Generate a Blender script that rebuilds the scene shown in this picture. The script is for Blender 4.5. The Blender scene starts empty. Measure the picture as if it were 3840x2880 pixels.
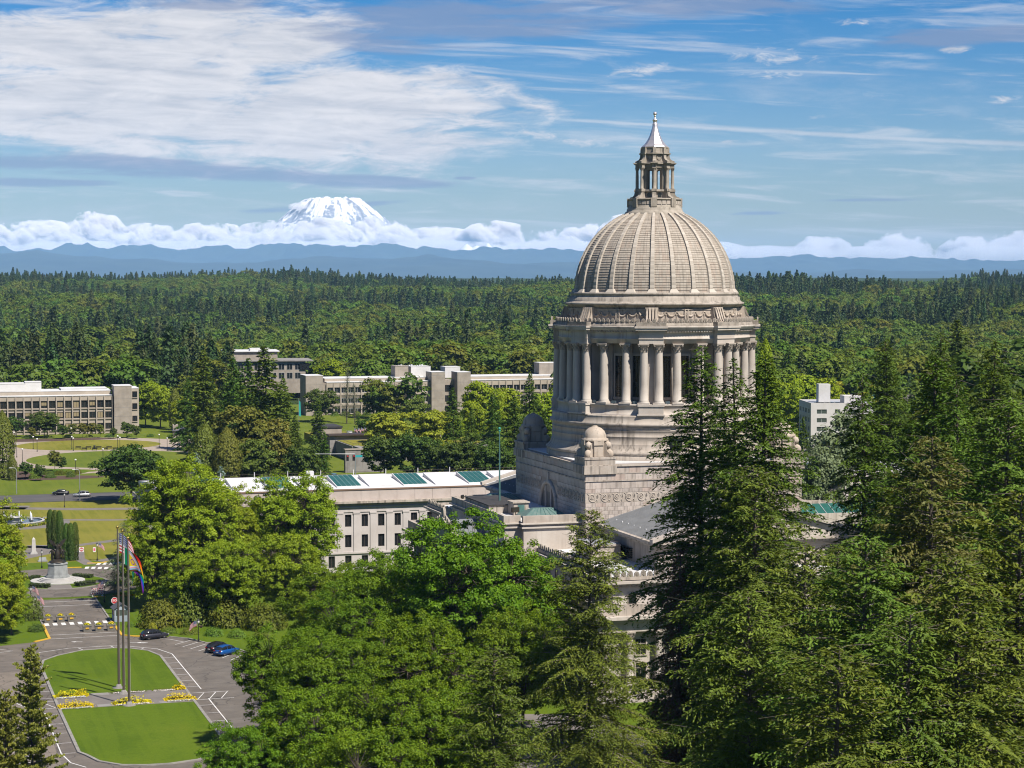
import bpy, math, random
import numpy as np
from mathutils import Vector, Matrix, Euler
R = math.radians
S = bpy.context.scene
C = S.collection

# ------------------------------------------------------------------ camera, world, sun, exposure
# Campus frame: origin under the dome, +X south, +Y east (into the picture), metres.
CAM = Vector((-124.9, -326.75, 60.0)); YAW = R(-17.0)
cam = bpy.data.cameras.new('camera'); cam.sensor_width = 36.0; cam.lens = 73.0
cam.clip_start = 1.0; cam.clip_end = 250000.0
camo = bpy.data.objects.new('camera', cam); C.objects.link(camo)
camo.location = CAM; camo.rotation_euler = (R(90 - 2.94), 0, YAW)
S.camera = camo
FW = Vector((math.sin(-YAW), math.cos(YAW), 0)); RT = Vector((math.cos(YAW), math.sin(YAW), 0))

SUN_EL, SUN_AZ = 52.0, 154.3           # azimuth clockwise from +Y
sd = Vector((math.cos(R(SUN_EL))*math.sin(R(SUN_AZ)), math.cos(R(SUN_EL))*math.cos(R(SUN_AZ)), math.sin(R(SUN_EL))))
sl = bpy.data.lights.new('sun', 'SUN'); sl.energy = 5.0; sl.angle = R(0.5); sl.color = (1.0, 0.94, 0.85)
so = bpy.data.objects.new('sun', sl); C.objects.link(so); so.rotation_euler = sd.to_track_quat('Z', 'Y').to_euler()
so.location = (0, 0, 300)

S.render.engine = 'CYCLES'
S.cycles.use_denoising = True; S.cycles.filter_width = 1.1
S.cycles.max_bounces = 9; S.cycles.diffuse_bounces = 2; S.cycles.glossy_bounces = 2
S.cycles.transmission_bounces = 3; S.cycles.transparent_max_bounces = 6; S.cycles.volume_bounces = 6
S.view_settings.view_transform = 'Standard'; S.view_settings.look = 'None'
S.view_settings.gamma = 1.0; S.view_settings.exposure = 0.80; S.view_settings.use_curve_mapping = False

W = bpy.data.worlds.new('World'); S.world = W; W.use_nodes = True

class NT:
    """small helper for node trees"""
    def __init__(s, tree): s.t = tree; s.t.nodes.clear()
    def n(s, typ, **k):
        nd = s.t.nodes.new(typ)
        for a, b in k.items():
            if a.startswith('i_'):
                key = a[2:]; key = int(key) if key.isdigit() else key.replace('_', ' ')
                s.put(nd.inputs[key], b)
            else: setattr(nd, a, b)
        return nd
    def put(s, sock, v):
        if isinstance(v, bpy.types.NodeSocket): s.t.links.new(v, sock)
        elif isinstance(v, bpy.types.Node): s.t.links.new(v.outputs[0], sock)
        else: sock.default_value = v
    def m(s, op, a, b=None, c=None, clamp=False):
        nd = s.t.nodes.new('ShaderNodeMath'); nd.operation = op; nd.use_clamp = clamp
        s.put(nd.inputs[0], a)
        if b is not None: s.put(nd.inputs[1], b)
        if c is not None: s.put(nd.inputs[2], c)
        return nd.outputs[0]
    def ss(s, v, lo, hi, a=0.0, b=1.0):
        nd = s.t.nodes.new('ShaderNodeMapRange'); nd.interpolation_type = 'SMOOTHSTEP'
        s.put(nd.inputs[0], v); s.put(nd.inputs[1], lo); s.put(nd.inputs[2], hi); s.put(nd.inputs[3], a); s.put(nd.inputs[4], b)
        return nd.outputs[0]
    def mix(s, f, a, b, typ='MIX'):
        nd = s.t.nodes.new('ShaderNodeMix'); nd.data_type = 'RGBA'; nd.blend_type = typ
        s.put(nd.inputs[0], f); s.put(nd.inputs[6], a); s.put(nd.inputs[7], b)
        return nd.outputs[2]
    def noise(s, vec, scale, detail=4.0, rough=0.55, dist=0.0):
        nd = s.t.nodes.new('ShaderNodeTexNoise'); s.put(nd.inputs['Scale'], scale)
        nd.inputs['Detail'].default_value = detail; nd.inputs['Roughness'].default_value = rough; nd.inputs['Distortion'].default_value = dist
        if vec is not None: s.put(nd.inputs['Vector'], vec)
        return nd.outputs[0]
    def xyz(s, x, y, z=0.0):
        nd = s.t.nodes.new('ShaderNodeCombineXYZ')
        s.put(nd.inputs[0], x); s.put(nd.inputs[1], y); s.put(nd.inputs[2], z); return nd.outputs[0]

def col(c): return (c[0], c[1], c[2], 1.0)

def build_world():
    N = NT(W.node_tree)
    sky = N.n('ShaderNodeTexSky', sky_type='NISHITA', sun_disc=False)
    sky.sun_elevation = R(SUN_EL); sky.sun_rotation = R(SUN_AZ)
    sky.altitude = 100.0; sky.air_density = 1.0; sky.dust_density = 0.25; sky.ozone_density = 2.5
    tc = N.n('ShaderNodeTexCoord')
    sep = N.n('ShaderNodeSeparateXYZ', i_0=tc.outputs['Generated'])
    x, y, z = sep.outputs
    az = N.m('MULTIPLY', N.m('ARCTAN2', x, y), 57.29578)          # degrees clockwise from +Y
    A = N.m('SUBTRACT', az, 17.0)
    E = N.m('MULTIPLY', N.m('ARCSINE', z), 57.29578)
    # cirrus: streaky noise, stretched along the horizon
    v1 = N.xyz(N.m('MULTIPLY', A, 0.16), N.m('MULTIPLY', E, 0.62), 0.0)
    n1 = N.noise(v1, 1.0, 9.0, 0.62, 0.9)
    v2 = N.xyz(N.m('ADD', N.m('MULTIPLY', A, 0.55), N.m('MULTIPLY', E, 0.35)), N.m('SUBTRACT', N.m('MULTIPLY', E, 2.3), N.m('MULTIPLY', A, 0.10)), 3.7)
    n2 = N.noise(v2, 1.0, 9.0, 0.66, 0.5)
    v3 = N.xyz(N.m('MULTIPLY', A, 0.30), N.m('MULTIPLY', E, 3.2), 9.1)
    n3 = N.noise(v3, 1.0, 7.0, 0.58, 0.3)
    def blob(a0, e0, ra, re, tilt=0.0):
        da = N.m('DIVIDE', N.m('SUBTRACT', A, a0), ra)
        ee = N.m('SUBTRACT', E, e0)
        if tilt: ee = N.m('SUBTRACT', ee, N.m('MULTIPLY', N.m('SUBTRACT', A, a0), tilt))
        de = N.m('DIVIDE', ee, re)
        return N.m('SUBTRACT', 1.0, N.m('ADD', N.m('MULTIPLY', da, da), N.m('MULTIPLY', de, de)))
    def mx(l):
        r = l[0]
        for q in l[1:]: r = N.m('MAXIMUM', r, q)
        return r
    # bright sheet of cirrostratus at the left
    big = mx([blob(-10.6, 4.5, 7.5, 1.45, -0.03), blob(-5.6, 4.2, 6.2, 1.7, 0.03), blob(-9.0, 6.3, 5.0, 1.5, 0.1), blob(-3.4, 4.9, 4.6, 1.1, -0.06), blob(-12.5, 6.2, 3.6, 0.9)])
    nn = N.m('ADD', N.m('MULTIPLY', N.m('SUBTRACT', n1, 0.5), 2.6), N.m('MULTIPLY', N.m('SUBTRACT', n2, 0.5), 2.2))
    mbig = N.ss(N.m('ADD', big, N.m('MULTIPLY', nn, 0.95)), -0.15, 0.75)
    # thin veil and wisps everywhere
    veil = N.ss(N.m('ADD', n1, N.m('MULTIPLY', N.m('SUBTRACT', n2, 0.5), 0.5)), 0.47, 0.88)
    hi = N.ss(E, 2.0, 5.0, 0.50, 0.30)
    v5 = N.xyz(N.m('MULTIPLY', A, .22), N.m('ADD', N.m('MULTIPLY', E, 2.6), N.m('MULTIPLY', A, .12)), 5.5)
    n5 = N.noise(v5, 1.0, 8.0, 0.6, 0.6)
    mveil = N.m('MAXIMUM', N.m('MULTIPLY', veil, hi), N.m('MULTIPLY', N.ss(n5, .47, .72), .55))
    puffs = mx([blob(6.9, 5.98, 1.5, 0.28, -0.05), blob(3.6, 5.65, 1.1, 0.20, 0.09), blob(7.3, 5.5, 1.1, 0.18, 0.05), blob(1.3, 3.85, 1.9, 0.22, -0.12),
                blob(5.9, 3.66, .45, .14), blob(8.4, 4.35, .4, .12), blob(9.2, 6.85, .6, .12), blob(12.0, 6.1, .5, .12), blob(13.2, 4.75, .5, .15, .1)])
    v4 = N.xyz(N.m('ADD', N.m('MULTIPLY', A, 1.5), N.m('MULTIPLY', E, .8)), N.m('SUBTRACT', N.m('MULTIPLY', E, 4.4), N.m('MULTIPLY', A, .35)), 1.3)
    n4 = N.noise(v4, 1.0, 9.0, 0.68, 0.7)
    mpuff = N.m('MULTIPLY', N.ss(N.m('ADD', N.m('MULTIPLY', puffs, .9), N.m('MULTIPLY', N.m('SUBTRACT', n4, 0.5), 6.0)), 0.0, 2.2), N.ss(puffs, -1.6, 0.3))
    # contrail
    ce = N.m('ADD', N.m('SUBTRACT', E, 4.42), N.m('MULTIPLY', N.m('SUBTRACT', A, 0.0), 0.064))
    wid = N.ss(A, 0.0, 14.0, 0.045, 0.085)
    ctr = N.m('MULTIPLY', N.ss(N.m('ABSOLUTE', N.m('ADD', ce, N.m('MULTIPLY', N.m('SUBTRACT', n2, .5), .14))), N.m('MULTIPLY', wid, 1.4), N.m('MULTIPLY', wid, .2)), N.m('MULTIPLY', N.ss(A, -1.5, 3.0, 0.0, 0.55), N.ss(A, 15.0, 24.0, 1.0, 0.0)))
    # grey altocumulus lenses in shade
    grey = mx([blob(-11.2, 3.05, 5.6, 0.36, -0.035), blob(-5.5, 2.68, 5.0, 0.24, -0.05), blob(-1.6, 7.0, 5.5, 0.75, 0.02), blob(-12.8, 2.55, 2.6, .14), blob(-8.5, 7.5, 2.6, .35), blob(5.0, 7.45, 4.2, .45), blob(-3.8, 6.4, 1.9, .3, -.05),
               blob(-5.2, 1.92, 2.3, .13, .07), blob(-1.3, 2.72, .35, .05), blob(6.9, 1.75, 1.0, .07, .02), blob(12.5, 6.4, 3.0, .35, .04), blob(9.5, 2.1, 2.2, .06)])
    mgrey = N.m('MULTIPLY', N.ss(N.m('ADD', grey, N.m('MULTIPLY', N.m('SUBTRACT', n3, 0.5), 3.2)), -0.05, 0.9), N.ss(grey, -1.0, 0.3, 0.0, 0.8))
    white = N.m('MAXIMUM', N.m('MAXIMUM', mbig, mveil), N.m('MAXIMUM', mpuff, ctr), clamp=True)
    hs = N.n('ShaderNodeHueSaturation', i_Color=sky.outputs[0]); hs.inputs['Saturation'].default_value = 1.85; hs.inputs['Value'].default_value = 0.80
    skyc = N.mix(1.0, hs.outputs[0], (0.86, 0.88, 1.14, 1), 'MULTIPLY')
    K = SKY_STRENGTH = 0.056
    wc = N.mix(N.ss(N.m('ADD', N.m('MULTIPLY', n2, .5), N.m('MULTIPLY', n5, .5)), .30, .68), (0.31/K, 0.325/K, 0.365/K, 1), (0.50/K, 0.487/K, 0.495/K, 1))
    gc = (0.145/K, 0.18/K, 0.275/K, 1)
    below = N.ss(E, -1.5, -0.2)
    c1 = N.mix(N.m('MULTIPLY', white, below), skyc, wc)
    c2 = N.mix(N.m('MULTIPLY', mgrey, N.m('MULTIPLY', below, 0.85)), c1, gc)
    bg = N.n('ShaderNodeBackground', i_Color=c2, i_Strength=K)
    out = N.n('ShaderNodeOutputWorld'); W.node_tree.links.new(bg.outputs[0], out.inputs['Surface'])
build_world()

# ------------------------------------------------------------------ helpers
class MB:
    """collects shapes into one mesh"""
    def __init__(s): s.v = []; s.f = []; s.sm = []
    def add(s, v, f, smooth=False):
        o = len(s.v); s.v += [tuple(p) for p in v]; s.f += [tuple(i + o for i in q) for q in f]; s.sm += [smooth]*len(f); return s
    def box(s, x0, x1, y0, y1, z0, z1, rot=0.0, c=None):
        p = [(x, y, z) for z in (z0, z1) for y in (y0, y1) for x in (x0, x1)]
        if rot:
            cx, cy = c if c else ((x0 + x1)/2, (y0 + y1)/2); k, q = math.cos(rot), math.sin(rot)
            p = [(cx + (a - cx)*k - (b - cy)*q, cy + (a - cx)*q + (b - cy)*k, z) for a, b, z in p]
        return s.add(p, [(0, 2, 3, 1), (4, 5, 7, 6), (0, 1, 5, 4), (1, 3, 7, 5), (3, 2, 6, 7), (2, 0, 4, 6)])
    def prism(s, poly, z0, z1, cap=True):
        n = len(poly); a = sum(poly[i][0]*poly[(i+1) % n][1] - poly[(i+1) % n][0]*poly[i][1] for i in range(n))
        if a < 0: poly = poly[::-1]
        v = [(x, y, z0) for x, y in poly] + [(x, y, z1) for x, y in poly]
        f = [(i, (i+1) % n, n + (i+1) % n, n + i) for i in range(n)]
        if cap: f += [tuple(range(n, 2*n)), tuple(range(n-1, -1, -1))]
        return s.add(v, f)
    def lathe(s, prof, n=24, c=(0, 0), a0=0.0, a1=None, smooth=True, cap=True):
        full = a1 is None; A1 = a0 + 2*math.pi if full else a1; m = n if full else n + 1
        v = []
        for r, z in prof:
            for i in range(m):
                a = a0 + (A1 - a0)*i/n; v.append((c[0] + r*math.cos(a), c[1] + r*math.sin(a), z))
        f = []
        for j in range(len(prof) - 1):
            for i in range(n):
                k = (i + 1) % m; f.append((j*m + i, j*m + k, (j+1)*m + k, (j+1)*m + i))
        s.add(v, f, smooth)
        if full and cap:
            if prof[-1][0] > 1e-3: s.add([v[(len(prof)-1)*m + i] for i in range(m)], [tuple(range(m))])
            if prof[0][0] > 1e-3: s.add([v[i] for i in range(m)], [tuple(range(m-1, -1, -1))])
        return s
    def tube(s, pts, rad, n=6, smooth=True, cap=True):
        pts = [Vector(p) for p in pts]
        if not hasattr(rad, '__len__'): rad = [rad]*len(pts)
        v = []
        for i, p in enumerate(pts):
            d = (pts[min(i+1, len(pts)-1)] - pts[max(i-1, 0)]).normalized()
            a = Vector((0, 0, 1)) if abs(d.z) < 0.95 else Vector((1, 0, 0))
            u = d.cross(a).normalized(); w = u.cross(d)
            for k in range(n):
                t = 2*math.pi*k/n; v.append(p + (u*math.cos(t) + w*math.sin(t))*rad[i])
        f = [(j*n + k, j*n + (k+1) % n, (j+1)*n + (k+1) % n, (j+1)*n + k) for j in range(len(pts)-1) for k in range(n)]
        s.add(v, f, smooth)
        if cap: s.add([v[k] for k in range(n)], [tuple(range(n))]); s.add([v[-n + k] for k in range(n)], [tuple(range(n-1, -1, -1))])
        return s
    def ball(s, c, r, nu=10, nv=6, sx=1, sy=1, sz=1):
        v = [(c[0], c[1], c[2] - r*sz)]
        for j in range(1, nv):
            t = math.pi*j/nv - math.pi/2
            for i in range(nu):
                a = 2*math.pi*i/nu; v.append((c[0] + r*sx*math.cos(t)*math.cos(a), c[1] + r*sy*math.cos(t)*math.sin(a), c[2] + r*sz*math.sin(t)))
        v.append((c[0], c[1], c[2] + r*sz)); L = len(v) - 1
        f = [(0, 1 + (i+1) % nu, 1 + i) for i in range(nu)]
        for j in range(nv - 2):
            b = 1 + j*nu
            f += [(b + i, b + (i+1) % nu, b + nu + (i+1) % nu, b + nu + i) for i in range(nu)]
        b = 1 + (nv-2)*nu; f += [(b + i, b + (i+1) % nu, L) for i in range(nu)]
        return s.add(v, f, True)
    def torus(s, c, Rr, r, axis='y', a0=0, a1=2*math.pi, n=14, m=5, rr=None):
        full = abs(a1 - a0 - 2*math.pi) < 1e-4; k = n if full else n + 1
        v = []
        for i in range(k):
            a = a0 + (a1 - a0)*i/n; q = r if rr is None else r + (rr - r)*i/n
            for j in range(m):
                b = 2*math.pi*j/m; d = Rr + q*math.cos(b); x, z, y = d*math.cos(a), d*math.sin(a), q*math.sin(b)
                v.append({'y': (c[0] + x, c[1] + y, c[2] + z), 'x': (c[0] + y, c[1] + x, c[2] + z), 'z': (c[0] + x, c[1] + z, c[2] + y)}[axis])
        f = [(i*m + j, i*m + (j+1) % m, ((i+1) % k)*m + (j+1) % m, ((i+1) % k)*m + j) for i in range(n) for j in range(m)]
        return s.add(v, f, True)
    def loft(s, profs, smooth=False, close=True):
        n = len(profs[0]); v = [p for q in profs for p in q]; e = n if close else n - 1
        f = [(j*n + i, j*n + (i+1) % n, (j+1)*n + (i+1) % n, (j+1)*n + i) for j in range(len(profs)-1) for i in range(e)]
        s.add(v, f, smooth)
        if close: s.add(profs[0], [tuple(range(n-1, -1, -1))]); s.add(profs[-1], [tuple(range(n))])
        return s
    def mesh(s, name, mat):
        me = bpy.data.meshes.new(name); me.from_pydata(s.v, [], s.f)
        if any(s.sm): me.polygons.foreach_set('use_smooth', s.sm)
        if mat: me.materials.append(mat)
        me.update(); return me
    def build(s, name, mat, parent=None, loc=None, rz=0.0): return link(name, s.mesh(name, mat), parent, loc, rz)

def link(name, me, parent=None, loc=None, rz=0.0, sc=None, rot=None):
    o = bpy.data.objects.new(name, me); C.objects.link(o)
    if parent: o.parent = parent
    if loc: o.location = loc
    if rot: o.rotation_euler = rot
    elif rz: o.rotation_euler = (0, 0, rz)
    if sc: o.scale = sc if hasattr(sc, '__len__') else (sc, sc, sc)
    return o
def tag(o, label, cat, group=None):
    o['label'] = label; o['category'] = cat
    if group: o['group'] = group
    return o
def thing(name, label, cat, loc=(0, 0, 0), rz=0.0, group=None, sc=None):
    o = link(name, None, None, loc, rz, sc); o.empty_display_size = 0.5
    return tag(o, label, cat, group)
def struct(o, kind='structure'): o['kind'] = kind; return o
def dup(root, loc, rz=0.0, label=None, group=None, sc=None):
    def cp(o, par):
        c = o.copy(); C.objects.link(c); c.parent = par
        for ch in o.children: cp(ch, c)
        return c
    r = cp(root, None); r.location = loc; r.rotation_euler = (0, 0, rz)
    if sc: r.scale = sc if hasattr(sc, '__len__') else (sc, sc, sc)
    if label: r['label'] = label
    if group: r['group'] = group
    return r

# ------------------------------------------------------------------ materials
KA = 0.72          # surfaces at their real-world albedo for this exposure
def dim(c): return tuple(q*KA for q in c)
def mat(name, c, rough=0.8, c2=None, scale=1.0, detail=5.0, lo=0.35, hi=0.7, bump=0.0, bscale=None, metal=0.0, spec=0.4, streak=None, stretch=(1, 1, 1), fine=0.0):
    c = dim(c); c2 = dim(c2) if c2 is not None else None
    m = bpy.data.materials.new(name); m.use_nodes = True; N = NT(m.node_tree)
    tc = N.n('ShaderNodeTexCoord'); vec = tc.outputs['Object']
    mp = N.n('ShaderNodeMapping', i_Vector=vec); mp.inputs['Scale'].default_value = stretch
    b = N.n('ShaderNodeBsdfPrincipled'); b.inputs['Roughness'].default_value = rough; b.inputs['Metallic'].default_value = metal
    b.inputs['Specular IOR Level'].default_value = spec
    cc = col(c)
    if c2 is not None:
        nz = N.noise(mp.outputs[0], scale, detail, 0.6); cc = N.mix(N.ss(nz, lo, hi), col(c), col(c2))
    if streak is not None:                    # rain streaks: long in z, short in x,y
        sp = N.n('ShaderNodeMapping', i_Vector=vec); sp.inputs['Scale'].default_value = (1, 1, streak.get('z', 0.06))
        s1 = N.noise(sp.outputs[0], streak.get('s', 1.6), 4.0, 0.65); s2 = N.noise(vec, streak.get('p', 0.16), 3.0, 0.5)
        f = N.m('MULTIPLY', N.ss(s1, streak.get('lo', .5), streak.get('hi', .72)), N.ss(s2, .36, .62)); f = N.m('MULTIPLY', f, streak.get('a', .6))
        cc = N.mix(f, cc, col(streak['c']))
    if fine:
        fz = N.noise(vec, 9.0, 3.0, 0.7); cc = N.mix(1.0, cc, N.mix(fz, (1-fine, 1-fine, 1-fine, 1), (1+fine, 1+fine, 1+fine, 1)), 'MULTIPLY')
    N.put(b.inputs['Base Color'], cc)
    if bump:
        bz = N.noise(vec, bscale or scale*6, 5.0, 0.65); bp = N.n('ShaderNodeBump', i_Height=bz); bp.inputs['Strength'].default_value = bump; bp.inputs['Distance'].default_value = 0.05
        N.put(b.inputs['Normal'], bp.outputs[0])
    o = N.n('ShaderNodeOutputMaterial'); m.node_tree.links.new(b.outputs[0], o.inputs[0]); return m

def leafmat(name, c, c2, trans=0.35, hue=0.10):
    """foliage: per-leaf and per-tree colour variation, a little light passing through"""
    m = bpy.data.materials.new(name); m.use_nodes = True; N = NT(m.node_tree)
    at = N.n('ShaderNodeAttribute', attribute_name='rnd'); oi = N.n('ShaderNodeObjectInfo'); tc = N.n('ShaderNodeTexCoord')
    nz = N.noise(tc.outputs['Object'], 0.33, 3.0, 0.6)
    f = N.m('ADD', N.m('MULTIPLY', at.outputs['Fac'], 0.55), N.m('MULTIPLY', N.ss(nz, .3, .7), 0.45))
    cc = N.mix(f, col(c), col(c2))
    g = N.m('ADD', 1.0 - hue, N.m('MULTIPLY', oi.outputs['Random'], 2*hue))
    g2 = N.m('ADD', 1.0 - hue*1.6, N.m('MULTIPLY', N.m('FRACT', N.m('MULTIPLY', oi.outputs['Random'], 7.31)), 3.2*hue))
    comb = N.n('ShaderNodeCombineColor'); N.put(comb.inputs[0], g2); N.put(comb.inputs[1], g); N.put(comb.inputs[2], g)
    cc = N.mix(1.0, cc, comb.outputs[0], 'MULTIPLY')
    d = N.n('ShaderNodeBsdfDiffuse', i_Color=cc); t = N.n('ShaderNodeBsdfTranslucent', i_Color=N.mix(1.0, cc, (1.25, 1.15, .55, 1), 'MULTIPLY'))
    gl = N.n('ShaderNodeBsdfGlossy'); gl.inputs['Roughness'].default_value = .55; gl.inputs['Color'].default_value = (.9, .95, .8, 1)
    mx = N.n('ShaderNodeMixShader'); mx.inputs[0].default_value = trans
    mg = N.n('ShaderNodeMixShader'); mg.inputs[0].default_value = 0.012
    L = m.node_tree.links.new
    L(d.outputs[0], mx.inputs[1]); L(t.outputs[0], mx.inputs[2]); L(mx.outputs[0], mg.inputs[1]); L(gl.outputs[0], mg.inputs[2])
    o = N.n('ShaderNodeOutputMaterial'); L(mg.outputs[0], o.inputs[0]); return m

ST = dict(c=(.10, .085, .07), s=1.5, z=.05, a=.85, lo=.46, hi=.66)
M = {}
M['stone'] = mat('sandstone', (0.514, 0.448, 0.379), .85, (0.400, 0.334, 0.274), .35, streak=ST, bump=.25, bscale=2.5, fine=.06)
M['stone_clean'] = mat('pale sandstone', (0.582, 0.520, 0.452), .85, (0.485, 0.417, 0.353), .3, streak=dict(c=(.19, .155, .125), s=1.2, z=.04, a=.6, lo=.46, hi=.68), bump=.15, bscale=3, fine=.05)
M['stone_warm'] = mat('warm sandstone', (0.532, 0.450, 0.369), .85, (0.432, 0.354, 0.277), .5, streak=dict(c=(.09, .075, .06), s=1.8, z=.07, a=.8), bump=.3, bscale=3, fine=.08)
M['stone_dark'] = mat('weathered sandstone', (.40, .345, .285), .9, (.22, .19, .155), .9, streak=dict(c=(.05, .045, .04), s=2.4, z=.09, a=.85), bump=.35, bscale=4, fine=.1)
M['stone_ledge'] = mat('ledge sandstone', (0.505, 0.439, 0.370), .85, (0.400, 0.338, 0.278), .4, streak=dict(c=(.09, .075, .06), s=1.3, z=.10, a=.85, lo=.44, hi=.66), bump=.25, bscale=3, fine=.07)
M['mortar'] = mat('stone joints', (.40, .34, .285), .95)
M['roofwhite'] = mat('white roof membrane', (.74, .73, .72), .7, (.62, .61, .60), .12, fine=.03)
M['metalroof'] = mat('grey seamed roof metal', (.235, .24, .245), .5, (.28, .285, .29), .5, metal=.2)
M['darkroof'] = mat('dark gravel roof', (.035, .033, .034), .95, (.055, .05, .05), 1.5)
M['copper'] = mat('green copper', (.065, .16, .15), .5, (.10, .21, .19), .8, spec=.5)
M['patina'] = mat('dull green skylight', (.10, .175, .16), .45, (.15, .215, .195), .9, spec=.4)
M['glassdark'] = mat('dark window glass', (.018, .020, .022), .12, spec=.6)
M['glassgreen'] = mat('teal skylight glass', (.022, .105, .088), .4, (.03, .13, .11), .4, spec=.25)
M['bronze'] = mat('bronze', (.075, .052, .036), .5, (.045, .055, .048), 2.0, metal=.6)
M['tin'] = mat('polished roof metal', (.86, .80, .77), .38, (.78, .71, .68), 1.5, metal=.75)
M['gold'] = mat('gold leaf', (.75, .50, .14), .3, metal=1.0)
def asphalt(name, c, c2):
    m = mat(name, c, .95, c2, .14, fine=.14, bump=.12, bscale=8); t = m.node_tree; L = t.links.new
    b = next(n for n in t.nodes if n.type == 'BSDF_PRINCIPLED'); src = b.inputs['Base Color'].links[0].from_socket; tc = next(n for n in t.nodes if n.type == 'TEX_COORD')
    def nd(k): return t.nodes.new(k)
    vo = nd('ShaderNodeTexVoronoi'); vo.feature = 'DISTANCE_TO_EDGE'; vo.inputs['Scale'].default_value = .16
    wn = nd('ShaderNodeTexNoise'); wn.inputs['Scale'].default_value = .5; wn.inputs['Detail'].default_value = 5; L(tc.outputs['Object'], wn.inputs['Vector'])
    ad = nd('ShaderNodeVectorMath'); ad.operation = 'MULTIPLY_ADD'; L(wn.outputs['Color'], ad.inputs[0]); ad.inputs[1].default_value = (2.2, 2.2, 0); L(tc.outputs['Object'], ad.inputs[2]); L(ad.outputs[0], vo.inputs['Vector'])
    r1 = nd('ShaderNodeMapRange'); L(vo.outputs['Distance'], r1.inputs[0]); r1.inputs[1].default_value = 0; r1.inputs[2].default_value = .018; r1.inputs[3].default_value = .5; r1.inputs[4].default_value = 1
    st = nd('ShaderNodeTexNoise'); st.inputs['Scale'].default_value = .35; st.inputs['Detail'].default_value = 7; st.inputs['Roughness'].default_value = .7; L(tc.outputs['Object'], st.inputs['Vector'])
    r2 = nd('ShaderNodeMapRange'); L(st.outputs[0], r2.inputs[0]); r2.inputs[1].default_value = .35; r2.inputs[2].default_value = .65; r2.inputs[3].default_value = .80; r2.inputs[4].default_value = 1.12
    mu = nd('ShaderNodeMath'); mu.operation = 'MULTIPLY'; L(r1.outputs[0], mu.inputs[0]); L(r2.outputs[0], mu.inputs[1])
    mx = nd('ShaderNodeVectorMath'); mx.operation = 'SCALE'; L(src, mx.inputs[0]); L(mu.outputs[0], mx.inputs['Scale']); L(mx.outputs[0], b.inputs['Base Color']); return m
M['asphalt'] = asphalt('asphalt', (.140, .118, .098), (.180, .153, .128))
M['asphalt_new'] = mat('dark asphalt', (.085, .08, .078), .95, (.11, .10, .098), .2, fine=.1)
M['pathgrey'] = mat('grey path', (.17, .15, .135), .95, (.21, .185, .165), .3, fine=.1)
M['pathtan'] = mat('tan paving', (.40, .325, .26), .95, (.34, .275, .215), .4, fine=.1)
M['concrete'] = mat('concrete', (.39, .335, .275), .9, (.30, .255, .205), .3, streak=dict(c=(.15, .13, .11), s=.9, z=.05, a=.55), fine=.07)
M['concrete_grey'] = mat('grey concrete', (.30, .28, .26), .9, (.22, .205, .19), .4, streak=dict(c=(.09, .08, .07), s=1., z=.06, a=.6), fine=.08)
M['precast'] = mat('cream precast', (.45, .385, .305), .9, (.38, .32, .25), .25, streak=dict(c=(.25, .21, .17), s=.9, z=.05, a=.4), fine=.04)
M['kerb'] = mat('kerb concrete', (.31, .29, .26), .95, (.22, .205, .185), .8, fine=.1)
M['paint'] = mat('white road paint', (.78, .77, .75), .8, (.60, .58, .55), 1.4, fine=.05)
M['yellow'] = mat('yellow kerb paint', (.68, .42, .035), .7, (.55, .32, .03), 1.5)
def grass(name, a, b, d, s1=.06):
    a, b, d = dim(a), dim(b), dim(d)
    m = bpy.data.materials.new(name); m.use_nodes = True; N = NT(m.node_tree); tc = N.n('ShaderNodeTexCoord'); vec = tc.outputs['Object']
    n1 = N.noise(vec, s1, 5, .6); n2 = N.noise(vec, 1.2, 4, .7); n3 = N.noise(vec, 5.0, 3, .7)
    mp = N.n('ShaderNodeMapping', i_Vector=vec); mp.inputs['Scale'].default_value = (.55, .02, 1); mp.inputs['Rotation'].default_value = (0, 0, R(4)); n4 = N.noise(mp.outputs[0], 1.3, 2, .5)
    c = N.mix(N.ss(N.m('ADD', N.m('MULTIPLY', n1, .7), N.m('MULTIPLY', n2, .3)), .38, .62), col(a), col(b))
    c = N.mix(N.ss(n4, .44, .56, 0, .6), c, col(b)); c = N.mix(N.ss(N.m('ADD', N.m('MULTIPLY', n1, .5), N.m('MULTIPLY', n3, .5)), .56, .72), c, col(d))
    c = N.mix(1.0, c, N.mix(n3, (.72, .72, .72, 1), (1.25, 1.25, 1.25, 1)), 'MULTIPLY')
    b_ = N.n('ShaderNodeBsdfPrincipled', i_Base_Color=c); b_.inputs['Roughness'].default_value = .95; b_.inputs['Specular IOR Level'].default_value = .1
    bp = N.n('ShaderNodeBump', i_Height=n3); bp.inputs['Strength'].default_value = .5; bp.inputs['Distance'].default_value = .1; N.put(b_.inputs['Normal'], bp.outputs[0])
    o = N.n('ShaderNodeOutputMaterial'); m.node_tree.links.new(b_.outputs[0], o.inputs[0]); return m
M['lawn'] = grass('mown lawn', (.072, .122, .006), (.105, .160, .009), (.16, .155, .022))
M['lawn_dry'] = grass('dry lawn', (.165, .170, .022), (.235, .215, .036), (.36, .26, .075), .045)
M['lawn_far'] = grass('sunny lawn', (.105, .145, .014), (.145, .180, .020), (.23, .20, .045), .05)
M['soil'] = mat('bark mulch', (.075, .042, .028), .95, (.11, .065, .042), 2.0)

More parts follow.
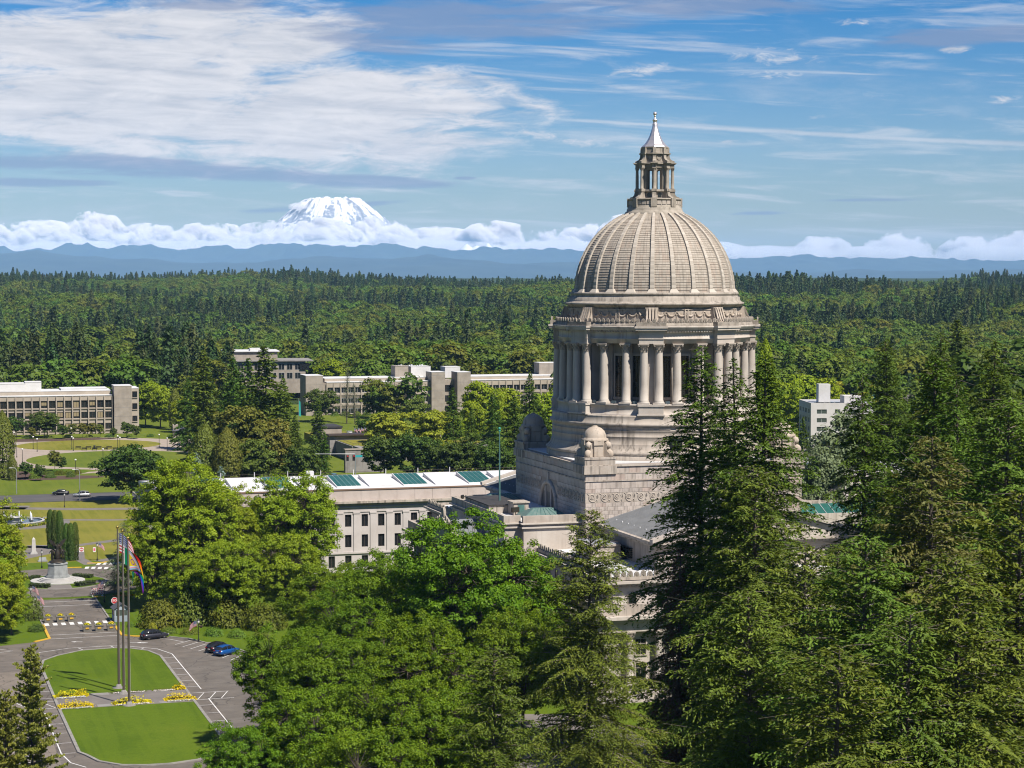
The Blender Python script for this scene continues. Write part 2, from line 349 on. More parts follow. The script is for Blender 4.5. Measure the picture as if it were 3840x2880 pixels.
# ------------------------------------------------------------------ terrain
_rng = np.random.default_rng(5)
def vnoise(x, y, seed=0):
    """smooth value noise on arrays"""
    xi = np.floor(x).astype(np.int64); yi = np.floor(y).astype(np.int64); fx = x - xi; fy = y - yi
    fx = fx*fx*(3 - 2*fx); fy = fy*fy*(3 - 2*fy)
    def h(a, b):
        n = (a*374761393 + b*668265263 + seed*974634777) & 0xffffffff
        n = ((n ^ (n >> 13))*1274126177) & 0xffffffff
        return ((n ^ (n >> 16)) & 0xffff)/65535.0
    return (h(xi, yi)*(1-fx) + h(xi+1, yi)*fx)*(1-fy) + (h(xi, yi+1)*(1-fx) + h(xi+1, yi+1)*fx)*fy
def fbm(x, y, oct=5, seed=0, gain=.5):
    r = 0; a = 1; t = 0
    for i in range(oct): r = r + a*vnoise(x*2**i, y*2**i, seed + i); t += a; a *= gain
    return r/t
def view_ds(x, y):
    dx = np.asarray(x, float) - CAM.x; dy = np.asarray(y, float) - CAM.y
    return dx*FW.x + dy*FW.y, dx*RT.x + dy*RT.y
def terrain(x, y):
    d, s = view_ds(x, y)
    z = np.interp(d, [0, 960, 1080, 1350, 1700, 2300, 3000, 3700, 4600, 6200, 7600, 9000, 10500, 14000, 60000],
                  [0, 0, -4, -14, -14, -1, 14, 23, 20, -6, 0, 58, 10, -10, -20])
    w = np.clip((d - 1150)/700, 0, 1)
    return z + w*((fbm(np.asarray(x)/520., np.asarray(y)/520., 4, 3) - .5)*38) * np.clip((12000 - d)/6000, 0, 1)

def build_ground():
    dd = np.concatenate([[-900, -400, -100], np.linspace(0, 960, 13), np.linspace(1020, 5000, 110), np.linspace(5150, 12000, 60), np.geomspace(12500, 43000, 24)])
    ss = np.linspace(-1, 1, 161)
    D, Q = np.meshgrid(dd, ss, indexing='ij'); L = Q*(520 + .55*np.clip(D, 0, None))
    X = CAM.x + FW.x*D + RT.x*L; Y = CAM.y + FW.y*D + RT.y*L; Z = terrain(X, Y)
    n, m = D.shape; v = np.stack([X, Y, Z], -1).reshape(-1, 3)
    i = np.arange(n*m).reshape(n, m); f = np.stack([i[:-1, :-1], i[:-1, 1:], i[1:, 1:], i[1:, :-1]], -1).reshape(-1, 4)
    me = bpy.data.meshes.new('ground'); me.from_pydata(v.tolist(), [], f.tolist()); me.materials.append(grass('meadow and forest floor', (.030, .050, .012), (.045, .068, .016), (.06, .07, .02), .01))
    me.polygons.foreach_set('use_smooth', [True]*len(me.polygons)); me.update()
    struct(link('ground', me))
build_ground()

def sheet(name, poly, z, m, parent=None):
    b = MB(); n = len(poly)
    a = sum(poly[i][0]*poly[(i+1) % n][1] - poly[(i+1) % n][0]*poly[i][1] for i in range(n))
    if a < 0: poly = poly[::-1]
    b.add([(x, y, z) for x, y in poly], [tuple(range(n))])
    return struct(b.build(name, m, parent))
def off(pts, w, closed=False):
    """left and right offset of a polyline"""
    P = [Vector((p[0], p[1])) for p in pts]; n = len(P); L = []; Rr = []
    for i, p in enumerate(P):
        a = P[(i-1) % n] if (closed or i) else p; b = P[(i+1) % n] if (closed or i < n-1) else p
        d = (b - a).normalized(); q = Vector((-d.y, d.x))*w/2; L.append(p + q); Rr.append(p - q)
    return L, Rr
def ribbon(b, pts, w, z, closed=False):
    L, Q = off(pts, w, closed); n = len(L); v = [(p.x, p.y, z) for p in L] + [(p.x, p.y, z) for p in Q]
    b.add(v, [(i, n + i, n + (i+1) % n, (i+1) % n) for i in range(n if closed else n-1)]); return b
def kerb(name, pts, m, w=.3, h=.14, closed=False):
    b = MB(); L, Q = off(pts, w, closed); n = len(L)
    v = [(p.x, p.y, 0.0) for p in L] + [(p.x, p.y, h) for p in L] + [(p.x, p.y, h) for p in Q] + [(p.x, p.y, 0.0) for p in Q]
    for i in range(n if closed else n-1):
        j = (i+1) % n
        b.add([v[i], v[j], v[n+j], v[n+i], v[2*n+j], v[2*n+i], v[3*n+j], v[3*n+i]], [(0, 3, 2, 1), (3, 5, 4, 2), (5, 7, 6, 4)])
    if not closed:
        for i in (0, n-1): b.add([v[i], v[n+i], v[2*n+i], v[3*n+i]], [(0, 1, 2, 3)])
    return struct(b.build(name, m))
def arc(cx, cy, ru, rv, a0, a1, n=24): return [(cx + ru*math.cos(R(a0 + (a1-a0)*i/n)), cy + rv*math.sin(R(a0 + (a1-a0)*i/n))) for i in range(n+1)]

# lawns and roads of the campus
sheet('campus_lawn', [(-330, -300), (330, -300), (330, 100), (330, 238), (-330, 238)], .012, M['lawn'])
sheet('dry_lawn', [(-140, 118), (-52, 118), (-52, 238), (-140, 238)], .018, M['lawn_dry'])
sheet('far_lawn', [(-330, 259), (330, 259), (330, 640), (-330, 640)], .012, M['lawn_far'])
sheet('street', [(-600, 239), (600, 239), (600, 258.5), (-600, 258.5)], .024, M['asphalt_new'])
LOT_R = [(-84, 20.6), (-79, 19.2), (-76.2, 16.4), (-74, 11.6), (-72.2, 11.2), (-71.5, 8.9), (-70.0, 4.5), (-66, -10), (-63.5, -30), (-63, -110)]
LOT_L = [(-98.3, 23), (-100.9, 20.6), (-107, 18.5), (-114, 12), (-121, -2), (-124, -30), (-124, -110)]
sheet('drive', [(-98.3, 66), (-98.3, 37)] + LOT_L + LOT_R[::-1] + [(-86.5, 22.8), (-86.6, 37), (-86.6, 66)], .024, M['asphalt'])
sheet('roundabout', arc(-91.5, 88, 17, 20, 0, 360, 40)[:-1], .030, M['asphalt'])
sheet('side_street', [(-82, 99), (-20, 99), (-20, 117), (-76, 117), (-84, 108)], .036, M['asphalt'])
sheet('forecourt', [(-70, -120), (-30, -120), (-30, -60), (-62, -50)], .020, M['pathgrey'])

# oval lawn with its kerb
lawn_n = [(-101.5, -25.6), (-101.5, -2), (-100.8, 3)] + [(-98.4, 6.6), (-94.3, 10.2), (-89.3, 10.9), (-86.7, 9.9), (-84, 6.8), (-82.7, 1.7), (-82.7, -25.4)]
lawn_s = [(-101.5, -35.4), (-101.3, -62.5), (-100.6, -64.2), (-99.4, -68.2), (-97, -71.0), (-94, -72.0), (-91.2, -72.1), (-87.4, -70.9), (-84.4, -67.2), (-82.7, -61.6), (-82.7, -35.4)]
sheet('oval_lawn', lawn_n, .12, M['lawn']); sheet('oval_lawn', lawn_s, .12, M['lawn'])
sheet('flag_walk', [(-101.4, -35.4), (-82.7, -35.4), (-82.7, -25.4), (-101.4, -25.4)], .115, M['pathgrey'])
kerb('kerb', lawn_n[1:] + [(-82.7, -35.4)] + lawn_s[::-1] + [(-101.5, -25.6)], M['kerb'], .42, .17, True)
for a, b_ in ((-96.2, -93.8), (-87.6, -85.2)):
    sheet('paving_slab', [(a, -33.6), (b_, -33.6), (b_, -35.3), (a, -35.3)], .135, M['concrete_grey'])
    sheet('paving_slab', [(a, -25.5), (b_, -25.5), (b_, -27.2), (a, -27.2)], .135, M['concrete_grey'])
kerb('kerb', LOT_R[1:], M['kerb'], .3, .15); kerb('kerb', LOT_L[2:], M['kerb'], .3, .15)
kerb('yellow_kerb', [(-98.3, 37), (-98.3, 23.2), (-100.9, 20.6)], M['yellow'], .45, .17)
kerb('yellow_kerb', [(-86.6, 37), (-86.4, 22.9), (-84.7, 21.4), (-82.6, 20.4)], M['yellow'], .45, .17)
kerb('yellow_kerb', [(-86.6, 66.5), (-84.6, 66.5)], M['yellow'], .4, .16)
kerb('yellow_kerb', [(-90.5, 108.5), (-85.2, 107.9)], M['yellow'], .4, .16)
kerb('yellow_kerb', [(-83.5, 113.8), (-80.5, 113.6), (-75, 119.5)], M['yellow'], .4, .16)
kerb('kerb', [(-98.3, 37), (-98.3, 66)], M['kerb'], .3, .15); kerb('kerb', [(-86.6, 37), (-86.6, 66)], M['kerb'], .3, .15)

# painted lines, each stroke its own strip
def line(pts, w=.14, z=.045, name='painted_line', closed=False): return struct(ribbon(MB(), pts, w, z, closed).build(name, M['paint']))
line([(-101.2, -70.8), (-102.8, -67.8), (-103.5, -62.4), (-103.6, -37)], .16); line([(-103.6, -30), (-103.4, 2), (-102.7, 7.1), (-100.7, 10.7), (-96, 13.2), (-89.4, 13.5), (-86.5, 12.2), (-82.4, 8.5), (-80.7, 3.3), (-80.5, -26.5)], .16)
line([(-80.5, -33.5), (-80.4, -62), (-82, -69), (-86, -74.2)], .16)
for k in range(5): line([(-103.5, -38.5 - 6.0*k), (-101.75, -38.5 - 6.0*k)], .12)
for k in range(6): line([(-103.5, -.5 - 5.3*k), (-101.75, -.5 - 5.3*k)], .12)
for k in range(5): line([(-82.4, -38.0 - 5.4*k), (-80.5, -38.0 - 5.4*k)], .12)
for k in range(6): line([(-82.4, .2 - 4.9*k), (-80.5, .2 - 4.9*k)], .12)
for x in (-103.6, -80.4):
    s_ = 1 if x > -90 else -1; x1 = x - s_*1.9
    for y in (-29.0, -34.0): line([(x1, y), (x + s_*3.5, y)], .14)
    for k in range(3): line([(x1 + s_*(.2 + 1.7*k), -33.8), (x1 + s_*(1.8 + 1.7*k), -29.2)], .12)
line([(-94.5, 12.9), (-94.0, 11.2)]); line([(-89.3, 13.3), (-88.9, 11.4)]); line([(-84.2, 10.2), (-85.2, 8.3)]); line([(-102.4, 7.2), (-101.0, 5.6)])
line([(-98, 26.6), (-86.4, 26.4)], .16); line([(-98.1, 22.8), (-87.2, 23.0)], .16); line([(-97.8, 63.2), (-86.6, 62.7)], .18); line([(-97.9, 57.9), (-86.8, 57.8)], .18)
line([(-81.8, 18.5), (-79.2, 16.8), (-77.4, 13.6)], .14)
for k in range(8): line([(-79.1 + .92*k, 11.5 - 2.35*k), (-76.1 + .95*k, 14.8 - 2.1*k)], .13)
for k in range(7): line([(-72.2 + .5*k, -9 - 3*k), (-68.2 + .5*k, -7 - 3*k)], .13)
for k in range(8): line([(-112.5, -44 - 3.4*k), (-107.2, -42.2 - 3.4*k)], .13)
line([(-113.5, 6), (-109, 11.5), (-104.8, 13.3), (-106.8, 15.5)], .14)
for k in range(8): struct(MB().box(-98.0 + 1.42*k, -97.25 + 1.42*k, 36.3, 38.9, .040, .046).build('crosswalk_stripe', M['paint']))
for k in range(6): struct(MB().add([(-84.8 + 1.25*k, 105.6 - .55*k, .046), (-84.0 + 1.25*k, 105.6 - .55*k, .046), (-83.5 + 1.25*k, 108.6 - .55*k, .046), (-84.3 + 1.25*k, 108.6 - .55*k, .046)], [(0, 1, 2, 3)]).build('crosswalk_stripe', M['paint']))
for k in range(4): struct(MB().add([(-82.0 + 1.3*k, 110.8 - .1*k, .046), (-81.2 + 1.3*k, 110.8 - .1*k, .046), (-80.4 + 1.3*k, 113.9 - .1*k, .046), (-81.2 + 1.3*k, 113.9 - .1*k, .046)], [(0, 1, 2, 3)]).build('crosswalk_stripe', M['paint']))
def arrow(x, y, rz):
    k, q = math.cos(rz), math.sin(rz)
    p = [(-.9, -.12), (.2, -.12), (.2, -.42), (1.0, 0), (.2, .42), (.2, .12), (-.9, .12)]
    struct(MB().add([(x + a*k - b*q, y + a*q + b*k, .046) for a, b in p], [tuple(range(7))]).build('painted_arrow', M['paint']))
arrow(-94.2, 18.8, R(160)); arrow(-84.0, 15.0, R(175)); line([(-86, 15.4), (-83.4, 14.4)], .22)
# patches where the carriageway was relaid
for k, (q, zz) in enumerate([([(-97.9, 20), (-92.5, 20), (-93, 60), (-97.9, 60)], .031), ([(-124, -70), (-104, -70), (-104, -5), (-124, -5)], .028), ([(-80, -60), (-70, -60), (-72, 0), (-80, 0)], .028)]):
    sheet('asphalt_patch', q, zz, asphalt('relaid asphalt', [(.165, .142, .12), (.23, .19, .15), (.155, .135, .115)][k], [(.14, .12, .10), (.19, .16, .13), (.14, .12, .10)][k]))

# roundabout island
isl = arc(-91.5, 88, 9.3, 9.6, 0, 360, 44)[:-1]
sheet('island_lawn', isl, .12, M['lawn']); kerb('kerb', isl, M['kerb'], .35, .16, True)
sheet('island_path', [(-94.2, 78.9), (-89.6, 78.7), (-89.6, 84), (-94.2, 84)], .128, M['pathgrey'])
sheet('island_path', [(-86.5, 84.6), (-82.6, 84.4), (-82.4, 88), (-86.5, 88)], .128, M['pathgrey'])
# garden paths
def path(pts, w, m='pathgrey', z=.026): return struct(ribbon(MB(), pts, w, z).build('path', M[m]))
path([(-140, 231), (-100, 229), (-75, 218), (-50, 213)], 5); path([(-110, 232), (-88, 226)], 9)
path([(-104, 201), (-83, 196), (-70, 191.5), (-50, 190)], 3); path([(-100, 147), (-86, 142), (-74, 150.5), (-50, 166)], 3.2); path([(-104, 122), (-97, 128), (-92, 134), (-90, 147)], 7)
path([(-83, 112), (-84.5, 122), (-83, 140)], 2.6); path([(-80.5, 116), (-70, 126), (-50, 140)], 4.2)
ringpts = arc(-94, 191.5, 11.5, 11.5, 0, 360, 40)[:-1]
struct(ribbon(MB(), ringpts, 4.6, .030, True).build('path', M['pathgrey']))
# plaza of tan paving across the street, two lawns laid into it
plaza = arc(-52, 395, 46, 66, 0, 360, 56)[:-1]
sheet('plaza', plaza, .026, M['pathtan'])
path([(-90, 330), (-70, 318), (-60, 321), (-48, 334)], 5, 'pathtan', .032); path([(-72, 345), (-62, 335), (-50, 318), (-30, 310)], 6, 'pathtan', .036); path([(-30, 425), (-5, 445), (15, 455)], 9, 'pathtan', .032)
def ell(cx, cy, ru, rv, n=44): return arc(cx, cy, ru, rv, 0, 360, n)[:-1]
sheet('plaza_lawn', ell(-53, 427, 25.5, 23), .05, M['lawn_dry']); sheet('plaza_lawn', ell(-49, 366, 30, 33), .05, M['lawn_far'])
sheet('plaza_lawn', ell(-72, 325, 9, 10), .05, M['lawn'])
sheet('mulch_bed', ell(-83, 318, 9, 12), .045, M['soil']); sheet('mulch_bed', ell(-74, 306, 14, 6), .045, M['soil']); sheet('mulch_bed', ell(-70, 455, 30, 7), .034, M['soil'])

# ------------------------------------------------------------------ the domed capitol
def build_capitol():
    T = thing('domed_capitol', 'pale sandstone capitol with tall ribbed dome, colonnaded drum and lantern', 'building')
    st, sc_, sw, sk = M['stone'], M['stone_clean'], M['stone_warm'], M['stone_dark']
    OCT = [R(-112.5 + 45*k) for k in range(8)]
    rng = random.Random(11)
    def rect_ring(b, u, v, w, z0, z1):     # hollow rectangle parapet
        b.box(-u, u, -v, -v + w, z0, z1); b.box(-u, u, v - w, v, z0, z1); b.box(-u, -u + w, -v + w, v - w, z0, z1); b.box(u - w, u, -v + w, v - w, z0, z1); return b
    # ---- lower body
    lb = MB(); lb.box(-27.6, 27.6, -52.6, 52.6, 0, 12.2)
    lb.box(-28.9, 28.9, -53.9, 53.9, 10.1, 11.6); lb.box(-29.6, 29.6, -54.6, 54.6, 11.6, 12.0); lb.box(-30.1, 30.1, -55.1, 55.1, 12.0, 12.45); lb.box(-29.0, 29.0, -54, 54, 0, 2.4)
    body = lb.build('main_body', sc_, T)
    rect_ring(MB(), 29.1, 54.1, .7, 12.45, 14.0).build('low_parapet', st, body)
    MB().box(-28.4, 28.4, -53.4, 53.4, 12.45, 12.62).build('terrace_roof', M['roofwhite'], body)
    # columns along the west, north and south sides
    def column_mesh(h, r, n=16, cm_=None):
        b = MB(); b.box(-r*1.32, r*1.32, -r*1.32, r*1.32, 0, r*.35)
        b.lathe([(r*1.28, r*.35), (r*1.3, r*.5), (r*1.1, r*.62), (r*1.18, r*.75), (r, r*.95), (r*1.0, h*.33), (r*.96, h*.6), (r*.86, h - r*2.0)], n)
        return b.mesh('column', cm_ or sc_)
    def capital_mesh(h, r):
        b = MB(); z0 = h - r*2.0
        b.lathe([(r*.86, z0), (r*.95, z0 + r*.08), (r*.86, z0 + r*.15), (r*.9, z0 + r*.7), (r*1.05, z0 + r*1.3), (r*1.35, z0 + r*1.72)], 16)
        for row, (zz, rr, tip) in enumerate(((.15, .9, .62), (.55, .95, 1.15))):
            for k in range(8):
                a = 2*math.pi*(k + .5*row)/8; ca, sa = math.cos(a), math.sin(a); ta, tb = -sa*r*.26, ca*r*.26
                p0, p1, p2 = r*rr, r*(rr + .1), r*(rr + .42); za, zb, zc = z0 + r*zz, z0 + r*(zz + .45), z0 + r*tip
                b.add([(p0*ca - ta, p0*sa - tb, za), (p0*ca + ta, p0*sa + tb, za), (p1*ca + ta, p1*sa + tb, zb), (p1*ca - ta, p1*sa - tb, zb), (p2*ca + ta*.7, p2*sa + tb*.7, zc), (p2*ca - ta*.7, p2*sa - tb*.7, zc), (p1*ca*.9, p1*sa*.9, zc)], [(0, 1, 2, 3), (3, 2, 4, 5), (5, 4, 6)])
        for k in range(4):
            a = math.pi/4 + math.pi/2*k; b.ball((r*1.42*math.cos(a), r*1.42*math.sin(a), z0 + r*1.5), r*.24, 6, 5)
        b.box(-r*1.25, r*1.25, -r*1.25, r*1.25, z0 + r*1.72, h); return b.mesh('capital', st)
    def columns(spots, z, h, r, parent, cm_=None):
        cm, pm = column_mesh(h, r, 16, cm_), capital_mesh(h, r)
        for (x, y, a) in spots:
            c_ = link('column', cm, parent, (x, y, z), a); link('capital', pm, c_)
    sp = [(-28.5, -50 + 3.7*k, 0) for k in range(11)] + [(-28.5, 13 + 3.7*k, 0) for k in range(11)] + [(-24 + 4.36*k, -53.5, 0) for k in range(12)]
    columns(sp, 2.4, 7.7, .55, body)
    def window(parent, x, y, z0, z1, w, axis, sgn, name='window', fm=None, mull=1):
        """framed window on a wall; axis 'x' = wall faces +-x"""
        b = MB(); f = MB(); d = .06
        def bx(bb, a0, a1, zz0, zz1, t0, t1):
            lo, hi = sorted((sgn*t0, sgn*t1))
            if axis == 'x': bb.box(x + lo, x + hi, y + a0, y + a1, zz0, zz1)
            else: bb.box(x + a0, x + a1, y + lo, y + hi, zz0, zz1)
        bx(b, -w/2, w/2, z0, z1, -.05, .02)
        o = b.build(name, M['glassdark'], parent)
        bx(f, -w/2 - .12, -w/2, z0, z1, -.05, .1); bx(f, w/2, w/2 + .12, z0, z1, -.05, .1); bx(f, -w/2 - .12, w/2 + .12, z1, z1 + .12, -.05, .1); bx(f, -w/2 - .2, w/2 + .2, z0 - .18, z0, -.05, .2)
        for k in range(mull): xx = -w/2 + w*(k+1)/(mull+1); bx(f, xx - .03, xx + .03, z0, z1, .022, .05)
        if mull: bx(f, -w/2, w/2, z1 - (z1-z0)*.3 - .03, z1 - (z1-z0)*.3 + .03, .022, .048)
        f.build('window_frame', fm or st, o); return o
    for k in range(11):
        for z0, z1 in ((3.0, 5.4), (6.6, 8.8)): window(body, -22 + 4.36*k, -52.6, z0, z1, 1.5, 'y', -1)
        for y in (-48.2 + 3.7*k,):
            for z0, z1 in ((3.0, 5.4), (6.6, 8.8)): window(body, -27.6, y, z0, z1, 1.4, 'x', -1)
    # ---- attic storey
    at = MB(); at.box(-25.4, 25.4, -50.4, 50.4, 12.62, 16.3); at.box(-26.2, 26.2, -51.2, 51.2, 16.3, 16.55); at.box(-26.7, 26.7, -51.7, 51.7, 16.55, 16.9)
    at.box(-30.0, -25.4, -17.2, 17.2, 12.62, 16.25); at.box(-30.7, -26.2, -17.9, 17.9, 16.25, 16.85)
    attic = at.build('attic_storey', sc_, T)
    MB().box(-25.8, 25.8, -50.8, 50.8, 16.9, 17.02).build('roof_membrane', M['roofwhite'], attic)
    rect_ring(MB(), 26.2, 51.2, .5, 17.02, 17.45).build('crest_base', st, attic)
    for k in range(9): window(attic, -25.4, -47 + 3.7*k, 13.5, 14.9, 1.0, 'x', -1, mull=0)
    for k in range(8): window(attic, -22.5 + 4.36*k, -50.4, 13.5, 14.9, 1.2, 'y', -1, mull=0)
    dn = MB()
    for k in range(130): dn.box(-26.05, -25.4, -50.5 + .78*k, -50.15 + .78*k, 16.0, 16.29)
    for k in range(64): dn.box(-25 + .78*k, -24.65 + .78*k, -51.05, -50.4, 16.0, 16.29)
    struct(dn.build('dentil_course', st, attic), 'stuff')
    # antefixae: palmettes standing along the parapet
    ab = MB(); pr = [(-.42, 0), (.42, 0), (.40, .35), (.34, .55), (.20, .74), (0, .82), (-.20, .74), (-.34, .55), (-.40, .35)]
    ab.loft([[(x, -.11, z) for x, z in pr], [(x, .11, z) for x, z in pr]])
    for k in range(5):
        a = R(30 + 30*k); ab.tube([(0, -.13, .12), (.34*math.cos(a), -.13, .12 + .60*math.sin(a))], [.05, .035], 4, False)
    am = ab.mesh('antefix', sk)
    def crest(parent, p0, p1, step, z, s=1.0):
        d = Vector((p1[0]-p0[0], p1[1]-p0[1])); n = max(1, int(d.length/step)); a = math.atan2(d.y, d.x)
        for k in range(n + 1):
            p = Vector(p0) + d*k/n; link('antefix', am, parent, (p.x, p.y, z), a, (s, s, s*(1.12 if k % 2 == 0 else .92)))
    crest(attic, (-25.95, -50.6), (-25.95, -17.9), .98, 17.45); crest(attic, (-25.0, -50.95), (2, -50.95), .98, 17.45)
    crest(attic, (-29.9, -17.4), (-26.4, -17.4), .9, 16.85, 1.05); crest(attic, (-25.95, 19), (-25.95, 50.6), 1.0, 17.45)
    # small roof room, plant screen, skylight strip on the west roof
    rr = MB(); rr.box(-22, -17.2, -31, -24, 17.02, 19.2); rr.box(-22.2, -17.2, -31.2, -23.8, 19.2, 19.45); rr.build('roof_room', st, attic)
    b = MB()
    for k in range(12): b.box(-21.8 + .38*k, -21.5 + .38*k, -30.8, -24.2, 19.45, 19.6)
    b.build('roof_grating', mat('galvanised grating', (.55, .57, .6), .5, metal=.4), attic)
    # ---- chambers east and west: raised blocks with low gabled metal roofs
    for s in (-1, 1):
        y0, y1 = sorted((s*18.6, s*43.5)); c_ = MB(); c_.box(-16, 16, y0, y1, 17.02, 20.4); c_.box(-16.6, 16.6, y0 - (.6 if s < 0 else 0), y1 + (.6 if s > 0 else 0), 20.4, 20.7); c_.box(-17.3, 17.3, y0 - (1.2 if s < 0 else 0), y1 + (1.2 if s > 0 else 0), 20.95, 21.35)
        for k in range(41): c_.box(-16.95, -16.6, y0 + .3 + .6*k, y0 + .6 + .6*k, 20.7, 20.95)
        for k in range(54): c_.box(-16.2 + .6*k, -15.9 + .6*k, (y0 - 1.0) if s < 0 else y1, y0 if s < 0 else (y1 + 1.0), 20.7, 20.95)
        ch = c_.build('chamber_block', st, T)
        e = y0 - .7 if s < 0 else y1 + .7; w_ = s*18.6
        rf = MB(); ya, yb = sorted((e, w_))
        for q in (-1, 1):
            rf.add([(q*16.6, ya, 21.36), (q*16.6, yb, 21.36), (0, yb, 26.2), (0, ya, 26.2), (q*16.6, ya, 21.2), (q*16.6, yb, 21.2), (0, yb, 26.0), (0, ya, 26.0)], [(0, 1, 2, 3), (4, 7, 6, 5), (0, 4, 5, 1), (0, 3, 7, 4)])
        ro = rf.build('chamber_roof', M['metalroof'], ch)
        sm = MB(); L_ = math.hypot(16.6, 4.84)
        for k in range(1, int((yb - ya)/.6)):
            yy = ya + .6*k
            for q in (-1, 1): sm.add([(q*16.5, yy - .03, 21.4), (q*16.5, yy + .03, 21.4), (0, yy + .03, 26.21), (0, yy - .03, 26.21), (q*16.5, yy - .03, 21.5), (q*16.5, yy + .03, 21.5), (0, yy + .03, 26.31), (0, yy - .03, 26.31)], [(4, 5, 6, 7), (0, 4, 7, 3), (1, 2, 6, 5)])
        struct(sm.build('roof_seam', M['metalroof'], ro), 'stuff')
        # snow guards
        for k in range(9):
            y_ = ya + 2.6*k + 1.5
            MB().box(-14.6, -14.45, y_, y_ + .16, 21.95, 22.16).build('snow_guard', M['roofwhite'], ro)
        # gable front with raking cornice
        g = MB(); f = e + s*.3
        g.add([(-16.2, f, 21.35), (16.2, f, 21.35), (0, f, 26.1), (-16.2, f - s*.5, 21.35), (16.2, f - s*.5, 21.35), (0, f - s*.5, 26.1)], [(0, 1, 2), (3, 5, 4), (0, 2, 5, 3), (1, 4, 5, 2)])
        for q in (-1, 1): g.loft([[(q*17.4, f + s*t, 21.3 + h) for t, h in ((-.6, 0), (.7, 0), (.7, .5), (-.6, .5))], [(0, f + s*t, 26.35 + h) for t, h in ((-.6, 0), (.7, 0), (.7, .5), (-.6, .5))]])
        g.build('gable', sc_, ch)
    # louvred plant grille on west chamber wall
    b = MB()
    for k in range(6): b.box(-16.35, -16.01, -33, -26.5, 17.5 + .28*k, 17.65 + .28*k)
    b.build('louvre_grille', M['glassdark'], T)
    # ---- north block with its parapet, penthouse and skylights
    nb = MB(); nb.box(-31.0, -18.62, -15.4, 15.4, 16.3, 21.2); nb.box(-28.2, -18.62, -16.7, 16.7, 16.25, 21.2)
    nb.box(-31.35, -18.62, -15.75, 15.75, 20.55, 20.8); nb.box(-28.55, -18.62, -17.05, 17.05, 20.55, 20.8); nb.box(-31.5, -18.62, -15.9, 15.9, 21.2, 21.4); nb.box(-28.7, -18.62, -17.2, 17.2, 21.2, 21.4)
    north = nb.build('north_block', sc_, T)
    b = MB(); b.box(-31.1, -30.5, -15.5, 15.5, 21.4, 22.5)
    for s in (-1, 1): b.box(-30.5, -28.3, s*15.5 - (.6 if s > 0 else 0), s*15.5 + (.6 if s < 0 else 0), 21.4, 22.5); b.box(-28.3, -18.62, s*16.8 - (.7 if s > 0 else 0), s*16.8 + (.7 if s < 0 else 0), 21.4, 22.5)
    b.build('parapet', st, north)
    MB().box(-30.5, -18.62, -14.9, 14.9, 21.4, 21.75).build('roof_membrane', M['roofwhite'], north)
    pb = MB(); pb.box(-30.6, -24.8, -5.5, 8.5, 21.75, 23.05); ph = pb.build('penthouse', st, north); MB().box(-30.75, -24.6, -5.7, 8.7, 23.05, 23.2).build('penthouse_roof', M['darkroof'], ph)
    def hip_skylight(cx, cy, ru, rv, z0, h):
        q = MB(); q.box(cx - ru, cx + ru, cy - rv, cy + rv, z0, z0 + .25); cb = q.build('skylight', M['copper'], north)
        g = MB(); iu = ru*.45; t = z0 + .25; v = [(cx - ru, cy - rv, t), (cx + ru, cy - rv, t), (cx + ru, cy + rv, t), (cx - ru, cy + rv, t), (cx - iu, cy - rv*.25, t + h), (cx + iu, cy - rv*.25, t + h), (cx + iu, cy + rv*.25, t + h), (cx - iu, cy + rv*.25, t + h)]
        g.add(v, [(0, 1, 5, 4), (1, 2, 6, 5), (2, 3, 7, 6), (3, 0, 4, 7), (4, 5, 6, 7)]); g.build('skylight_glass', M['patina'], cb)
        for k in range(9):
            f = k/8; x0 = cx - ru + 2*ru*f; x1 = cx - iu + 2*iu*f
            MB().tube([(x0, cy - rv, t + .03), (x1, cy - rv*.25, t + h + .03)], .045, 4).build('glazing_bar', M['copper'], cb)
    hip_skylight(-23.5, -11.5, 3.6, 2.4, 21.75, 1.15); hip_skylight(-23.5, 12.2, 3.6, 2.4, 21.75, 1.15)
    sb = MB(); sb.box(-27.4, -24.9, -8.8, -5.52, 21.75, 23.7); sb.box(-27.6, -24.7, -9.0, -5.71, 23.7, 23.9); sh = sb.build('stair_hut', st, north)
    MB().box(-26.7, -25.6, -8.86, -8.80, 21.8, 23.4).build('hut_door', M['copper'], sh)
    # ---- north portico with crested gable
    po = MB(); po.box(-36.2, -27.6, -14, 14, 0, 2.4); po.box(-36.4, -27.6, -14.2, 14.2, 12.4, 15.2); po.box(-37, -27.6, -14.9, 14.9, 15.2, 15.6)
    port = po.build('north_portico', sc_, T)
    columns([(-35.3, -12 + 3.43*k, 0) for k in range(8)], 2.4, 10.0, .75, port)
    g = MB(); g.add([(-36.6, -14.8, 15.6), (-36.6, 14.8, 15.6), (-36.6, 0, 20.4), (-31.0, -14.8, 15.6), (-31.0, 14.8, 15.6), (-31.0, 0, 20.4)], [(0, 2, 1), (0, 3, 5, 2), (2, 5, 4, 1), (3, 4, 5)])
    gb = g.build('portico_roof', M['metalroof'], port)
    b = MB()
    for s in (-1, 1): b.loft([[(-37.1 + t, s*15.0, 15.6 + h) for t, h in ((0, 0), (.9, 0), (.9, .55), (0, .55))], [(-37.1 + t, 0, 20.5 + h) for t, h in ((0, 0), (.9, 0), (.9, .55), (0, .55))]])
    b.build('raking_cornice', st, gb)
    for s in (-1, 1):
        for k in range(14):
            f = (k + .5)/14; link('antefix', am, gb, (-36.7, s*15*(1-f), 16.1 + 4.9*f), R(90), .95)
    link('antefix', am, gb, (-36.7, 0, 20.9), R(90), 1.9)
    # ---- square base under the drum
    q = 18.55; core = MB(); core.box(-q, q, -q, q, 16.9, 30.2).box(-q + .5, q - .5, -q + .5, q - .5, 30.2, 30.5)
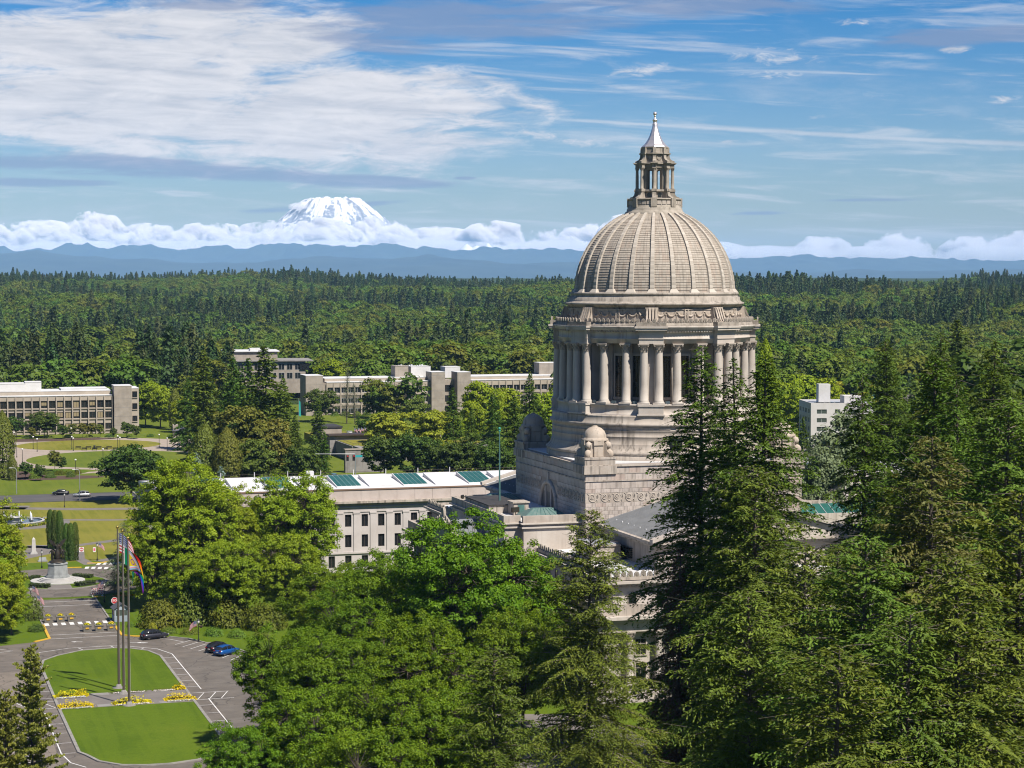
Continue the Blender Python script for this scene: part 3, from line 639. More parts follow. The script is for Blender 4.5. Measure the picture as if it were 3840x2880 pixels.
    sq = core.build('square_base', M['mortar'], T)
    MB().box(-q + .6, q - .6, -q + .6, q - .6, 30.5, 30.62).build('base_roof', M['roofwhite'], sq)
    # ashlar stones on the north and west faces, one object per stone
    unit = MB().box(-.5, .5, -.5, .5, -.5, .5)
    um = [unit.mesh('stone', mat('base stone', c, .88, c2, .4, streak=dict(c=(.085, .07, .06), s=1.3, z=.05, a=.8), fine=.07, bump=.25, bscale=3)) for c, c2 in (((.58, .51, .45), (.48, .41, .35)), ((.62, .55, .49), (.54, .46, .40)), ((.52, .46, .41), (.43, .37, .32)), ((.56, .455, .39), (.48, .38, .32)))]
    courses = [(21.3, .62), (21.92, .62), (22.54, .62), (23.16, .62), (23.78, .62), ('band', 24.42, 26.0), (26.02, .62), (26.66, 1.16), (28.0, 1.1), (29.1, 1.05)]
    cnt = 0; rest = MB()
    for face in ('n', 'w'):
        for ci, cs in enumerate(courses):
            if cs[0] == 'band': continue
            z0, h = cs; ln = 1.5 if h < .9 else 2.1; y = -q - .02 - (ci % 2)*ln*.5
            while y < q:
                L = ln*rng.uniform(.82, 1.2); a, e = max(y, -q - .03), min(y + L, q + .03); y += L
                if e - a < .25: continue
                if face == 'n' and z0 < 26.3 and abs((a + e)/2) < 4.4: continue          # arched window
                if face == 'w' and z0 < 26.2 and z0 + h < 21.2 + max(0, (16.6 - abs((a + e)/2))*.29): continue
                c0 = (a + e)/2; dz = h - .03; dl = e - a - .03; t = .12 + rng.uniform(0, .025); proud = .07
                if cnt < 300:
                    loc = (-q - proud + t/2 - .01, c0, z0 + h/2) if face == 'n' else (c0, -q - proud + t/2 - .01, z0 + h/2)
                    link('stone', um[rng.choice((0, 0, 1, 1, 2, 3))], sq, loc, 0, (t, dl, dz) if face == 'n' else (dl, t, dz)); cnt += 1
                else:
                    if face == 'n': rest.box(-q - proud, -q + .04, c0 - dl/2, c0 + dl/2, z0, z0 + dz)
                    else: rest.box(c0 - dl/2, c0 + dl/2, -q - proud, -q + .04, z0, z0 + dz)
    if rest.v: struct(rest.build('stonework', st, sq), 'stuff')
    # string courses, frieze ground, coping
    b = MB()
    for z0, z1, p in ((24.40, 26.02, .05), (27.82, 28.0, .22), (28.98, 29.1, .14), (30.15, 30.42, .28)):
        for (x0, x1, y0, y1) in ((-q - p, -q + .1, -q - p, q + p), (-q + .1, q + p, -q - p, -q + .1), (q - .1, q + p, -q + .1, q + p), (-q + .1, q - .1, q - .1, q + p)): b.box(x0, x1, y0, y1, z0, z1)
    b.build('string_course', st, sq)
    for (x0, x1, y0, y1) in ((-q - .06, -q + .05, -q, q), (q - .05, q + .06, -q, q), (-q, q, q - .05, q + .06)): MB().box(x0, x1, y0, y1, 16.9 if x1 > 0 else 20.2, 21.3 if x1 < 0 else 30.1).build('plain_wall', st, sq)
    MB().box(-q, q, -q - .06, -q + .05, 17.0, 21.3).build('plain_wall', st, sq)
    # running scroll frieze
    s_ = MB(); s_.torus((0, 0, .95), .36, .085, 'y', 0, 2*math.pi, 14, 5); s_.torus((.15, 0, .80), .66, .10, 'y', R(150), R(395), 16, 5, .05); s_.torus((0, 0, .95), .14, .08, 'y', 0, 2*math.pi, 8, 4)
    s_.tube([(-.78, 0, 1.45), (-.5, 0, 1.3), (-.42, 0, .95)], [.09, .07, .05], 5); s_.tube([(.72, 0, .5), (.9, 0, .35), (.85, 0, .1)], [.1, .08, .06], 5); s_.tube([(.95, 0, 1.3), (1.0, 0, .9), (.9, 0, .7)], [.06, .09, .05], 5)
    fm = s_.mesh('scroll_relief', st)
    for k in range(18):
        p = -q + 1.05 + 2.06*k
        link('scroll_relief', fm, sq, (p, -q - .07, 24.46)); 
        if abs(p) > 4.0: link('scroll_relief', fm, sq, (-q - .07, p, 24.46), R(-90))
    # arched thermal window on the north face
    g = MB(); pts = [(-4.1, 20.6), (4.1, 20.6)] + [(4.1*math.cos(R(a)), 21.7 + 4.1*math.sin(R(a))) for a in range(0, 181, 12)]
    g.loft([[(-q - .04, y, z) for y, z in pts], [(-q + .06, y, z) for y, z in pts]]); aw = g.build('arched_window', mat('shaded window', (.13, .11, .10), .4, spec=.4), sq)
    b = MB()
    ap = [(4.4, 20.6)] + [(4.4*math.cos(R(a)), 21.7 + 4.4*math.sin(R(a))) for a in range(0, 181, 10)] + [(-4.4, 20.6)]
    for i in range(len(ap) - 1): b.tube([(-q - .1, *ap[i]), (-q - .1, *ap[i+1])], .38, 6)
    for y in (-1.45, 1.45): b.box(-q - .24, -q - .03, y - .26, y + .26, 20.6, 25.4)
    b.box(-q - .35, -q, -.4, .4, 26.2, 27.7)
    b.build('arch_surround', sc_, aw)
    # ---- four domed turrets at the corners
    tb = MB(); tb.box(-2.55, 2.55, -2.55, 2.55, 30.3, 31.3).box(-2.75, 2.75, -2.75, 2.75, 29.0, 30.3).box(-2.65, 2.65, -2.65, 2.65, 31.3, 31.65)
    tm = tb.mesh('turret', st)
    t2 = MB(); t2.prism([(1.75*math.cos(R(22.5 + 45*k))*1.08, 1.75*math.sin(R(22.5 + 45*k))*1.08) for k in range(8)], 31.65, 34.2)
    for k in range(4):
        t2.box(1.4, 2.05, -.85, .85, 33.5, 34.25, R(90*k), (0, 0)); t2.box(1.4, 1.9, -.75, .75, 31.7, 33.4, R(90*k), (0, 0))
    t2m = t2.mesh('turret_lantern', sw)
    t3 = MB(); t3.lathe([(2.1, 34.15), (2.15, 34.45), (1.85, 34.5), (1.82, 34.75), (1.74, 35.15), (1.5, 35.7), (1.05, 36.12), (.5, 36.35), (.42, 36.36), (.4, 36.5), (0, 36.55)], 20); t3m = t3.mesh('turret_cap', sw)
    t4 = MB(); pr = [(1.3, 31.68), (2.5, 31.68), (2.62, 31.95), (2.5, 32.3), (2.2, 32.45), (2.05, 32.75), (2.05, 33.2), (2.15, 33.6), (1.95, 33.85), (1.3, 33.85)]
    t4.loft([[(x + .25, -.48, z) for x, z in pr], [(x + .25, .48, z) for x, z in pr]]); t4.torus((2.5, 0, 32.1), .3, .5, 'y', 0, 2*math.pi, 12, 6); t4.torus((2.25, 0, 33.5), .16, .5, 'y', 0, 2*math.pi, 8, 6)
    t4m = t4.mesh('scroll_bracket', sw)
    for sx in (-1, 1):
        for sy in (-1, 1):
            t_ = link('turret', tm, T, (sx*(q - 2.35), sy*(q - 2.35), 0)); la = link('turret_lantern', t2m, t_); link('turret_cap', t3m, t_)
            for k in range(4): link('scroll_bracket', t4m, t_, (0, 0, 0), R(45 + 90*k))
    # ---- round base
    rb = MB(); rb.lathe([(18.1, 30.5), (18.1, 31.3), (17.95, 31.4), (18.2, 31.6), (18.2, 31.85), (17.8, 32.1), (17.45, 32.6), (17.3, 33.1), (17.3, 33.16), (17.2, 33.2), (17.2, 34.3), (17.24, 34.34), (17.24, 34.4), (17.14, 34.45), (17.14, 35.3), (17.2, 35.33), (17.2, 35.4), (17.1, 35.45), (17.1, 36.0), (17.5, 36.15), (17.5, 36.5), (17.2, 36.6), (17.1, 37.55), (17.15, 37.7), (16.9, 37.8), (12, 37.8)], 96, cap=False)
    rbo = rb.build('round_base', M['stone_ledge'], T)
    MB().box(-1, 1, -17.5, -17.0, 31.9, 34.2, R(-9), (0, 0)).build('base_door', M['glassdark'], rbo)
    for k in range(14):
        a = R(-150 + 9*k); b = MB(); b.box(17.05, 17.17, -.9, .9, 35.55, 35.95); b.build('relief_panel', sw, rbo, None, a)
    # pedestal course below the columns, with eight projecting piers
    pd = MB(); pd.lathe([(16.35, 37.8), (16.35, 38.0), (16.2, 38.05), (16.2, 39.25), (16.45, 39.35), (16.45, 39.6), (12, 39.6)], 96, cap=False)
    for a in OCT:
        k_, s1 = math.cos(a), math.sin(a)
        for (r0, r1, hw, z0, z1) in ((14, 17.35, 2.2, 37.8, 38.05), (14, 17.15, 2.0, 38.05, 39.3), (14, 17.3, 2.15, 39.3, 39.62)):
            pd.add([(r*k_ - t*s1, r*s1 + t*k_, z) for z in (z0, z1) for r, t in ((r0, -hw), (r1, -hw), (r1, hw), (r0, hw))], [(0, 3, 2, 1), (4, 5, 6, 7), (0, 1, 5, 4), (1, 2, 6, 5), (2, 3, 7, 6), (3, 0, 4, 7)])
    pd.build('pedestal_course', sc_, rbo)
    # ---- drum wall, piers, windows, columns
    dw = MB(); dw.lathe([(13.3, 39.6), (13.3, 49.6)], 96, cap=False)
    drum = dw.build('drum_wall', sc_, T)
    pm_ = MB(); pm_.box(13.0, 15.2, -1.35, 1.35, 39.6, 49.5); pm_.box(13.0, 15.75, -.9, .9, 39.62, 49.4); pmm = pm_.mesh('drum_pier', sc_)
    for a in OCT: link('drum_pier', pmm, drum, None, a)
    pl = MB(); pl.box(13.2, 13.75, -.45, .45, 39.6, 49.5); plm = pl.mesh('pilaster', sc_)
    wg = MB(); wg.box(13.2, 13.36, -.85, .85, 40.6, 47.3); wgm = wg.mesh('drum_window', M['glassdark'])
    wl = MB(); wl.box(13.3, 13.62, -1.05, -.85, 40.3, 47.5).box(13.3, 13.62, .85, 1.05, 40.3, 47.5).box(13.3, 13.66, -1.05, 1.05, 47.3, 47.7).box(13.3, 13.7, -1.15, 1.15, 40.2, 40.6); wlm = wl.mesh('window_surround', sc_)
    wb = MB()
    for k in range(5): wb.box(13.36, 13.41, -.85 + .34*k - .0, -.81 + .34*k, 40.6, 47.3)
    for k in range(20): wb.box(13.365, 13.405, -.85, .85, 40.75 + .34*k, 40.79 + .34*k)
    wbm = wb.mesh('window_grille', mat('bronze grille', (.03, .027, .024), .6))
    sp = []
    for a in OCT:
        for d, r in ((-4.2, 16.25), (4.2, 16.25), (15.2, 15.55), (29.8, 15.55)):
            t = a + R(d); sp.append((r*math.cos(t), r*math.sin(t), t))
        for d in (15.2, 29.8): link('pilaster', plm, drum, None, a + R(d))
        for d in (9.4, 22.5, 35.6):
            w_ = link('drum_window', wgm, drum, None, a + R(d)); link('window_surround', wlm, w_); link('window_grille', wbm, w_)
    columns(sp, 39.62, 9.75, .72, drum)
    # flood lamps at the column feet
    lm = MB(); lm.box(-.35, .35, -.2, .2, .12, .5).box(-.06, .06, -.06, .06, 0, .12); lmm = lm.mesh('flood_lamp', mat('lamp housing', (.16, .2, .22), .4, metal=.5))
    for a in OCT:
        for d in (9.5, 22.5, 35.5): t = a + R(d); link('flood_lamp', lmm, drum, (15.9*math.cos(t), 15.9*math.sin(t), 39.6), t + R(90))
    # ---- entablature
    en = MB(); en.lathe([(13.2, 49.37), (16.05, 49.37), (16.05, 49.7), (16.12, 49.72), (16.12, 50.05), (16.2, 50.08), (16.2, 50.2), (16.05, 50.25), (16.05, 51.15), (16.2, 51.2), (16.25, 51.35), (16.75, 51.6), (16.8, 51.85), (16.95, 52.0), (16.95, 52.15), (14, 52.2)], 96, cap=False)
    for a in OCT:
        k_, s1 = math.cos(a), math.sin(a)
        for (r1, hw, z0, z1) in ((16.85, 1.95, 49.36, 50.1), (16.98, 2.05, 50.1, 50.22), (16.85, 1.95, 50.22, 51.2), (17.05, 2.15, 51.2, 51.5), (17.5, 2.5, 51.5, 51.86), (17.65, 2.65, 51.86, 52.17)):
            en.add([(r*k_ - t*s1, r*s1 + t*k_, z) for z in (z0, z1) for r, t in ((14.5, -hw), (r1, -hw), (r1, hw), (14.5, hw))], [(0, 3, 2, 1), (4, 5, 6, 7), (0, 1, 5, 4), (1, 2, 6, 5), (2, 3, 7, 6), (3, 0, 4, 7)])
    ent = en.build('entablature', sc_, T)
    dn = MB()
    for k in range(216):
        a = 2*math.pi*k/216; dn.box(16.1, 16.55, -.12, .12, 51.22, 51.5, a, (0, 0))
    struct(dn.build('dentil_course', st, ent), 'stuff')
    # balcony parapet: low wall with palmettes
    bp = MB(); bp.lathe([(16.55, 52.15), (16.55, 52.4), (16.5, 52.42), (16.5, 52.75), (16.3, 52.75), (16.3, 52.15)], 96, cap=False)
    for a in OCT:
        k_, s1 = math.cos(a), math.sin(a)
        bp.add([(r*k_ - t*s1, r*s1 + t*k_, z) for z in (52.17, 52.8) for r, t in ((16.2, -2.4), (17.35, -2.4), (17.35, 2.4), (16.2, 2.4))], [(0, 3, 2, 1), (4, 5, 6, 7), (0, 1, 5, 4), (1, 2, 6, 5), (2, 3, 7, 6), (3, 0, 4, 7)])
    bpo = bp.build('balcony_parapet', sk, ent)
    for k in range(120):
        a = 2*math.pi*(k + .5)/120 + OCT[0]; dd = abs(((k + .5) % 15) - 7.5); near = dd > 6.0
        r = 17.25 if near else 16.45
        link('antefix', am, bpo, (r*math.cos(a), r*math.sin(a), 52.75), a + R(90), .82)
    # ---- attic of the drum with festoon panels and buttress scrolls
    aw_ = MB(); aw_.lathe([(14.35, 52.15), (14.35, 52.6), (14.2, 52.65), (14.2, 55.1), (14.5, 55.2), (14.7, 55.45), (15.0, 55.55), (15.0, 55.85), (12, 55.86)], 96, cap=False)
    atd = aw_.build('drum_attic', M['stone_ledge'], T)
    MB().lathe([(14.85, 55.86), (14.6, 55.95), (14.3, 56.2), (14.25, 56.75), (14.0, 56.8), (13.95, 57.1), (14.1, 57.2), (14.1, 57.45), (13.6, 57.55), (12, 57.55)], 96, cap=False).build('dome_plinth', M['plinth'], atd)
    sw_ = MB(); sw_.box(14.12, 14.24, -2.75, 2.75, 52.95, 54.85)
    for y0, y1, z0, z1 in ((-2.85, 2.85, 54.75, 54.9), (-2.85, 2.85, 52.9, 53.05), (-2.85, -2.7, 53.05, 54.75), (2.7, 2.85, 53.05, 54.75)): sw_.box(14.16, 14.36, y0, y1, z0, z1)
    for k in (-1, 0, 1): sw_.torus((14.28, 1.75*k, 54.35), .62, .17, 'x', R(180), R(360), 12, 6)
    for k in (-1.5, -.5, .5, 1.5): sw_.torus((14.28, 1.75*k, 54.2), .22, .1, 'x', 0, 2*math.pi, 8, 4); sw_.tube([(14.28, 1.75*k, 54.0), (14.28, 1.75*k, 53.3)], [.12, .04], 5)
    sm_ = sw_.mesh('festoon_panel', sw)
    br = MB(); pr = [(14.0, 52.5), (16.1, 52.5), (16.1, 52.9), (15.75, 53.0), (15.35, 53.5), (15.1, 54.2), (15.05, 55.15), (14.0, 55.15)]
    br.loft([[(x, -1.05, z) for x, z in pr], [(x, 1.05, z) for x, z in pr]])
    for t in (-.75, -.25, .25, .75): br.loft([[(x + .09, t - .16, z) for x, z in pr[1:7]], [(x + .09, t + .16, z) for x, z in pr[1:7]]])
    brm = br.mesh('buttress_scroll', sw)
    for a in OCT:
        link('buttress_scroll', brm, atd, None, a)
        link('festoon_panel', sm_, atd, None, a + R(12.6)); link('festoon_panel', sm_, atd, None, a + R(32.4))
    # ---- dome: shell, 24 stepped panels, 24 ribs
    ZB, AR, BR = 57.5, 13.2, 13.95
    def prof(t): return AR*math.cos(t), ZB + BR*math.sin(t)
    tmax = math.asin((70.6 - ZB)/BR)
    sh = MB(); sh.lathe([(prof(tmax*i/30)[0] - .25, prof(tmax*i/30)[1] - .1) for i in range(31)], 72, cap=False)
    dome = sh.build('dome', M['mortar'], T)
    NC = 40; pn = MB(); half = R(7.5)
    v = []; f = []; na = 6
    for c_ in range(NC):
        t0, t1 = tmax*c_/NC, tmax*(c_+1)/NC
        for t, o in ((t0, .04), (t1, -.02)):
            r, z = prof(t); r += o*math.cos(t); z += o*math.sin(t)
            for i in range(na + 1): a = -half + 2*half*i/na; v.append((r*math.cos(a), r*math.sin(a), z))
    W_ = na + 1
    for j in range(2*NC - 1):
        for i in range(na): f.append((j*W_ + i, j*W_ + i + 1, (j+1)*W_ + i + 1, (j+1)*W_ + i))
    pn.add(v, f); pmesh = pn.mesh('dome_panel', dome_tile_mat(tmax, NC, ZB, BR))
    rb_ = MB()
    L1, L2, L3, L4 = [], [], [], []
    secs = []
    for i in range(NC + 1):
        t = tmax*i/NC; r, z = prof(t); hw = .43*(1 - .42*(t/tmax)); nx, nz = math.cos(t), math.sin(t); base = -.15
        oo = .30 if i % 2 == 0 else .26
        secs.append([(r + nx*base, -hw, z + nz*base), (r + nx*oo, -hw*.8, z + nz*oo), (r + nx*oo, hw*.8, z + nz*oo), (r + nx*base, hw, z + nz*base)])
    rb_.loft(secs); rb_.add([(13.2, -.85, 57.5), (14.0, -.85, 57.5), (14.0, .85, 57.5), (13.2, .85, 57.5), (13.1, -.6, 58.1), (13.55, -.5, 58.1), (13.55, .5, 58.1), (13.1, .6, 58.1)], [(0, 3, 2, 1), (4, 5, 6, 7), (0, 1, 5, 4), (1, 2, 6, 5), (2, 3, 7, 6), (3, 0, 4, 7)])
    rmesh = rb_.mesh('dome_rib', M['dome_rib'])
    for k in range(24):
        a = R(-112.5 + 15*k); link('dome_rib', rmesh, dome, None, a); link('dome_panel', pmesh, dome, None, a + R(7.5))
    # ---- lantern
    lb = MB(); lb.lathe([(4.95, 70.3), (4.95, 70.9), (4.75, 70.95), (4.65, 71.3), (4.55, 71.6), (4.42, 71.7), (4.42, 71.9), (4.32, 71.95), (4.32, 72.85), (4.5, 72.9), (4.5, 73.1), (3.9, 73.15), (3.0, 73.2)], 40)
    for a in OCT: lb.box(4.2, 4.62, -.5, .5, 71.7, 73.18, a, (0, 0))
    lan = lb.build('lantern', M['lantern'], T)
    for a in OCT:
        for t in (-11, 0, 11): MB().box(4.30, 4.38, -.33, .33, 72.1, 72.7, 0).build('lantern_panel', st, lan, None, a + R(22.5 + t))
    lc = MB()
    def ngon(r, z0, z1): lc.prism([(r*math.cos(a), r*math.sin(a)) for a in OCT], z0, z1)
    ngon(2.45, 73.15, 74.3); ngon(2.9, 74.3, 74.62)
    for a in OCT:
        lc.box(2.2, 3.45, -.45, .45, 74.28, 74.66, a, (0, 0)); lc.box(2.2, 3.2, -.34, .34, 73.15, 74.28, a, (0, 0))
        pr = [(2.3, 73.15), (4.2, 73.15), (4.1, 73.35), (3.7, 73.45), (3.45, 73.75), (3.35, 74.25), (2.3, 74.25)]
        k_, s1 = math.cos(a), math.sin(a)
        lc.loft([[(x*k_ - t*s1, x*s1 + t*k_, z) for x, z in pr] for t in (-.3, .3)])
    lcore = lc.build('lantern_plinth', M['lantern'], lan)
    nm = MB(); pts = [(-.34, 73.3), (.34, 73.3), (.34, 73.75)] + [(.34*math.cos(R(t)), 73.8 + .34*math.sin(R(t))) for t in range(15, 180, 30)] + [(-.34, 73.75)]
    nm.loft([[(2.2, y, z) for y, z in pts], [(2.30, y, z) for y, z in pts]]); nmm = nm.mesh('niche', M['glassdark'])
    for a in OCT: link('niche', nmm, lcore, None, a + R(22.5))
    # open arcade: eight piers joined by arches, free columns in front
    pa = MB(); pa.box(1.65, 2.35, -.42, .42, 74.62, 78.5); pam = pa.mesh('arcade_pier', M['lantern'])
    ar = MB()
    hw = .62; oy = 1.02
    for i in range(8):
        t0, t1 = R(180*i/8), R(180*(i+1)/8)
        p = [(hw*math.cos(t0), 77.3 + hw*math.sin(t0)), (hw*math.cos(t1), 77.3 + hw*math.sin(t1))]
        ar.add([(x, p[0][0], p[0][1]) for x in (1.75, 2.12)] + [(x, p[1][0], p[1][1]) for x in (1.75, 2.12)] + [(x, p[0][0], 78.6) for x in (1.75, 2.12)] + [(x, p[1][0], 78.6) for x in (1.75, 2.12)], [(0, 1, 3, 2), (1, 5, 7, 3), (0, 2, 6, 4)])
    for s in (-1, 1): ar.box(1.75, 2.12, min(s*hw, s*oy), max(s*hw, s*oy), 77.3, 78.6); ar.box(1.78, 2.1, min(s*.5, s*.66), max(s*.5, s*.66), 74.62, 77.3)
    arm_ = ar.mesh('arcade_arch', M['lantern'])
    for a in OCT: link('arcade_pier', pam, lan, None, a); link('arcade_arch', arm_, lan, None, a + R(22.5))
    columns([(2.95*math.cos(a), 2.95*math.sin(a), a) for a in OCT], 74.65, 3.6, .27, lan, M['lantern'])
    le = MB()
    for (r, z0, z1) in ((2.55, 78.24, 78.85), (2.9, 78.85, 79.05)): le.prism([(r*math.cos(a), r*math.sin(a)) for a in OCT], z0, z1)
    for a in OCT:
        for (r1, hw_, z0, z1) in ((3.25, .36, 78.25, 78.8), (3.45, .5, 78.8, 78.95), (3.6, .6, 78.95, 79.1)): le.box(1.8, r1, -hw_, hw_, z0, z1, a, (0, 0))
    for (r, z0, z1) in ((2.3, 79.05, 79.4), (2.15, 79.4, 80.5), (2.55, 80.55, 80.72), (2.35, 80.5, 80.55), (2.2, 80.72, 81.6), (2.3, 81.6, 81.75)): le.prism([(r*math.cos(a), r*math.sin(a)) for a in OCT], z0, z1)
    for a in OCT:
        k_, s1 = math.cos(a), math.sin(a)
        pr = [(1.9, 79.05), (3.3, 79.05), (3.3, 79.35), (3.1, 79.42), (2.7, 79.6), (2.5, 79.95), (2.45, 80.5), (1.9, 80.5)]
        le.loft([[(x*k_ - t*s1, x*s1 + t*k_, z) for x, z in pr] for t in (-.27, .27)]); le.box(1.9, 2.62, -.34, .34, 80.5, 80.75, a, (0, 0)); le.box(1.9, 2.42, -.25, .25, 80.75, 81.6, a, (0, 0))
    lent = le.build('lantern_crown', M['lantern'], lan)
    ro = MB(); ro.torus((2.02, 0, 79.95), .40, .07, 'x', 0, 2*math.pi, 16, 5); rom = ro.mesh('roundel', sk)
    for a in OCT: link('roundel', rom, lent, None, a + R(22.5))
    cp = MB(); cp.lathe([(2.3, 81.7), (2.2, 81.85), (1.75, 82.25), (1.3, 82.85), (.95, 83.55), (.68, 84.3), (.48, 85.0), (.40, 85.5)], 8, a0=OCT[0], smooth=False)
    cp.lathe([(.44, 85.48), (.44, 85.58), (.36, 85.6), (.33, 86.15), (.42, 86.2), (.42, 86.28), (.2, 86.5), (.1, 86.75)], 14)
    cap = cp.build('lantern_roof', M['tin'], lan)
    fi = MB(); fi.ball((0, 0, 86.92), .19, 12, 8); fi.ball((0, 0, 87.33), .32, 14, 9); fi.lathe([(.1, 86.7), (.06, 87.05), (.06, 87.1)], 8); fi.build('finial', M['tin'], cap)
    return T

def dome_tile_mat(tmax, NC, ZB, BR):
    """dome panels: joints between the stone tiles, colour differing tile by tile, rain marks"""
    m = bpy.data.materials.new('dome tile stone'); m.use_nodes = True; N = NT(m.node_tree); tc = N.n('ShaderNodeTexCoord'); oi = N.n('ShaderNodeObjectInfo')
    sp = N.n('ShaderNodeSeparateXYZ', i_0=tc.outputs['Object']); x, y, z = sp.outputs
    ang = N.m('DIVIDE', N.m('ARCTAN2', y, x), R(15)/6.0)
    cr = N.m('DIVIDE', N.m('ARCSINE', N.m('DIVIDE', N.m('SUBTRACT', z, ZB), BR)), tmax/NC)
    fa = N.m('ABSOLUTE', N.m('SUBTRACT', N.m('FRACT', ang), .5)); fc = N.m('ABSOLUTE', N.m('SUBTRACT', N.m('FRACT', cr), .5))
    j1 = N.ss(fa, .44, .5); j2 = N.ss(fc, .40, .5); j = N.m('MAXIMUM', N.m('MULTIPLY', j1, .6), N.m('MULTIPLY', j2, .62))
    wn = N.n('ShaderNodeTexWhiteNoise', noise_dimensions='3D'); N.put(wn.inputs[0], N.xyz(N.m('FLOOR', ang), N.m('FLOOR', cr), N.m('MULTIPLY', oi.outputs['Random'], 50.0)))
    nz = N.noise(tc.outputs['Object'], .5, 5, .6)
    c = N.mix(N.m('ADD', N.m('MULTIPLY', wn.outputs[0], .6), N.m('MULTIPLY', nz, .4)), (.365, .31, .245, 1), (.495, .43, .35, 1))
    pk = N.n('ShaderNodeTexWhiteNoise', noise_dimensions='3D'); N.put(pk.inputs[0], N.xyz(N.m('FLOOR', ang), N.m('FLOOR', N.m('DIVIDE', cr, 3.0)), N.m('MULTIPLY', oi.outputs['Random'], 91.0)))
    c = N.mix(N.ss(pk.outputs[0], .78, .82, 0, .5), c, (.43, .335, .26, 1))
    c = N.mix(N.m('MULTIPLY', j, .62), c, (.16, .12, .09, 1))
    st = N.noise(N.xyz(N.m('MULTIPLY', ang, .9), N.m('MULTIPLY', cr, .06), oi.outputs['Random']), 2.2, 4, .65)
    c = N.mix(N.ss(st, .46, .72, 0, .68), c, (.19, .16, .125, 1))
    b = N.n('ShaderNodeBsdfPrincipled', i_Base_Color=N.mix(1.0, c, (KA, KA*1.01, KA*1.04, 1), 'MULTIPLY')); b.inputs['Roughness'].default_value = .85; b.inputs['Specular IOR Level'].default_value = .25
    bp = N.n('ShaderNodeBump', i_Height=N.m('SUBTRACT', 1.0, j)); bp.inputs['Strength'].default_value = .6; bp.inputs['Distance'].default_value = .04; N.put(b.inputs['Normal'], bp.outputs[0])
    o = N.n('ShaderNodeOutputMaterial'); m.node_tree.links.new(b.outputs[0], o.inputs[0]); return m
def rib_mat():
    m = bpy.data.materials.new('dome rib stone'); m.use_nodes = True; N = NT(m.node_tree); tc = N.n('ShaderNodeTexCoord'); oi = N.n('ShaderNodeObjectInfo')
    sp = N.n('ShaderNodeSeparateXYZ', i_0=tc.outputs['Object'])
    cr = N.m('MULTIPLY', N.m('ARCSINE', N.m('DIVIDE', N.m('SUBTRACT', sp.outputs[2], 57.5), 14.2)), 22.0)
    wn = N.n('ShaderNodeTexWhiteNoise', noise_dimensions='2D'); N.put(wn.inputs[0], N.xyz(N.m('FLOOR', cr), N.m('MULTIPLY', oi.outputs['Random'], 77.0)))
    j = N.ss(N.m('ABSOLUTE', N.m('SUBTRACT', N.m('FRACT', cr), .5)), .42, .5)
    c = N.mix(wn.outputs[0], (.45, .39, .315, 1), (.55, .485, .40, 1)); c = N.mix(N.m('MULTIPLY', j, .55), c, (.2, .16, .12, 1))
    b = N.n('ShaderNodeBsdfPrincipled', i_Base_Color=N.mix(1.0, c, (KA, KA*1.01, KA*1.04, 1), 'MULTIPLY')); b.inputs['Roughness'].default_value = .85; b.inputs['Specular IOR Level'].default_value = .25
    o = N.n('ShaderNodeOutputMaterial'); m.node_tree.links.new(b.outputs[0], o.inputs[0]); return m
M['dome_rib'] = rib_mat()
M['lantern'] = mat('lantern stone', (.43, .375, .31), .88, (.31, .27, .215), .8, streak=dict(c=(.075, .06, .05), s=2.6, z=.1, a=.8, p=.5), fine=.08, bump=.3, bscale=4)
M['plinth'] = mat('dome plinth stone', (.46, .40, .335), .88, (.33, .285, .235), .5, streak=dict(c=(.10, .085, .07), s=1.6, z=.12, a=.85, lo=.44, hi=.66), fine=.08, bump=.3, bscale=3)
CAPITOL = build_capitol()
# tall green flagpole on the north block roof
t = thing('flagpole', 'tall bare green flagpole rising from the capitol roof beside the dome', 'flagpole', (-27.0, .5, 23.2))
MB().tube([(0, 0, 0), (0, 0, 6), (0, 0, 11.7)], [.17, .13, .08], 10).build('pole', M['copper'], t)
MB().ball((0, 0, 11.9), .24, 10, 7).lathe([(.16, 11.4), (.2, 11.6), (.1, 11.75)], 8).build('finial', mat('verdigris', (.05, .30, .22), .6), t)
# roof flood lights
fl = thing('roof_floodlight', 'dark flood lamp on the white west roof, by the crested parapet', 'lamp', (-17.5, -48.2, 17.02))
MB().box(-.7, .7, -.15, .25, .75, 1.55).build('lamp_head', M['bronze'], fl); MB().tube([(0, 0, 0), (0, 0, .8)], .07, 6).box(-.5, .5, -.25, .25, 0, .1).build('stand', M['bronze'], fl)
dup(fl, (-27.8, -11.0, 21.75), R(20), 'dark flood lamp beside the black-topped penthouse on the north roof', 'roof flood lamps', 1.0)
dup(fl, (-30.0, 12.4, 21.75), R(60), 'small flood lamp at the far left corner of the north roof', 'roof flood lamps', .8)
fl['group'] = 'roof flood lamps'

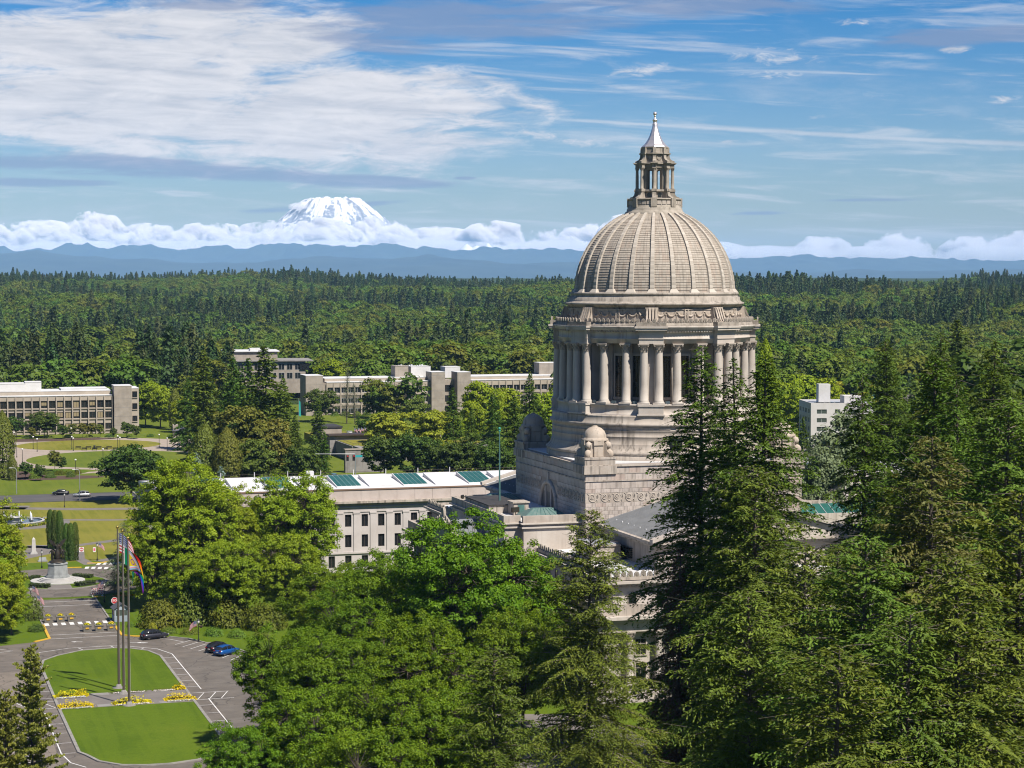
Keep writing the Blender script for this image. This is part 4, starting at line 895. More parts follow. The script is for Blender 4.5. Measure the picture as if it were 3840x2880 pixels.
# ------------------------------------------------------------------ other buildings
def pane_window(parent, x0, x1, y, z0, z1, glass, frame, mull=1, sill=None, depth=.25, blind=None, name='window'):
    """window in a wall facing -y: recessed glass, frame, mullions, optional sill"""
    o = MB().box(x0, x1, y + .02, y + .06, z0, z1).build(name, glass, parent)
    f = MB(); t = .07
    f.box(x0 - t, x0, y - .06, y + .06, z0 - t, z1 + t).box(x1, x1 + t, y - .06, y + .06, z0 - t, z1 + t).box(x0, x1, y - .06, y + .06, z1, z1 + t).box(x0, x1, y - .06, y + .06, z0 - t, z0)
    for k in range(mull): xx = x0 + (x1-x0)*(k+1)/(mull+1); f.box(xx - .04, xx + .04, y - .04, y + .02, z0, z1)
    f.build('window_frame', frame, o)
    if sill: MB().box(x0 - .2, x1 + .2, y - .25, y + .05, z0 - .3, z0 - t).build('window_sill', sill, o)
    if blind: MB().box(x0 + .02, x1 - .02, y - .0, y + .019, z1 - (z1-z0)*blind, z1).build('blind', M['blind'], o)
    return o
M['blind'] = mat('window blind', (.30, .24, .13), .9)
M['frame_white'] = mat('pale mullion', (.55, .56, .54), .6)
M['frame_dark'] = mat('brown window frame', (.06, .042, .032), .6)

def wall_with_holes(b, x0, x1, z0, z1, y, th, xs, zs):
    """wall in the xz plane at y (front) with window openings: xs = [(a,b)], zs = [(c,d)]"""
    zcur = z0
    for c, d in sorted(zs):
        b.box(x0, x1, y, y + th, zcur, c)
        xc = x0
        for a, e in sorted(xs): b.box(xc, a, y, y + th, c, d); xc = e
        b.box(xc, x1, y, y + th, c, d); zcur = d
    b.box(x0, x1, y, y + th, zcur, z1); return b

def stone_hall():
    T = thing('stone_hall', 'pale stone office hall with white roof and green skylights, left of the capitol', 'building', (-31, 85, 0))
    # local: x = south, y = depth, facade at y = 0
    X0, X1 = -41.5, 41.3; xs = [-2.85 + 3.45*k for k in range(-11, 13)]
    zs = [(1.0, 3.4), (5.1, 7.65), (9.3, 11.8)]
    w = MB(); wall_with_holes(w, X0, X1, 0, 12.3, 0, .6, [(x - .66, x + .66) for x in xs], zs)
    w.box(X0, X0 + .6, .6, 30, 0, 12.3).box(X1 - .6, X1, .6, 30, 0, 12.3).box(X0, X1, 30, 30.6, 0, 12.3).box(X0 + .6, X1 - .6, .9, 30, 0, 12.2)
    body = w.build('wall', M['stone_hall'], T)
    MB().box(X0 - .15, X1 + .15, -.15, 30.7, 12.3, 13.9).box(X0 - .35, X1 + .35, -.35, 30.9, 13.2, 13.4).build('frieze', M['stone_hall'], T)
    c = MB(); c.box(X0 - .8, X1 + .8, -.8, 31.2, 13.9, 14.15).box(X0 - 1.1, X1 + 1.1, -1.1, 31.5, 14.15, 14.6)
    c.build('cornice', M['stone'], T)
    # attic band: separate slabs with joints
    n = 22
    for k in range(n):
        a, e = X0 + (X1-X0)*k/n, X0 + (X1-X0)*(k+1)/n
        MB().box(a + .02, e - .02, .25, .8, 14.6, 16.75).build('attic_slab', M['stone_hall2'], T)
    MB().box(X0 + .1, X1 - .1, .35, 30.3, 14.6, 16.6).build('attic_core', M['mortar'], T)
    MB().box(X0 - .1, X1 + .1, .1, 1.0, 16.75, 17.0).build('coping', M['copper_brown'], T)
    # pilasters between the windows
    for k in range(len(xs) + 1):
        x = xs[0] - 1.72 + 3.45*k
        p = MB().box(x - .6, x + .6, -.16, .02, 4.2, 11.9).box(x - .72, x + .72, -.26, .02, 12.0, 12.3).box(x - .66, x + .66, -.2, .02, 11.85, 12.0).build('pilaster', M['stone_hall'], T)
    MB().box(X0, X1, -.25, .02, 3.8, 4.2).build('belt_course', M['stone_hall'], T)
    for x in xs:
        for z0, z1 in zs: pane_window(T, x - .62, x + .62, .32, z0 + .06, z1 - .06, M['glassdark'], M['frame_dark'], 1)
    # roof: shallow white slope, with glazed and plain skylight hoods
    r = MB(); r.add([(X0, .6, 17.0), (X1, .6, 17.0), (X1, 15, 18.2), (X0, 15, 18.2), (X1, 30, 17.0), (X0, 30, 17.0), (X0, .6, 16.5), (X1, .6, 16.5), (X1, 30, 16.5), (X0, 30, 16.5)], [(0, 1, 2, 3), (3, 2, 4, 5), (0, 3, 5, 9, 6), (1, 7, 8, 4, 2), (0, 6, 7, 1), (5, 4, 8, 9)])
    roof = r.build('roof', M['roofwhite'], T)
    k = 0
    for x in (-37, -30, -23, -16, -9, -2, 5, 12, 19, 26, 33):
        glazed = k % 2 == 1; k += 1; hw = 2.7 if glazed else 2.9; z0, z1 = 17.35, 18.75
        h = MB(); h.add([(x - hw, 2.2, 17.0), (x + hw, 2.2, 17.0), (x + hw, 12.5, 17.9), (x - hw, 12.5, 17.9), (x - hw, 2.2, z0), (x + hw, 2.2, z0), (x + hw, 12.5, z1), (x - hw, 12.5, z1)], [(0, 1, 5, 4), (1, 2, 6, 5), (2, 3, 7, 6), (3, 0, 4, 7), (4, 5, 6, 7)])
        hood = h.build('skylight_hood', M['roofwhite'], roof)
        if glazed:
            for i in range(5):
                for j in range(2):
                    a, e = x - hw + .15 + (2*hw - .3)*i/5 + .05, x - hw + .15 + (2*hw - .3)*(i+1)/5 - .05; c0, c1 = 2.5 + 4.9*j + .05, 2.5 + 4.9*(j+1) - .1
                    zz = lambda y: z0 + (z1-z0)*(y - 2.2)/10.3 + .05
                    MB().add([(a, c0, zz(c0)), (e, c0, zz(c0)), (e, c1, zz(c1)), (a, c1, zz(c1)), (a, c0, zz(c0) - .05), (e, c0, zz(c0) - .05)], [(0, 1, 2, 3), (4, 5, 1, 0)]).build('glass_pane', M['glassgreen'], hood)
    for x in (-26.5, -19.5, -12.5, -5.5, 1.5, 8.5, 15.5, 22.5): MB().tube([(x, 14.5, 18.0), (x, 14.5, 19.6)], .09, 6).build('vent_pipe', M['roofwhite'], roof)
    MB().box(-8.5, -7.0, 14.2, 15.5, 18.0, 19.5).build('roof_hatch', M['roofwhite'], roof)
    b = MB()
    for z in (18.6, 19.1): b.tube([(X0, 14.9, z), (X1, 14.9, z)], .03, 4)
    b.build('safety_rail', M['frame_dark'], roof)
M['stone_hall'] = mat('hall stone', (.60, .545, .52), .88, (.53, .475, .45), .3, fine=.05, streak=dict(c=(.28, .23, .2), s=1., z=.05, a=.35))
M['stone_hall2'] = mat('hall attic stone', (.56, .48, .43), .88, (.48, .405, .355), .4, fine=.06)
M['copper_brown'] = mat('brown coping', (.25, .16, .11), .6)
stone_hall()

def slab_office(name, label, loc, rz, wings, towers, pent, rows, bay, roofz, par, style, depth=24):
    T = thing(name, label, 'building', loc, rz)
    for (X0, X1) in wings:
        n = max(1, int(round((X1 - X0)/bay))); bw = (X1 - X0)/n
        core = MB().box(X0, X1, 1.0, depth, 0, roofz - .4).build('wall', M['precast'], T)
        MB().box(X0, X1, .4, 1.02, rows[-1][1] + .25, roofz).build('roof_fascia', M['precast'], T)
        MB().box(X0 - .1, X1 + .1, .2, depth + .2, roofz, roofz + .25).build('roof', M['roofwhite'], T)
        MB().box(X0, X1, 5.0, depth - 3, roofz + .25, roofz + par).build('roof_upstand', M['precast'], T); MB().box(X0 - .05, X1 + .05, 4.9, depth - 2.9, roofz + par, roofz + par + .15).build('upper_roof', M['roofwhite'], T)
        for k in range(n + 1):
            x = X0 + bw*k; MB().box(x - .22, x + .22, .0, 1.02, 0, roofz - .2).build('fin', M['precast'], T)
        for k in range(n):
            a, e = X0 + bw*k + .22, X0 + bw*(k+1) - .22
            for ri, (z0, z1) in enumerate(rows):
                rr = random.Random(k*31 + ri)
                bl = rr.uniform(.5, 1.0) if (style == 'left' and rr.random() < .33) else None
                pane_window(T, a + .25, e - .25, .86, z0, z1, M['glassdark'], M['frame_dark' if style == 'left' else 'frame_white'], 1, None, blind=bl)
                # bulging spandrel below each window
                s = MB(); zb = (rows[ri-1][1] if ri else 0.0) + .15; zt = z0 - .1
                pr = [(1.0, zb), (.85, zb), (.55, zb + (zt-zb)*.35), (.28, zb + (zt-zb)*.55), (.25, zt - .15), (.35, zt), (1.0, zt)] if style != 'left' else [(1.0, zb), (.72, zb), (.72, zt - .75), (.35, zt - .5), (.3, zt - .1), (.4, zt), (1.0, zt)]
                s.loft([[(a, y, z) for y, z in pr], [(e, y, z) for y, z in pr]]); s.build('spandrel', M['precast'], T)
    for (x0, x1, y0, y1, h) in towers:
        t_ = MB().box(x0, x1, y0, y1, 0, h).build('stair_tower', M['concrete'], T); MB().box(x0 - .08, x1 + .08, y0 - .08, y1 + .08, h, h + .18).build('tower_cap', M['roofwhite'], t_)
        for z in np.arange(3.2, h, 3.4): MB().box(x0 - .02, x1 + .02, y0 - .02, y0 + .01, z, z + .07).build('panel_joint', M['concrete_grey'], t_)
    for (x0, x1, y0, y1, z0, z1, m) in pent: MB().box(x0, x1, y0, y1, z0, z1).box(x0 - .1, x1 + .1, y0 - .1, y1 + .1, z1, z1 + .15).build('plant_room', M[m], T)
    return T
M['plantwhite'] = mat('white plant room cladding', (.70, .68, .66), .7, (.62, .60, .57), .3)
rows = [(1.9, 4.0), (6.2, 8.4), (10.2, 12.7)]
TL = slab_office('office_block', 'cream three-storey office block with deep windows across the round lawns, far left', (-33.6, 480, 0), R(-1.2),
    [(-59.5, -5.2)], [(-4.7, 2.0, -1.2, 9, 18.3)], [(-60, -37.5, 6, 16, 16.5, 19.3, 'plantwhite'), (-37.5, -31.5, 6.5, 15, 16.5, 19.8, 'plantwhite'), (-24, -6.5, 8.5, 20, 16.4, 17.0, 'roofwhite')], rows, 2.95, 14.7, 1.6, 'left')
for k, (z0, z1) in enumerate([(4.6, 6.6), (9.3, 11.4), (13.8, 16.0)]):
    pane_window(TL, 2.5, 4.2, .7, z0, z1, M['glassdark'], M['frame_dark'], 0, M['precast'])
b = MB(); wall_with_holes(b, 2.0, 4.9, 0, 17.2, .8, .4, [(2.4, 4.3)], [(4.5, 6.7), (9.2, 11.5), (13.7, 16.1)]); b.box(2.0, 4.9, 1.3, 16, 0, 17.2); b.build('end_bay', M['precast'], TL)
MB().box(1.9, 5.0, .7, 16.2, 17.2, 17.4).build('end_bay_roof', M['roofwhite'], TL)
MB().tube([(-5.0, -.15, 0), (-5.0, -.15, 14.4)], .12, 6).build('drainpipe', mat('rusty pipe', (.16, .05, .03), .7), TL)
rows2 = [(.7, 2.7), (5.2, 7.2), (9.7, 11.8)]
TC = slab_office('office_block', 'long concrete office block with ribbed window bays behind the domed capitol', (32.5, 560, 0), 0,
    [(29.5, 75.5), (95, 150)], [(20, 27.6, -.6, 12, 17.3), (76, 82.1, -2.2, 8, 18.2), (87.8, 93.9, -2.2, 8, 18.0), (131, 140, 14, 22, 21)],
    [(62.5, 68.5, 10, 18, 15, 20.5, 'concrete'), (70, 79, 11, 20, 15, 20.2, 'plantwhite'), (86, 93, 12, 20, 15, 19.8, 'plantwhite')], rows2, 3.17, 14.2, 1.5, 'mid')
MB().box(27.6, 29.5, .8, 20, 0, 14).box(82.1, 87.8, 3.2, 12, 0, 14.6).build('link_wall', M['concrete'], TC)
for z0, z1 in ((.5, 3), (5, 7.6), (9.4, 12.2)): pane_window(TC, 82.5, 87.4, 3.14, z0, z1, M['glassdark'], M['frame_dark'], 2)
b = MB()
for k in range(9): b.ball((64 + 1.6*k, 14 + (k % 3)*2, 20.3), .5 + .12*(k % 3), 6, 5)
b.build('roof_vents', mat('grey roof plant', (.45, .45, .46), .5, metal=.3), TC)

def upper_office():
    T = thing('hillside_office', 'stepped pale office building half hidden by firs behind the concrete block', 'building', (52, 740, 0), R(-6))
    MB().box(-4, 36, 0, 30, 0, 16.5).build('wall', M['concrete'], T); MB().box(-5, 22, 6, 28, 16.5, 21.3).build('upper_storey', M['concrete'], T)
    MB().box(-5.5, 40, -1.5, 31, 16.5, 17.0).build('roof', M['concrete_grey'], T); MB().box(-6, 23, 5, 29, 21.3, 21.8).build('upper_roof', M['roofwhite'], T); MB().box(8, 18, 8, 18, 21.8, 23.0).build('plant_room', M['plantwhite'], T)
    for k in range(9): pane_window(T, -3 + 4.2*k, -.2 + 4.2*k, -.06, 12.2, 15.2, M['glassdark'], M['frame_white'], 1)
    for k in range(9): pane_window(T, -3 + 4.2*k, -.2 + 4.2*k, -.06, 7.6, 10.6, M['glassdark'], M['frame_white'], 1)
    MB().box(33, 38, -.6, 4, 12.0, 15.4).build('glazed_corner', M['glassdark'], T); MB().box(-6, -4.05, -2, 10, 0, 18.0).build('stair_wing', M['concrete'], T)
upper_office()

def apartment():
    T = thing('apartment_tower', 'white flat-roofed apartment block with small windows right of the dome', 'building', (176.5, 313.5, 0), R(-14))
    # near corner at origin; x along the sunny face, faces -y ; left face along +y
    m = M['aptwhite']; W_, D_ = 22, 21; H_ = 17.6
    MB().box(0.3, W_ - .3, .3, D_ - .3, 0, H_ - .6).build('core', M['mortar'], T)
    zs = [(2.1 + 2.95*k, 3.6 + 2.95*k) for k in range(5)]
    xs = [(2.0, 5.4), (8.2, 10.0), (13, 16.4)]; b = MB(); wall_with_holes(b, 0, W_, 0, H_, 0, .3, xs, zs); b.build('wall', m, T)
    ys = [(1.6, 3.4), (4.6, 5.4), (6.6, 8.4), (10.4, 13.6), (16, 18.5)]
    b = MB(); wall_with_holes(b, 0, D_ - .3, 0, H_, 0, .3, ys, zs)
    w = b.build('wall', m, T, (0, D_, 0), R(-90))
    MB().box(W_ - .3, W_, .3, D_, 0, H_).box(.3, W_, D_ - .3, D_, 0, H_).build('wall', m, T)
    for z0, z1 in zs:
        for a, e in xs: pane_window(T, a + .05, e - .05, .2, z0 + .05, z1 - .05, M['glassgrey'], M['frame_white'], 1)
        for a, e in ys:
            o = pane_window(T, a + .05, e - .05, .2, z0 + .05, z1 - .05, M['glassgrey'], M['frame_white'], 1); o.location = (0, D_, 0); o.rotation_euler = (0, 0, R(-90))
    rf = MB().box(.4, W_ - .4, .4, D_ - .4, H_ - .6, H_ - .35).build('roof', M['roofgrey'], T)
    MB().box(4, 8, 7, 11, H_ - .35, H_ + 6.0).build('lift_tower', M['plantwhite'], rf); MB().box(12, 18, 3, 10, H_ - .35, H_ + 2.2).build('plant_room', m, rf)
    for k in range(5): MB().box(2 + 1.7*k, 3.2 + 1.7*k, 2, 5, H_ - .3, H_ + .1).build('roof_panel', M['glassdark'], rf)
M['aptwhite'] = mat('white render', (.68, .645, .615), .9, (.60, .565, .535), .3, fine=.04); M['glassgrey'] = mat('grey window glass', (.08, .10, .085), .2, spec=.5); M['roofgrey'] = mat('pale grey roof', (.42, .44, .47), .8)
apartment()

def south_hall():
    T = thing('south_hall', 'pale stone hall with small gabled front and glass roof right of the capitol', 'building', (70, 92, 0))
    MB().box(0, 60, 0, 26, 0, 16.6).build('wall', M['stone_hall'], T); MB().box(-.4, 60.4, -.4, 26.4, 15.0, 15.4).build('cornice', M['stone'], T); MB().box(.4, 59.6, .4, 25.6, 16.6, 16.9).build('roof', M['roofwhite'], T)
    MB().box(-6, 20, -9, 0, 0, 11.5).build('front_block', M['stone'], T)
    g = MB(); g.add([(1.5, -6.5, 11.5), (12.5, -6.5, 11.5), (7, -6.5, 15.3), (1.5, 0, 11.5), (12.5, 0, 11.5), (7, 0, 15.3)], [(0, 1, 2), (0, 2, 5, 3), (1, 4, 5, 2)]); g.build('gable', M['stone_hall'], T)
    MB().add([(.9, -7, 11.35), (7, -7, 15.65), (7, 0, 15.65), (.9, 0, 11.35), (13.1, -7, 11.35), (13.1, 0, 11.35)], [(0, 1, 2, 3), (1, 4, 5, 2)]).build('gable_roof', M['stone_clean'], T)
    for k in range(3): MB().box(7 + 3*k, 9 + 3*k, 4, 8, 16.9, 17.15).build('roof_light', M['glassdark'], T)
    for k in range(9): pane_window(T, 16 + 4.6*k, 17.6 + 4.6*k, -.06, 10.2, 12.8, M['glassdark'], M['frame_dark'], 1)
    s = MB(); s.add([(-6, -13, 9.2), (30, -13, 9.2), (30, -9.1, 11.0), (-6, -9.1, 11.0), (-6, -13, 0), (30, -13, 0), (-6, -9.1, 0)], [(0, 1, 2, 3), (4, 5, 1, 0), (6, 4, 0, 3)]); s.build('glass_lean_to', M['glassgreen'], T)
    for k in range(19): MB().tube([(-6 + 2*k, -13.05, 9.25), (-6 + 2*k, -9.1, 11.06)], .07, 4).build('glazing_bar', M['roofwhite'], T)
    MB().box(-6.2, 30.2, -13.4, -13.01, 6.8, 9.3).build('lean_to_wall', M['stone_clean'], T)
south_hall()

def cottage(label, x, y, z, rz, w, d, h, wallm, roofm, sc=1.0):
    T = thing('house', label, 'house', (x, y, z), rz)
    MB().box(-w/2, w/2, -d/2, d/2, -3, h).add([(-w/2, -d/2, h), (w/2, -d/2, h), (0, -d/2, h + w*.42)], [(0, 1, 2)]).add([(-w/2, d/2, h), (0, d/2, h + w*.42), (w/2, d/2, h)], [(0, 1, 2)]).build('wall', wallm, T)
    r = MB(); e = .6; hz = h + w*.42
    for s in (-1, 1): r.add([(s*(w/2 + e), -d/2 - e, h - e*.84), (s*(w/2 + e), d/2 + e, h - e*.84), (0, d/2 + e, hz), (0, -d/2 - e, hz), (s*(w/2 + e), -d/2 - e, h - e*.84 + .25), (s*(w/2 + e), d/2 + e, h - e*.84 + .25), (0, d/2 + e, hz + .25), (0, -d/2 - e, hz + .25)], [(0, 3, 2, 1), (4, 5, 6, 7), (0, 1, 5, 4), (0, 4, 7, 3), (1, 2, 6, 5)])
    ro = r.build('roof', roofm, T); MB().box(w*.15, w*.15 + .7, -.4, .4, hz - 1.5, hz + .9).build('chimney', M['mortar'], ro)
    for s in (-1, 1): pane_window(T, s*w*.25 - .6, s*w*.25 + .6, -d/2 - .07, h - 2, h - .6, M['glassdark'], M['frame_white'], 1)
    pane_window(T, -.5, .5, -d/2 - .07, h + .4, h + 1.5, M['glassdark'], M['frame_white'], 1)
teal = mat('teal siding', (.10, .34, .34), .8); cream = mat('cream siding', (.62, .58, .5), .85); shingle = mat('grey shingle roof', (.13, .115, .105), .9, (.17, .15, .135), 2.0); slate = mat('slate roof', (.075, .08, .095), .85, (.10, .105, .12), 2.0)
cottage('teal-sided house with grey gabled roof among bright trees right of the dome', 262.5, 454, 0, R(18), 11, 13, 12.0, teal, shingle)
cottage('small cream house with dark roof beyond the white apartment block', 306, 483, 0, R(60), 10, 12, 12.5, cream, slate)
cottage('dark-roofed house squeezed between the apartment block and the glass-roofed hall', 116, 188, 0, R(75), 12, 14, 8.0, M['plantwhite'], slate)
cottage('white house glimpsed among the firs at the far right', 253, 394, 0, R(40), 11, 13, 10, M['plantwhite'], shingle)

def terrace():
    T = thing('garden_terrace', 'concrete garden terrace with grass top beyond the stone hall roof', 'terrace', (22.5, 333, 0))
    MB().box(0, 46, 0, 26, 0, 5.0).build('retaining_wall', M['concrete_grey'], T); MB().box(.5, 45.5, .5, 25.5, 5.0, 5.12).build('grass_top', M['lawn_dry'], T)
    b = MB()
    for k in range(24): b.tube([(.25 + 1.9*k, .25, 5), (.25 + 1.9*k, .25, 6)], .04, 4)
    b.tube([(.25, .25, 6), (45.7, .25, 6)], .04, 4); b.tube([(.25, .25, 6), (.25, 25.7, 6)], .04, 4); b.build('railing', M['frame_dark'], T)
    MB().box(-2, 30, 26, 31, 0, 6.6).build('pavilion', M['concrete_grey'], T); MB().box(-2.5, 31, 25, 32, 6.6, 7.1).build('pavilion_roof', M['frame_dark'], T)
    MB().box(-4, 3, 30, 44, 0, 9.0).build('lift_block', M['concrete'], T); MB().box(-4.3, 3.3, 29.7, 44.3, 9.0, 9.5).build('lift_block_roof', M['darkroof'], T)
    MB().box(2, 46, 60, 62, 0, 3.4).build('upper_wall', M['concrete'], T); MB().box(2, 46, 62, 90, 0, 3.2).build('upper_lawn', M['lawn_dry'], T)
terrace()
def underpass():
    T = thing('street_wall', 'stained concrete wall at the street corner behind the traffic lights', 'wall', (4, 296, 0))
    MB().box(8, 20, 0, 2.0, 0, 7.0).build('wall', M['concrete_grey'], T); MB().box(18, 20, 2, 34, 0, 5.5).build('return_wall', M['concrete_grey'], T); MB().box(7.8, 20.2, -.2, 2.2, 7.0, 7.3).build('coping', M['concrete'], T)
underpass()
def kiosk():
    T = thing('garden_pavilion', 'low dark-roofed garden pavilion at the end of the round lawns', 'pavilion', (-16, 447, 0), R(-6))
    MB().box(-3.6, 3.6, 0, 5, 0, 3.0).build('wall', mat('brown brick', (.16, .115, .085), .9, (.2, .15, .11), 2), T); MB().box(-4.2, -2.2, -.5, 5.5, 0, 5.0).build('chimney_block', M['concrete'], T)
    MB().add([(-4.6, -1.2, 3.0), (4.6, -1.2, 3.0), (4.6, 6.2, 3.0), (-4.6, 6.2, 3.0), (-2.5, 2, 4.5), (2.5, 2, 4.5), (2.5, 3, 4.5), (-2.5, 3, 4.5)], [(0, 1, 5, 4), (1, 2, 6, 5), (2, 3, 7, 6), (3, 0, 4, 7), (4, 5, 6, 7), (0, 3, 2, 1)]).build('roof', slate, T)
    MB().box(-1.6, 2.8, -.05, .02, .4, 2.6).build('window', M['glassdark'], T)
kiosk()

# ------------------------------------------------------------------ cars
def car_proto(name, label, paint, loc, rz, style='hatch', group='cars parked and driving'):
    T = thing(name, label, 'car', loc, rz, group)     # drives towards +x, origin at ground centre
    L, Wd = 4.6, 1.86; h = Wd/2
    # side outline of the body shell: (x, z_low, z_belt, half width)
    st = [(-2.3, .42, .86, .74), (-2.22, .30, .98, .86), (-1.7, .24, 1.02, .92), (-.6, .22, 1.0, .93), (.6, .22, .98, .93), (1.2, .24, .95, .92), (1.8, .26, .86, .89), (2.2, .32, .74, .80), (2.3, .42, .62, .68)]
    secs = [[(x, -w*.93, z0), (x, -w, z0 + (z1-z0)*.45), (x, -w*.95, z1), (x, w*.95, z1), (x, w, z0 + (z1-z0)*.45), (x, w*.93, z0)] for x, z0, z1, w in st]
    body = MB().loft(secs, True).build('body', paint, T)
    rear = -2.1 if style == 'hatch' else -1.75
    cab = [(rear - .02, 1.0, .80), (rear + .35, 1.42 if style == 'hatch' else 1.30, .70), (-.9, 1.58 if style == 'hatch' else 1.44, .66), (.1, 1.58 if style == 'hatch' else 1.44, .66), (.55, 1.44, .68), (1.25, .96, .80)]
    def cs(x, z, w): return [(x, -min(.82, w + .10), .94), (x, -w, z), (x, w, z), (x, min(.82, w + .10), .94)]
    MB().loft([cs(*c) for c in cab], True).build('window_glass', M['glassdark'], T)
    top = [(x, z, w) for x, z, w in cab[1:5]]
    MB().loft([[(x, -w - .02, z - .05), (x, -w*.9, z + .03), (x, w*.9, z + .03), (x, w + .02, z - .05)] for x, z, w in top], True).build('roof', paint, T)
    for s in (-1, 1):
        for x, z in ((-.75, 1.53), (.15, 1.53)): MB().tube([(x - .05, s*.86, .97), (x, s*.68, z if style == 'hatch' else z - .13)], .045, 4).build('pillar', paint, T)
    for x in (-1.42, 1.42):
        for s in (-1, 1):
            w = MB().torus((x, s*.80, .33), .23, .115, 'y', 0, 2*math.pi, 16, 6).build('wheel', M['tyre'], T)
            r = MB(); r.lathe([(.0, -.06), (.2, -.05), (.22, .05), (.0, .06)], 10); me = r.mesh('rim', M['rim']); o = link('rim', me, w, (x, s*.82, .33), 0, None, (R(90), 0, 0))
    for s in (-1, 1):
        MB().box(-2.30, -2.16, s*.62 - .17, s*.62 + .17, .78, .98).build('tail_light', M['taillight'], T)
        MB().box(2.12, 2.27, s*.58 - .18, s*.58 + .18, .60, .74).build('headlight', M['headlight'], T)
        MB().ball((.85, s*1.0, 1.02), .12, 7, 5, .7, 1, .7).build('mirror', paint, T)
    MB().box(-2.36, -2.20, -.78, .78, .30, .46).build('bumper', M['tyre'], T); MB().box(-2.335, -2.30, -.24, .24, .62, .74).build('licence_plate', M['paint'], T)
    return T
M['tyre'] = mat('tyre rubber', (.02, .02, .02), .8); M['rim'] = mat('wheel rim', (.45, .45, .46), .35, metal=.8)
M['taillight'] = mat('red lamp', (.45, .02, .03), .25); M['headlight'] = mat('clear lamp', (.75, .78, .8), .15)
def paintm(n, c, met=.3): return mat(n, c, .28, metal=met, spec=.6)
car_proto('car', 'dark grey estate car driving away past the yellow kerb', paintm('dark grey paint', (.035, .035, .045)), (-81.6, 18.2, .03), R(20))
car_proto('car', 'black car parked behind the blue one in the angled bays', paintm('black paint', (.016, .014, .018)), (-73.2, 3.4, .03), R(38))
car_proto('car', 'bright blue hatchback parked in the angled bays beside the black car', paintm('blue paint', (.012, .10, .36)), (-72.4, .2, .03), R(38))
car_proto('car', 'black saloon on the far street beyond the fountain lawn', paintm('black saloon paint', (.012, .012, .014)), (-77.2, 255.5, .03), R(180), 'saloon')
car_proto('car', 'silver hatchback on the far street by the round tree', paintm('silver paint', (.42, .43, .44), .6), (-72.0, 249, .03), R(180))
car_proto('car', 'pale blue car at the street corner behind the stone hall roof', paintm('pale blue paint', (.10, .25, .36)), (2, 266, 1.2), R(-80))
car_proto('car', 'red car glimpsed at the lower edge of the parking bays', paintm('red paint', (.35, .03, .03)), (-66.6, -10.2, .03), R(38))

# ------------------------------------------------------------------ flags and flagpoles
def flag_mat(name, kind):
    m = bpy.data.materials.new(name); m.use_nodes = True; N = NT(m.node_tree); uv = N.n('ShaderNodeUVMap'); uv.uv_map = 'UVMap'
    sp = N.n('ShaderNodeSeparateXYZ', i_0=uv.outputs[0]); u, v = sp.outputs[0], sp.outputs[1]
    gt = lambda a, b: N.m('GREATER_THAN', a, b)
    if kind == 'us':
        s = gt(N.m('FRACT', N.m('MULTIPLY', v, 6.5)), .5); c = N.mix(s, (.55, .03, .05, 1), (.8, .78, .78, 1))
        can = N.m('MULTIPLY', gt(.4, u), gt(v, 6/13.)); c = N.mix(can, c, (.02, .04, .20, 1))
        su = N.m('SUBTRACT', N.m('FRACT', N.m('MULTIPLY', u, 6/.4)), .5); sv = N.m('SUBTRACT', N.m('FRACT', N.m('MULTIPLY', N.m('SUBTRACT', v, 6/13.), 5/(7/13.))), .5)
        d = N.m('SQRT', N.m('ADD', N.m('MULTIPLY', su, su), N.m('MULTIPLY', sv, sv))); c = N.mix(N.m('MULTIPLY', can, gt(.3, d)), c, (.8, .8, .82, 1))
    elif kind == 'green':
        c = (.01, .22, .10, 1); du = N.m('MULTIPLY', N.m('SUBTRACT', u, .5), 1.6); dv = N.m('SUBTRACT', v, .5); d = N.m('SQRT', N.m('ADD', N.m('MULTIPLY', du, du), N.m('MULTIPLY', dv, dv)))
        c = N.mix(gt(.32, d), c, (.7, .5, .08, 1)); c = N.mix(gt(.25, d), c, (.12, .3, .45, 1)); e = N.m('MINIMUM', u, N.m('SUBTRACT', 1.0, u)); c = N.mix(gt(.03, e), c, (.75, .75, .7, 1))
    else:
        ramp = N.n('ShaderNodeValToRGB', i_Fac=v); cr = ramp.color_ramp; cr.interpolation = 'CONSTANT'
        cols = [(.22, .03, .35), (.02, .08, .5), (.01, .30, .10), (.85, .6, .02), (.85, .22, .01), (.6, .02, .02)]
        cr.elements[0].position = 0; cr.elements[0].color = col(cols[0]); cr.elements[1].position = 1/6; cr.elements[1].color = col(cols[1])
        for i in range(2, 6): e = cr.elements.new(i/6); e.color = col(cols[i])
        c = ramp.outputs[0]; t = N.m('ADD', u, N.m('MULTIPLY', N.m('ABSOLUTE', N.m('SUBTRACT', v, .5)), 1.1))
        for lim, cc in ((.70, (.02, .02, .02)), (.63, (.22, .09, .03)), (.56, (.25, .55, .75)), (.49, (.8, .35, .45)), (.42, (.8, .8, .8)), (.36, (.85, .62, .02))): c = N.mix(gt(lim, t), c, col(cc))
        du = N.m('MULTIPLY', N.m('SUBTRACT', u, .13), 1.6); dv = N.m('SUBTRACT', v, .5); d = N.m('ABSOLUTE', N.m('SUBTRACT', N.m('SQRT', N.m('ADD', N.m('MULTIPLY', du, du), N.m('MULTIPLY', dv, dv))), .12)); c = N.mix(gt(.025, d), c, (.3, .05, .4, 1))
    c = N.mix(1.0, c, (KA, KA, KA, 1), 'MULTIPLY')
    b = N.n('ShaderNodeBsdfDiffuse', i_Color=c); t_ = N.n('ShaderNodeBsdfTranslucent', i_Color=c); mx = N.n('ShaderNodeMixShader'); mx.inputs[0].default_value = .3
    L = m.node_tree.links.new; L(b.outputs[0], mx.inputs[1]); L(t_.outputs[0], mx.inputs[2]); o = N.n('ShaderNodeOutputMaterial'); L(mx.outputs[0], o.inputs[0]); return m
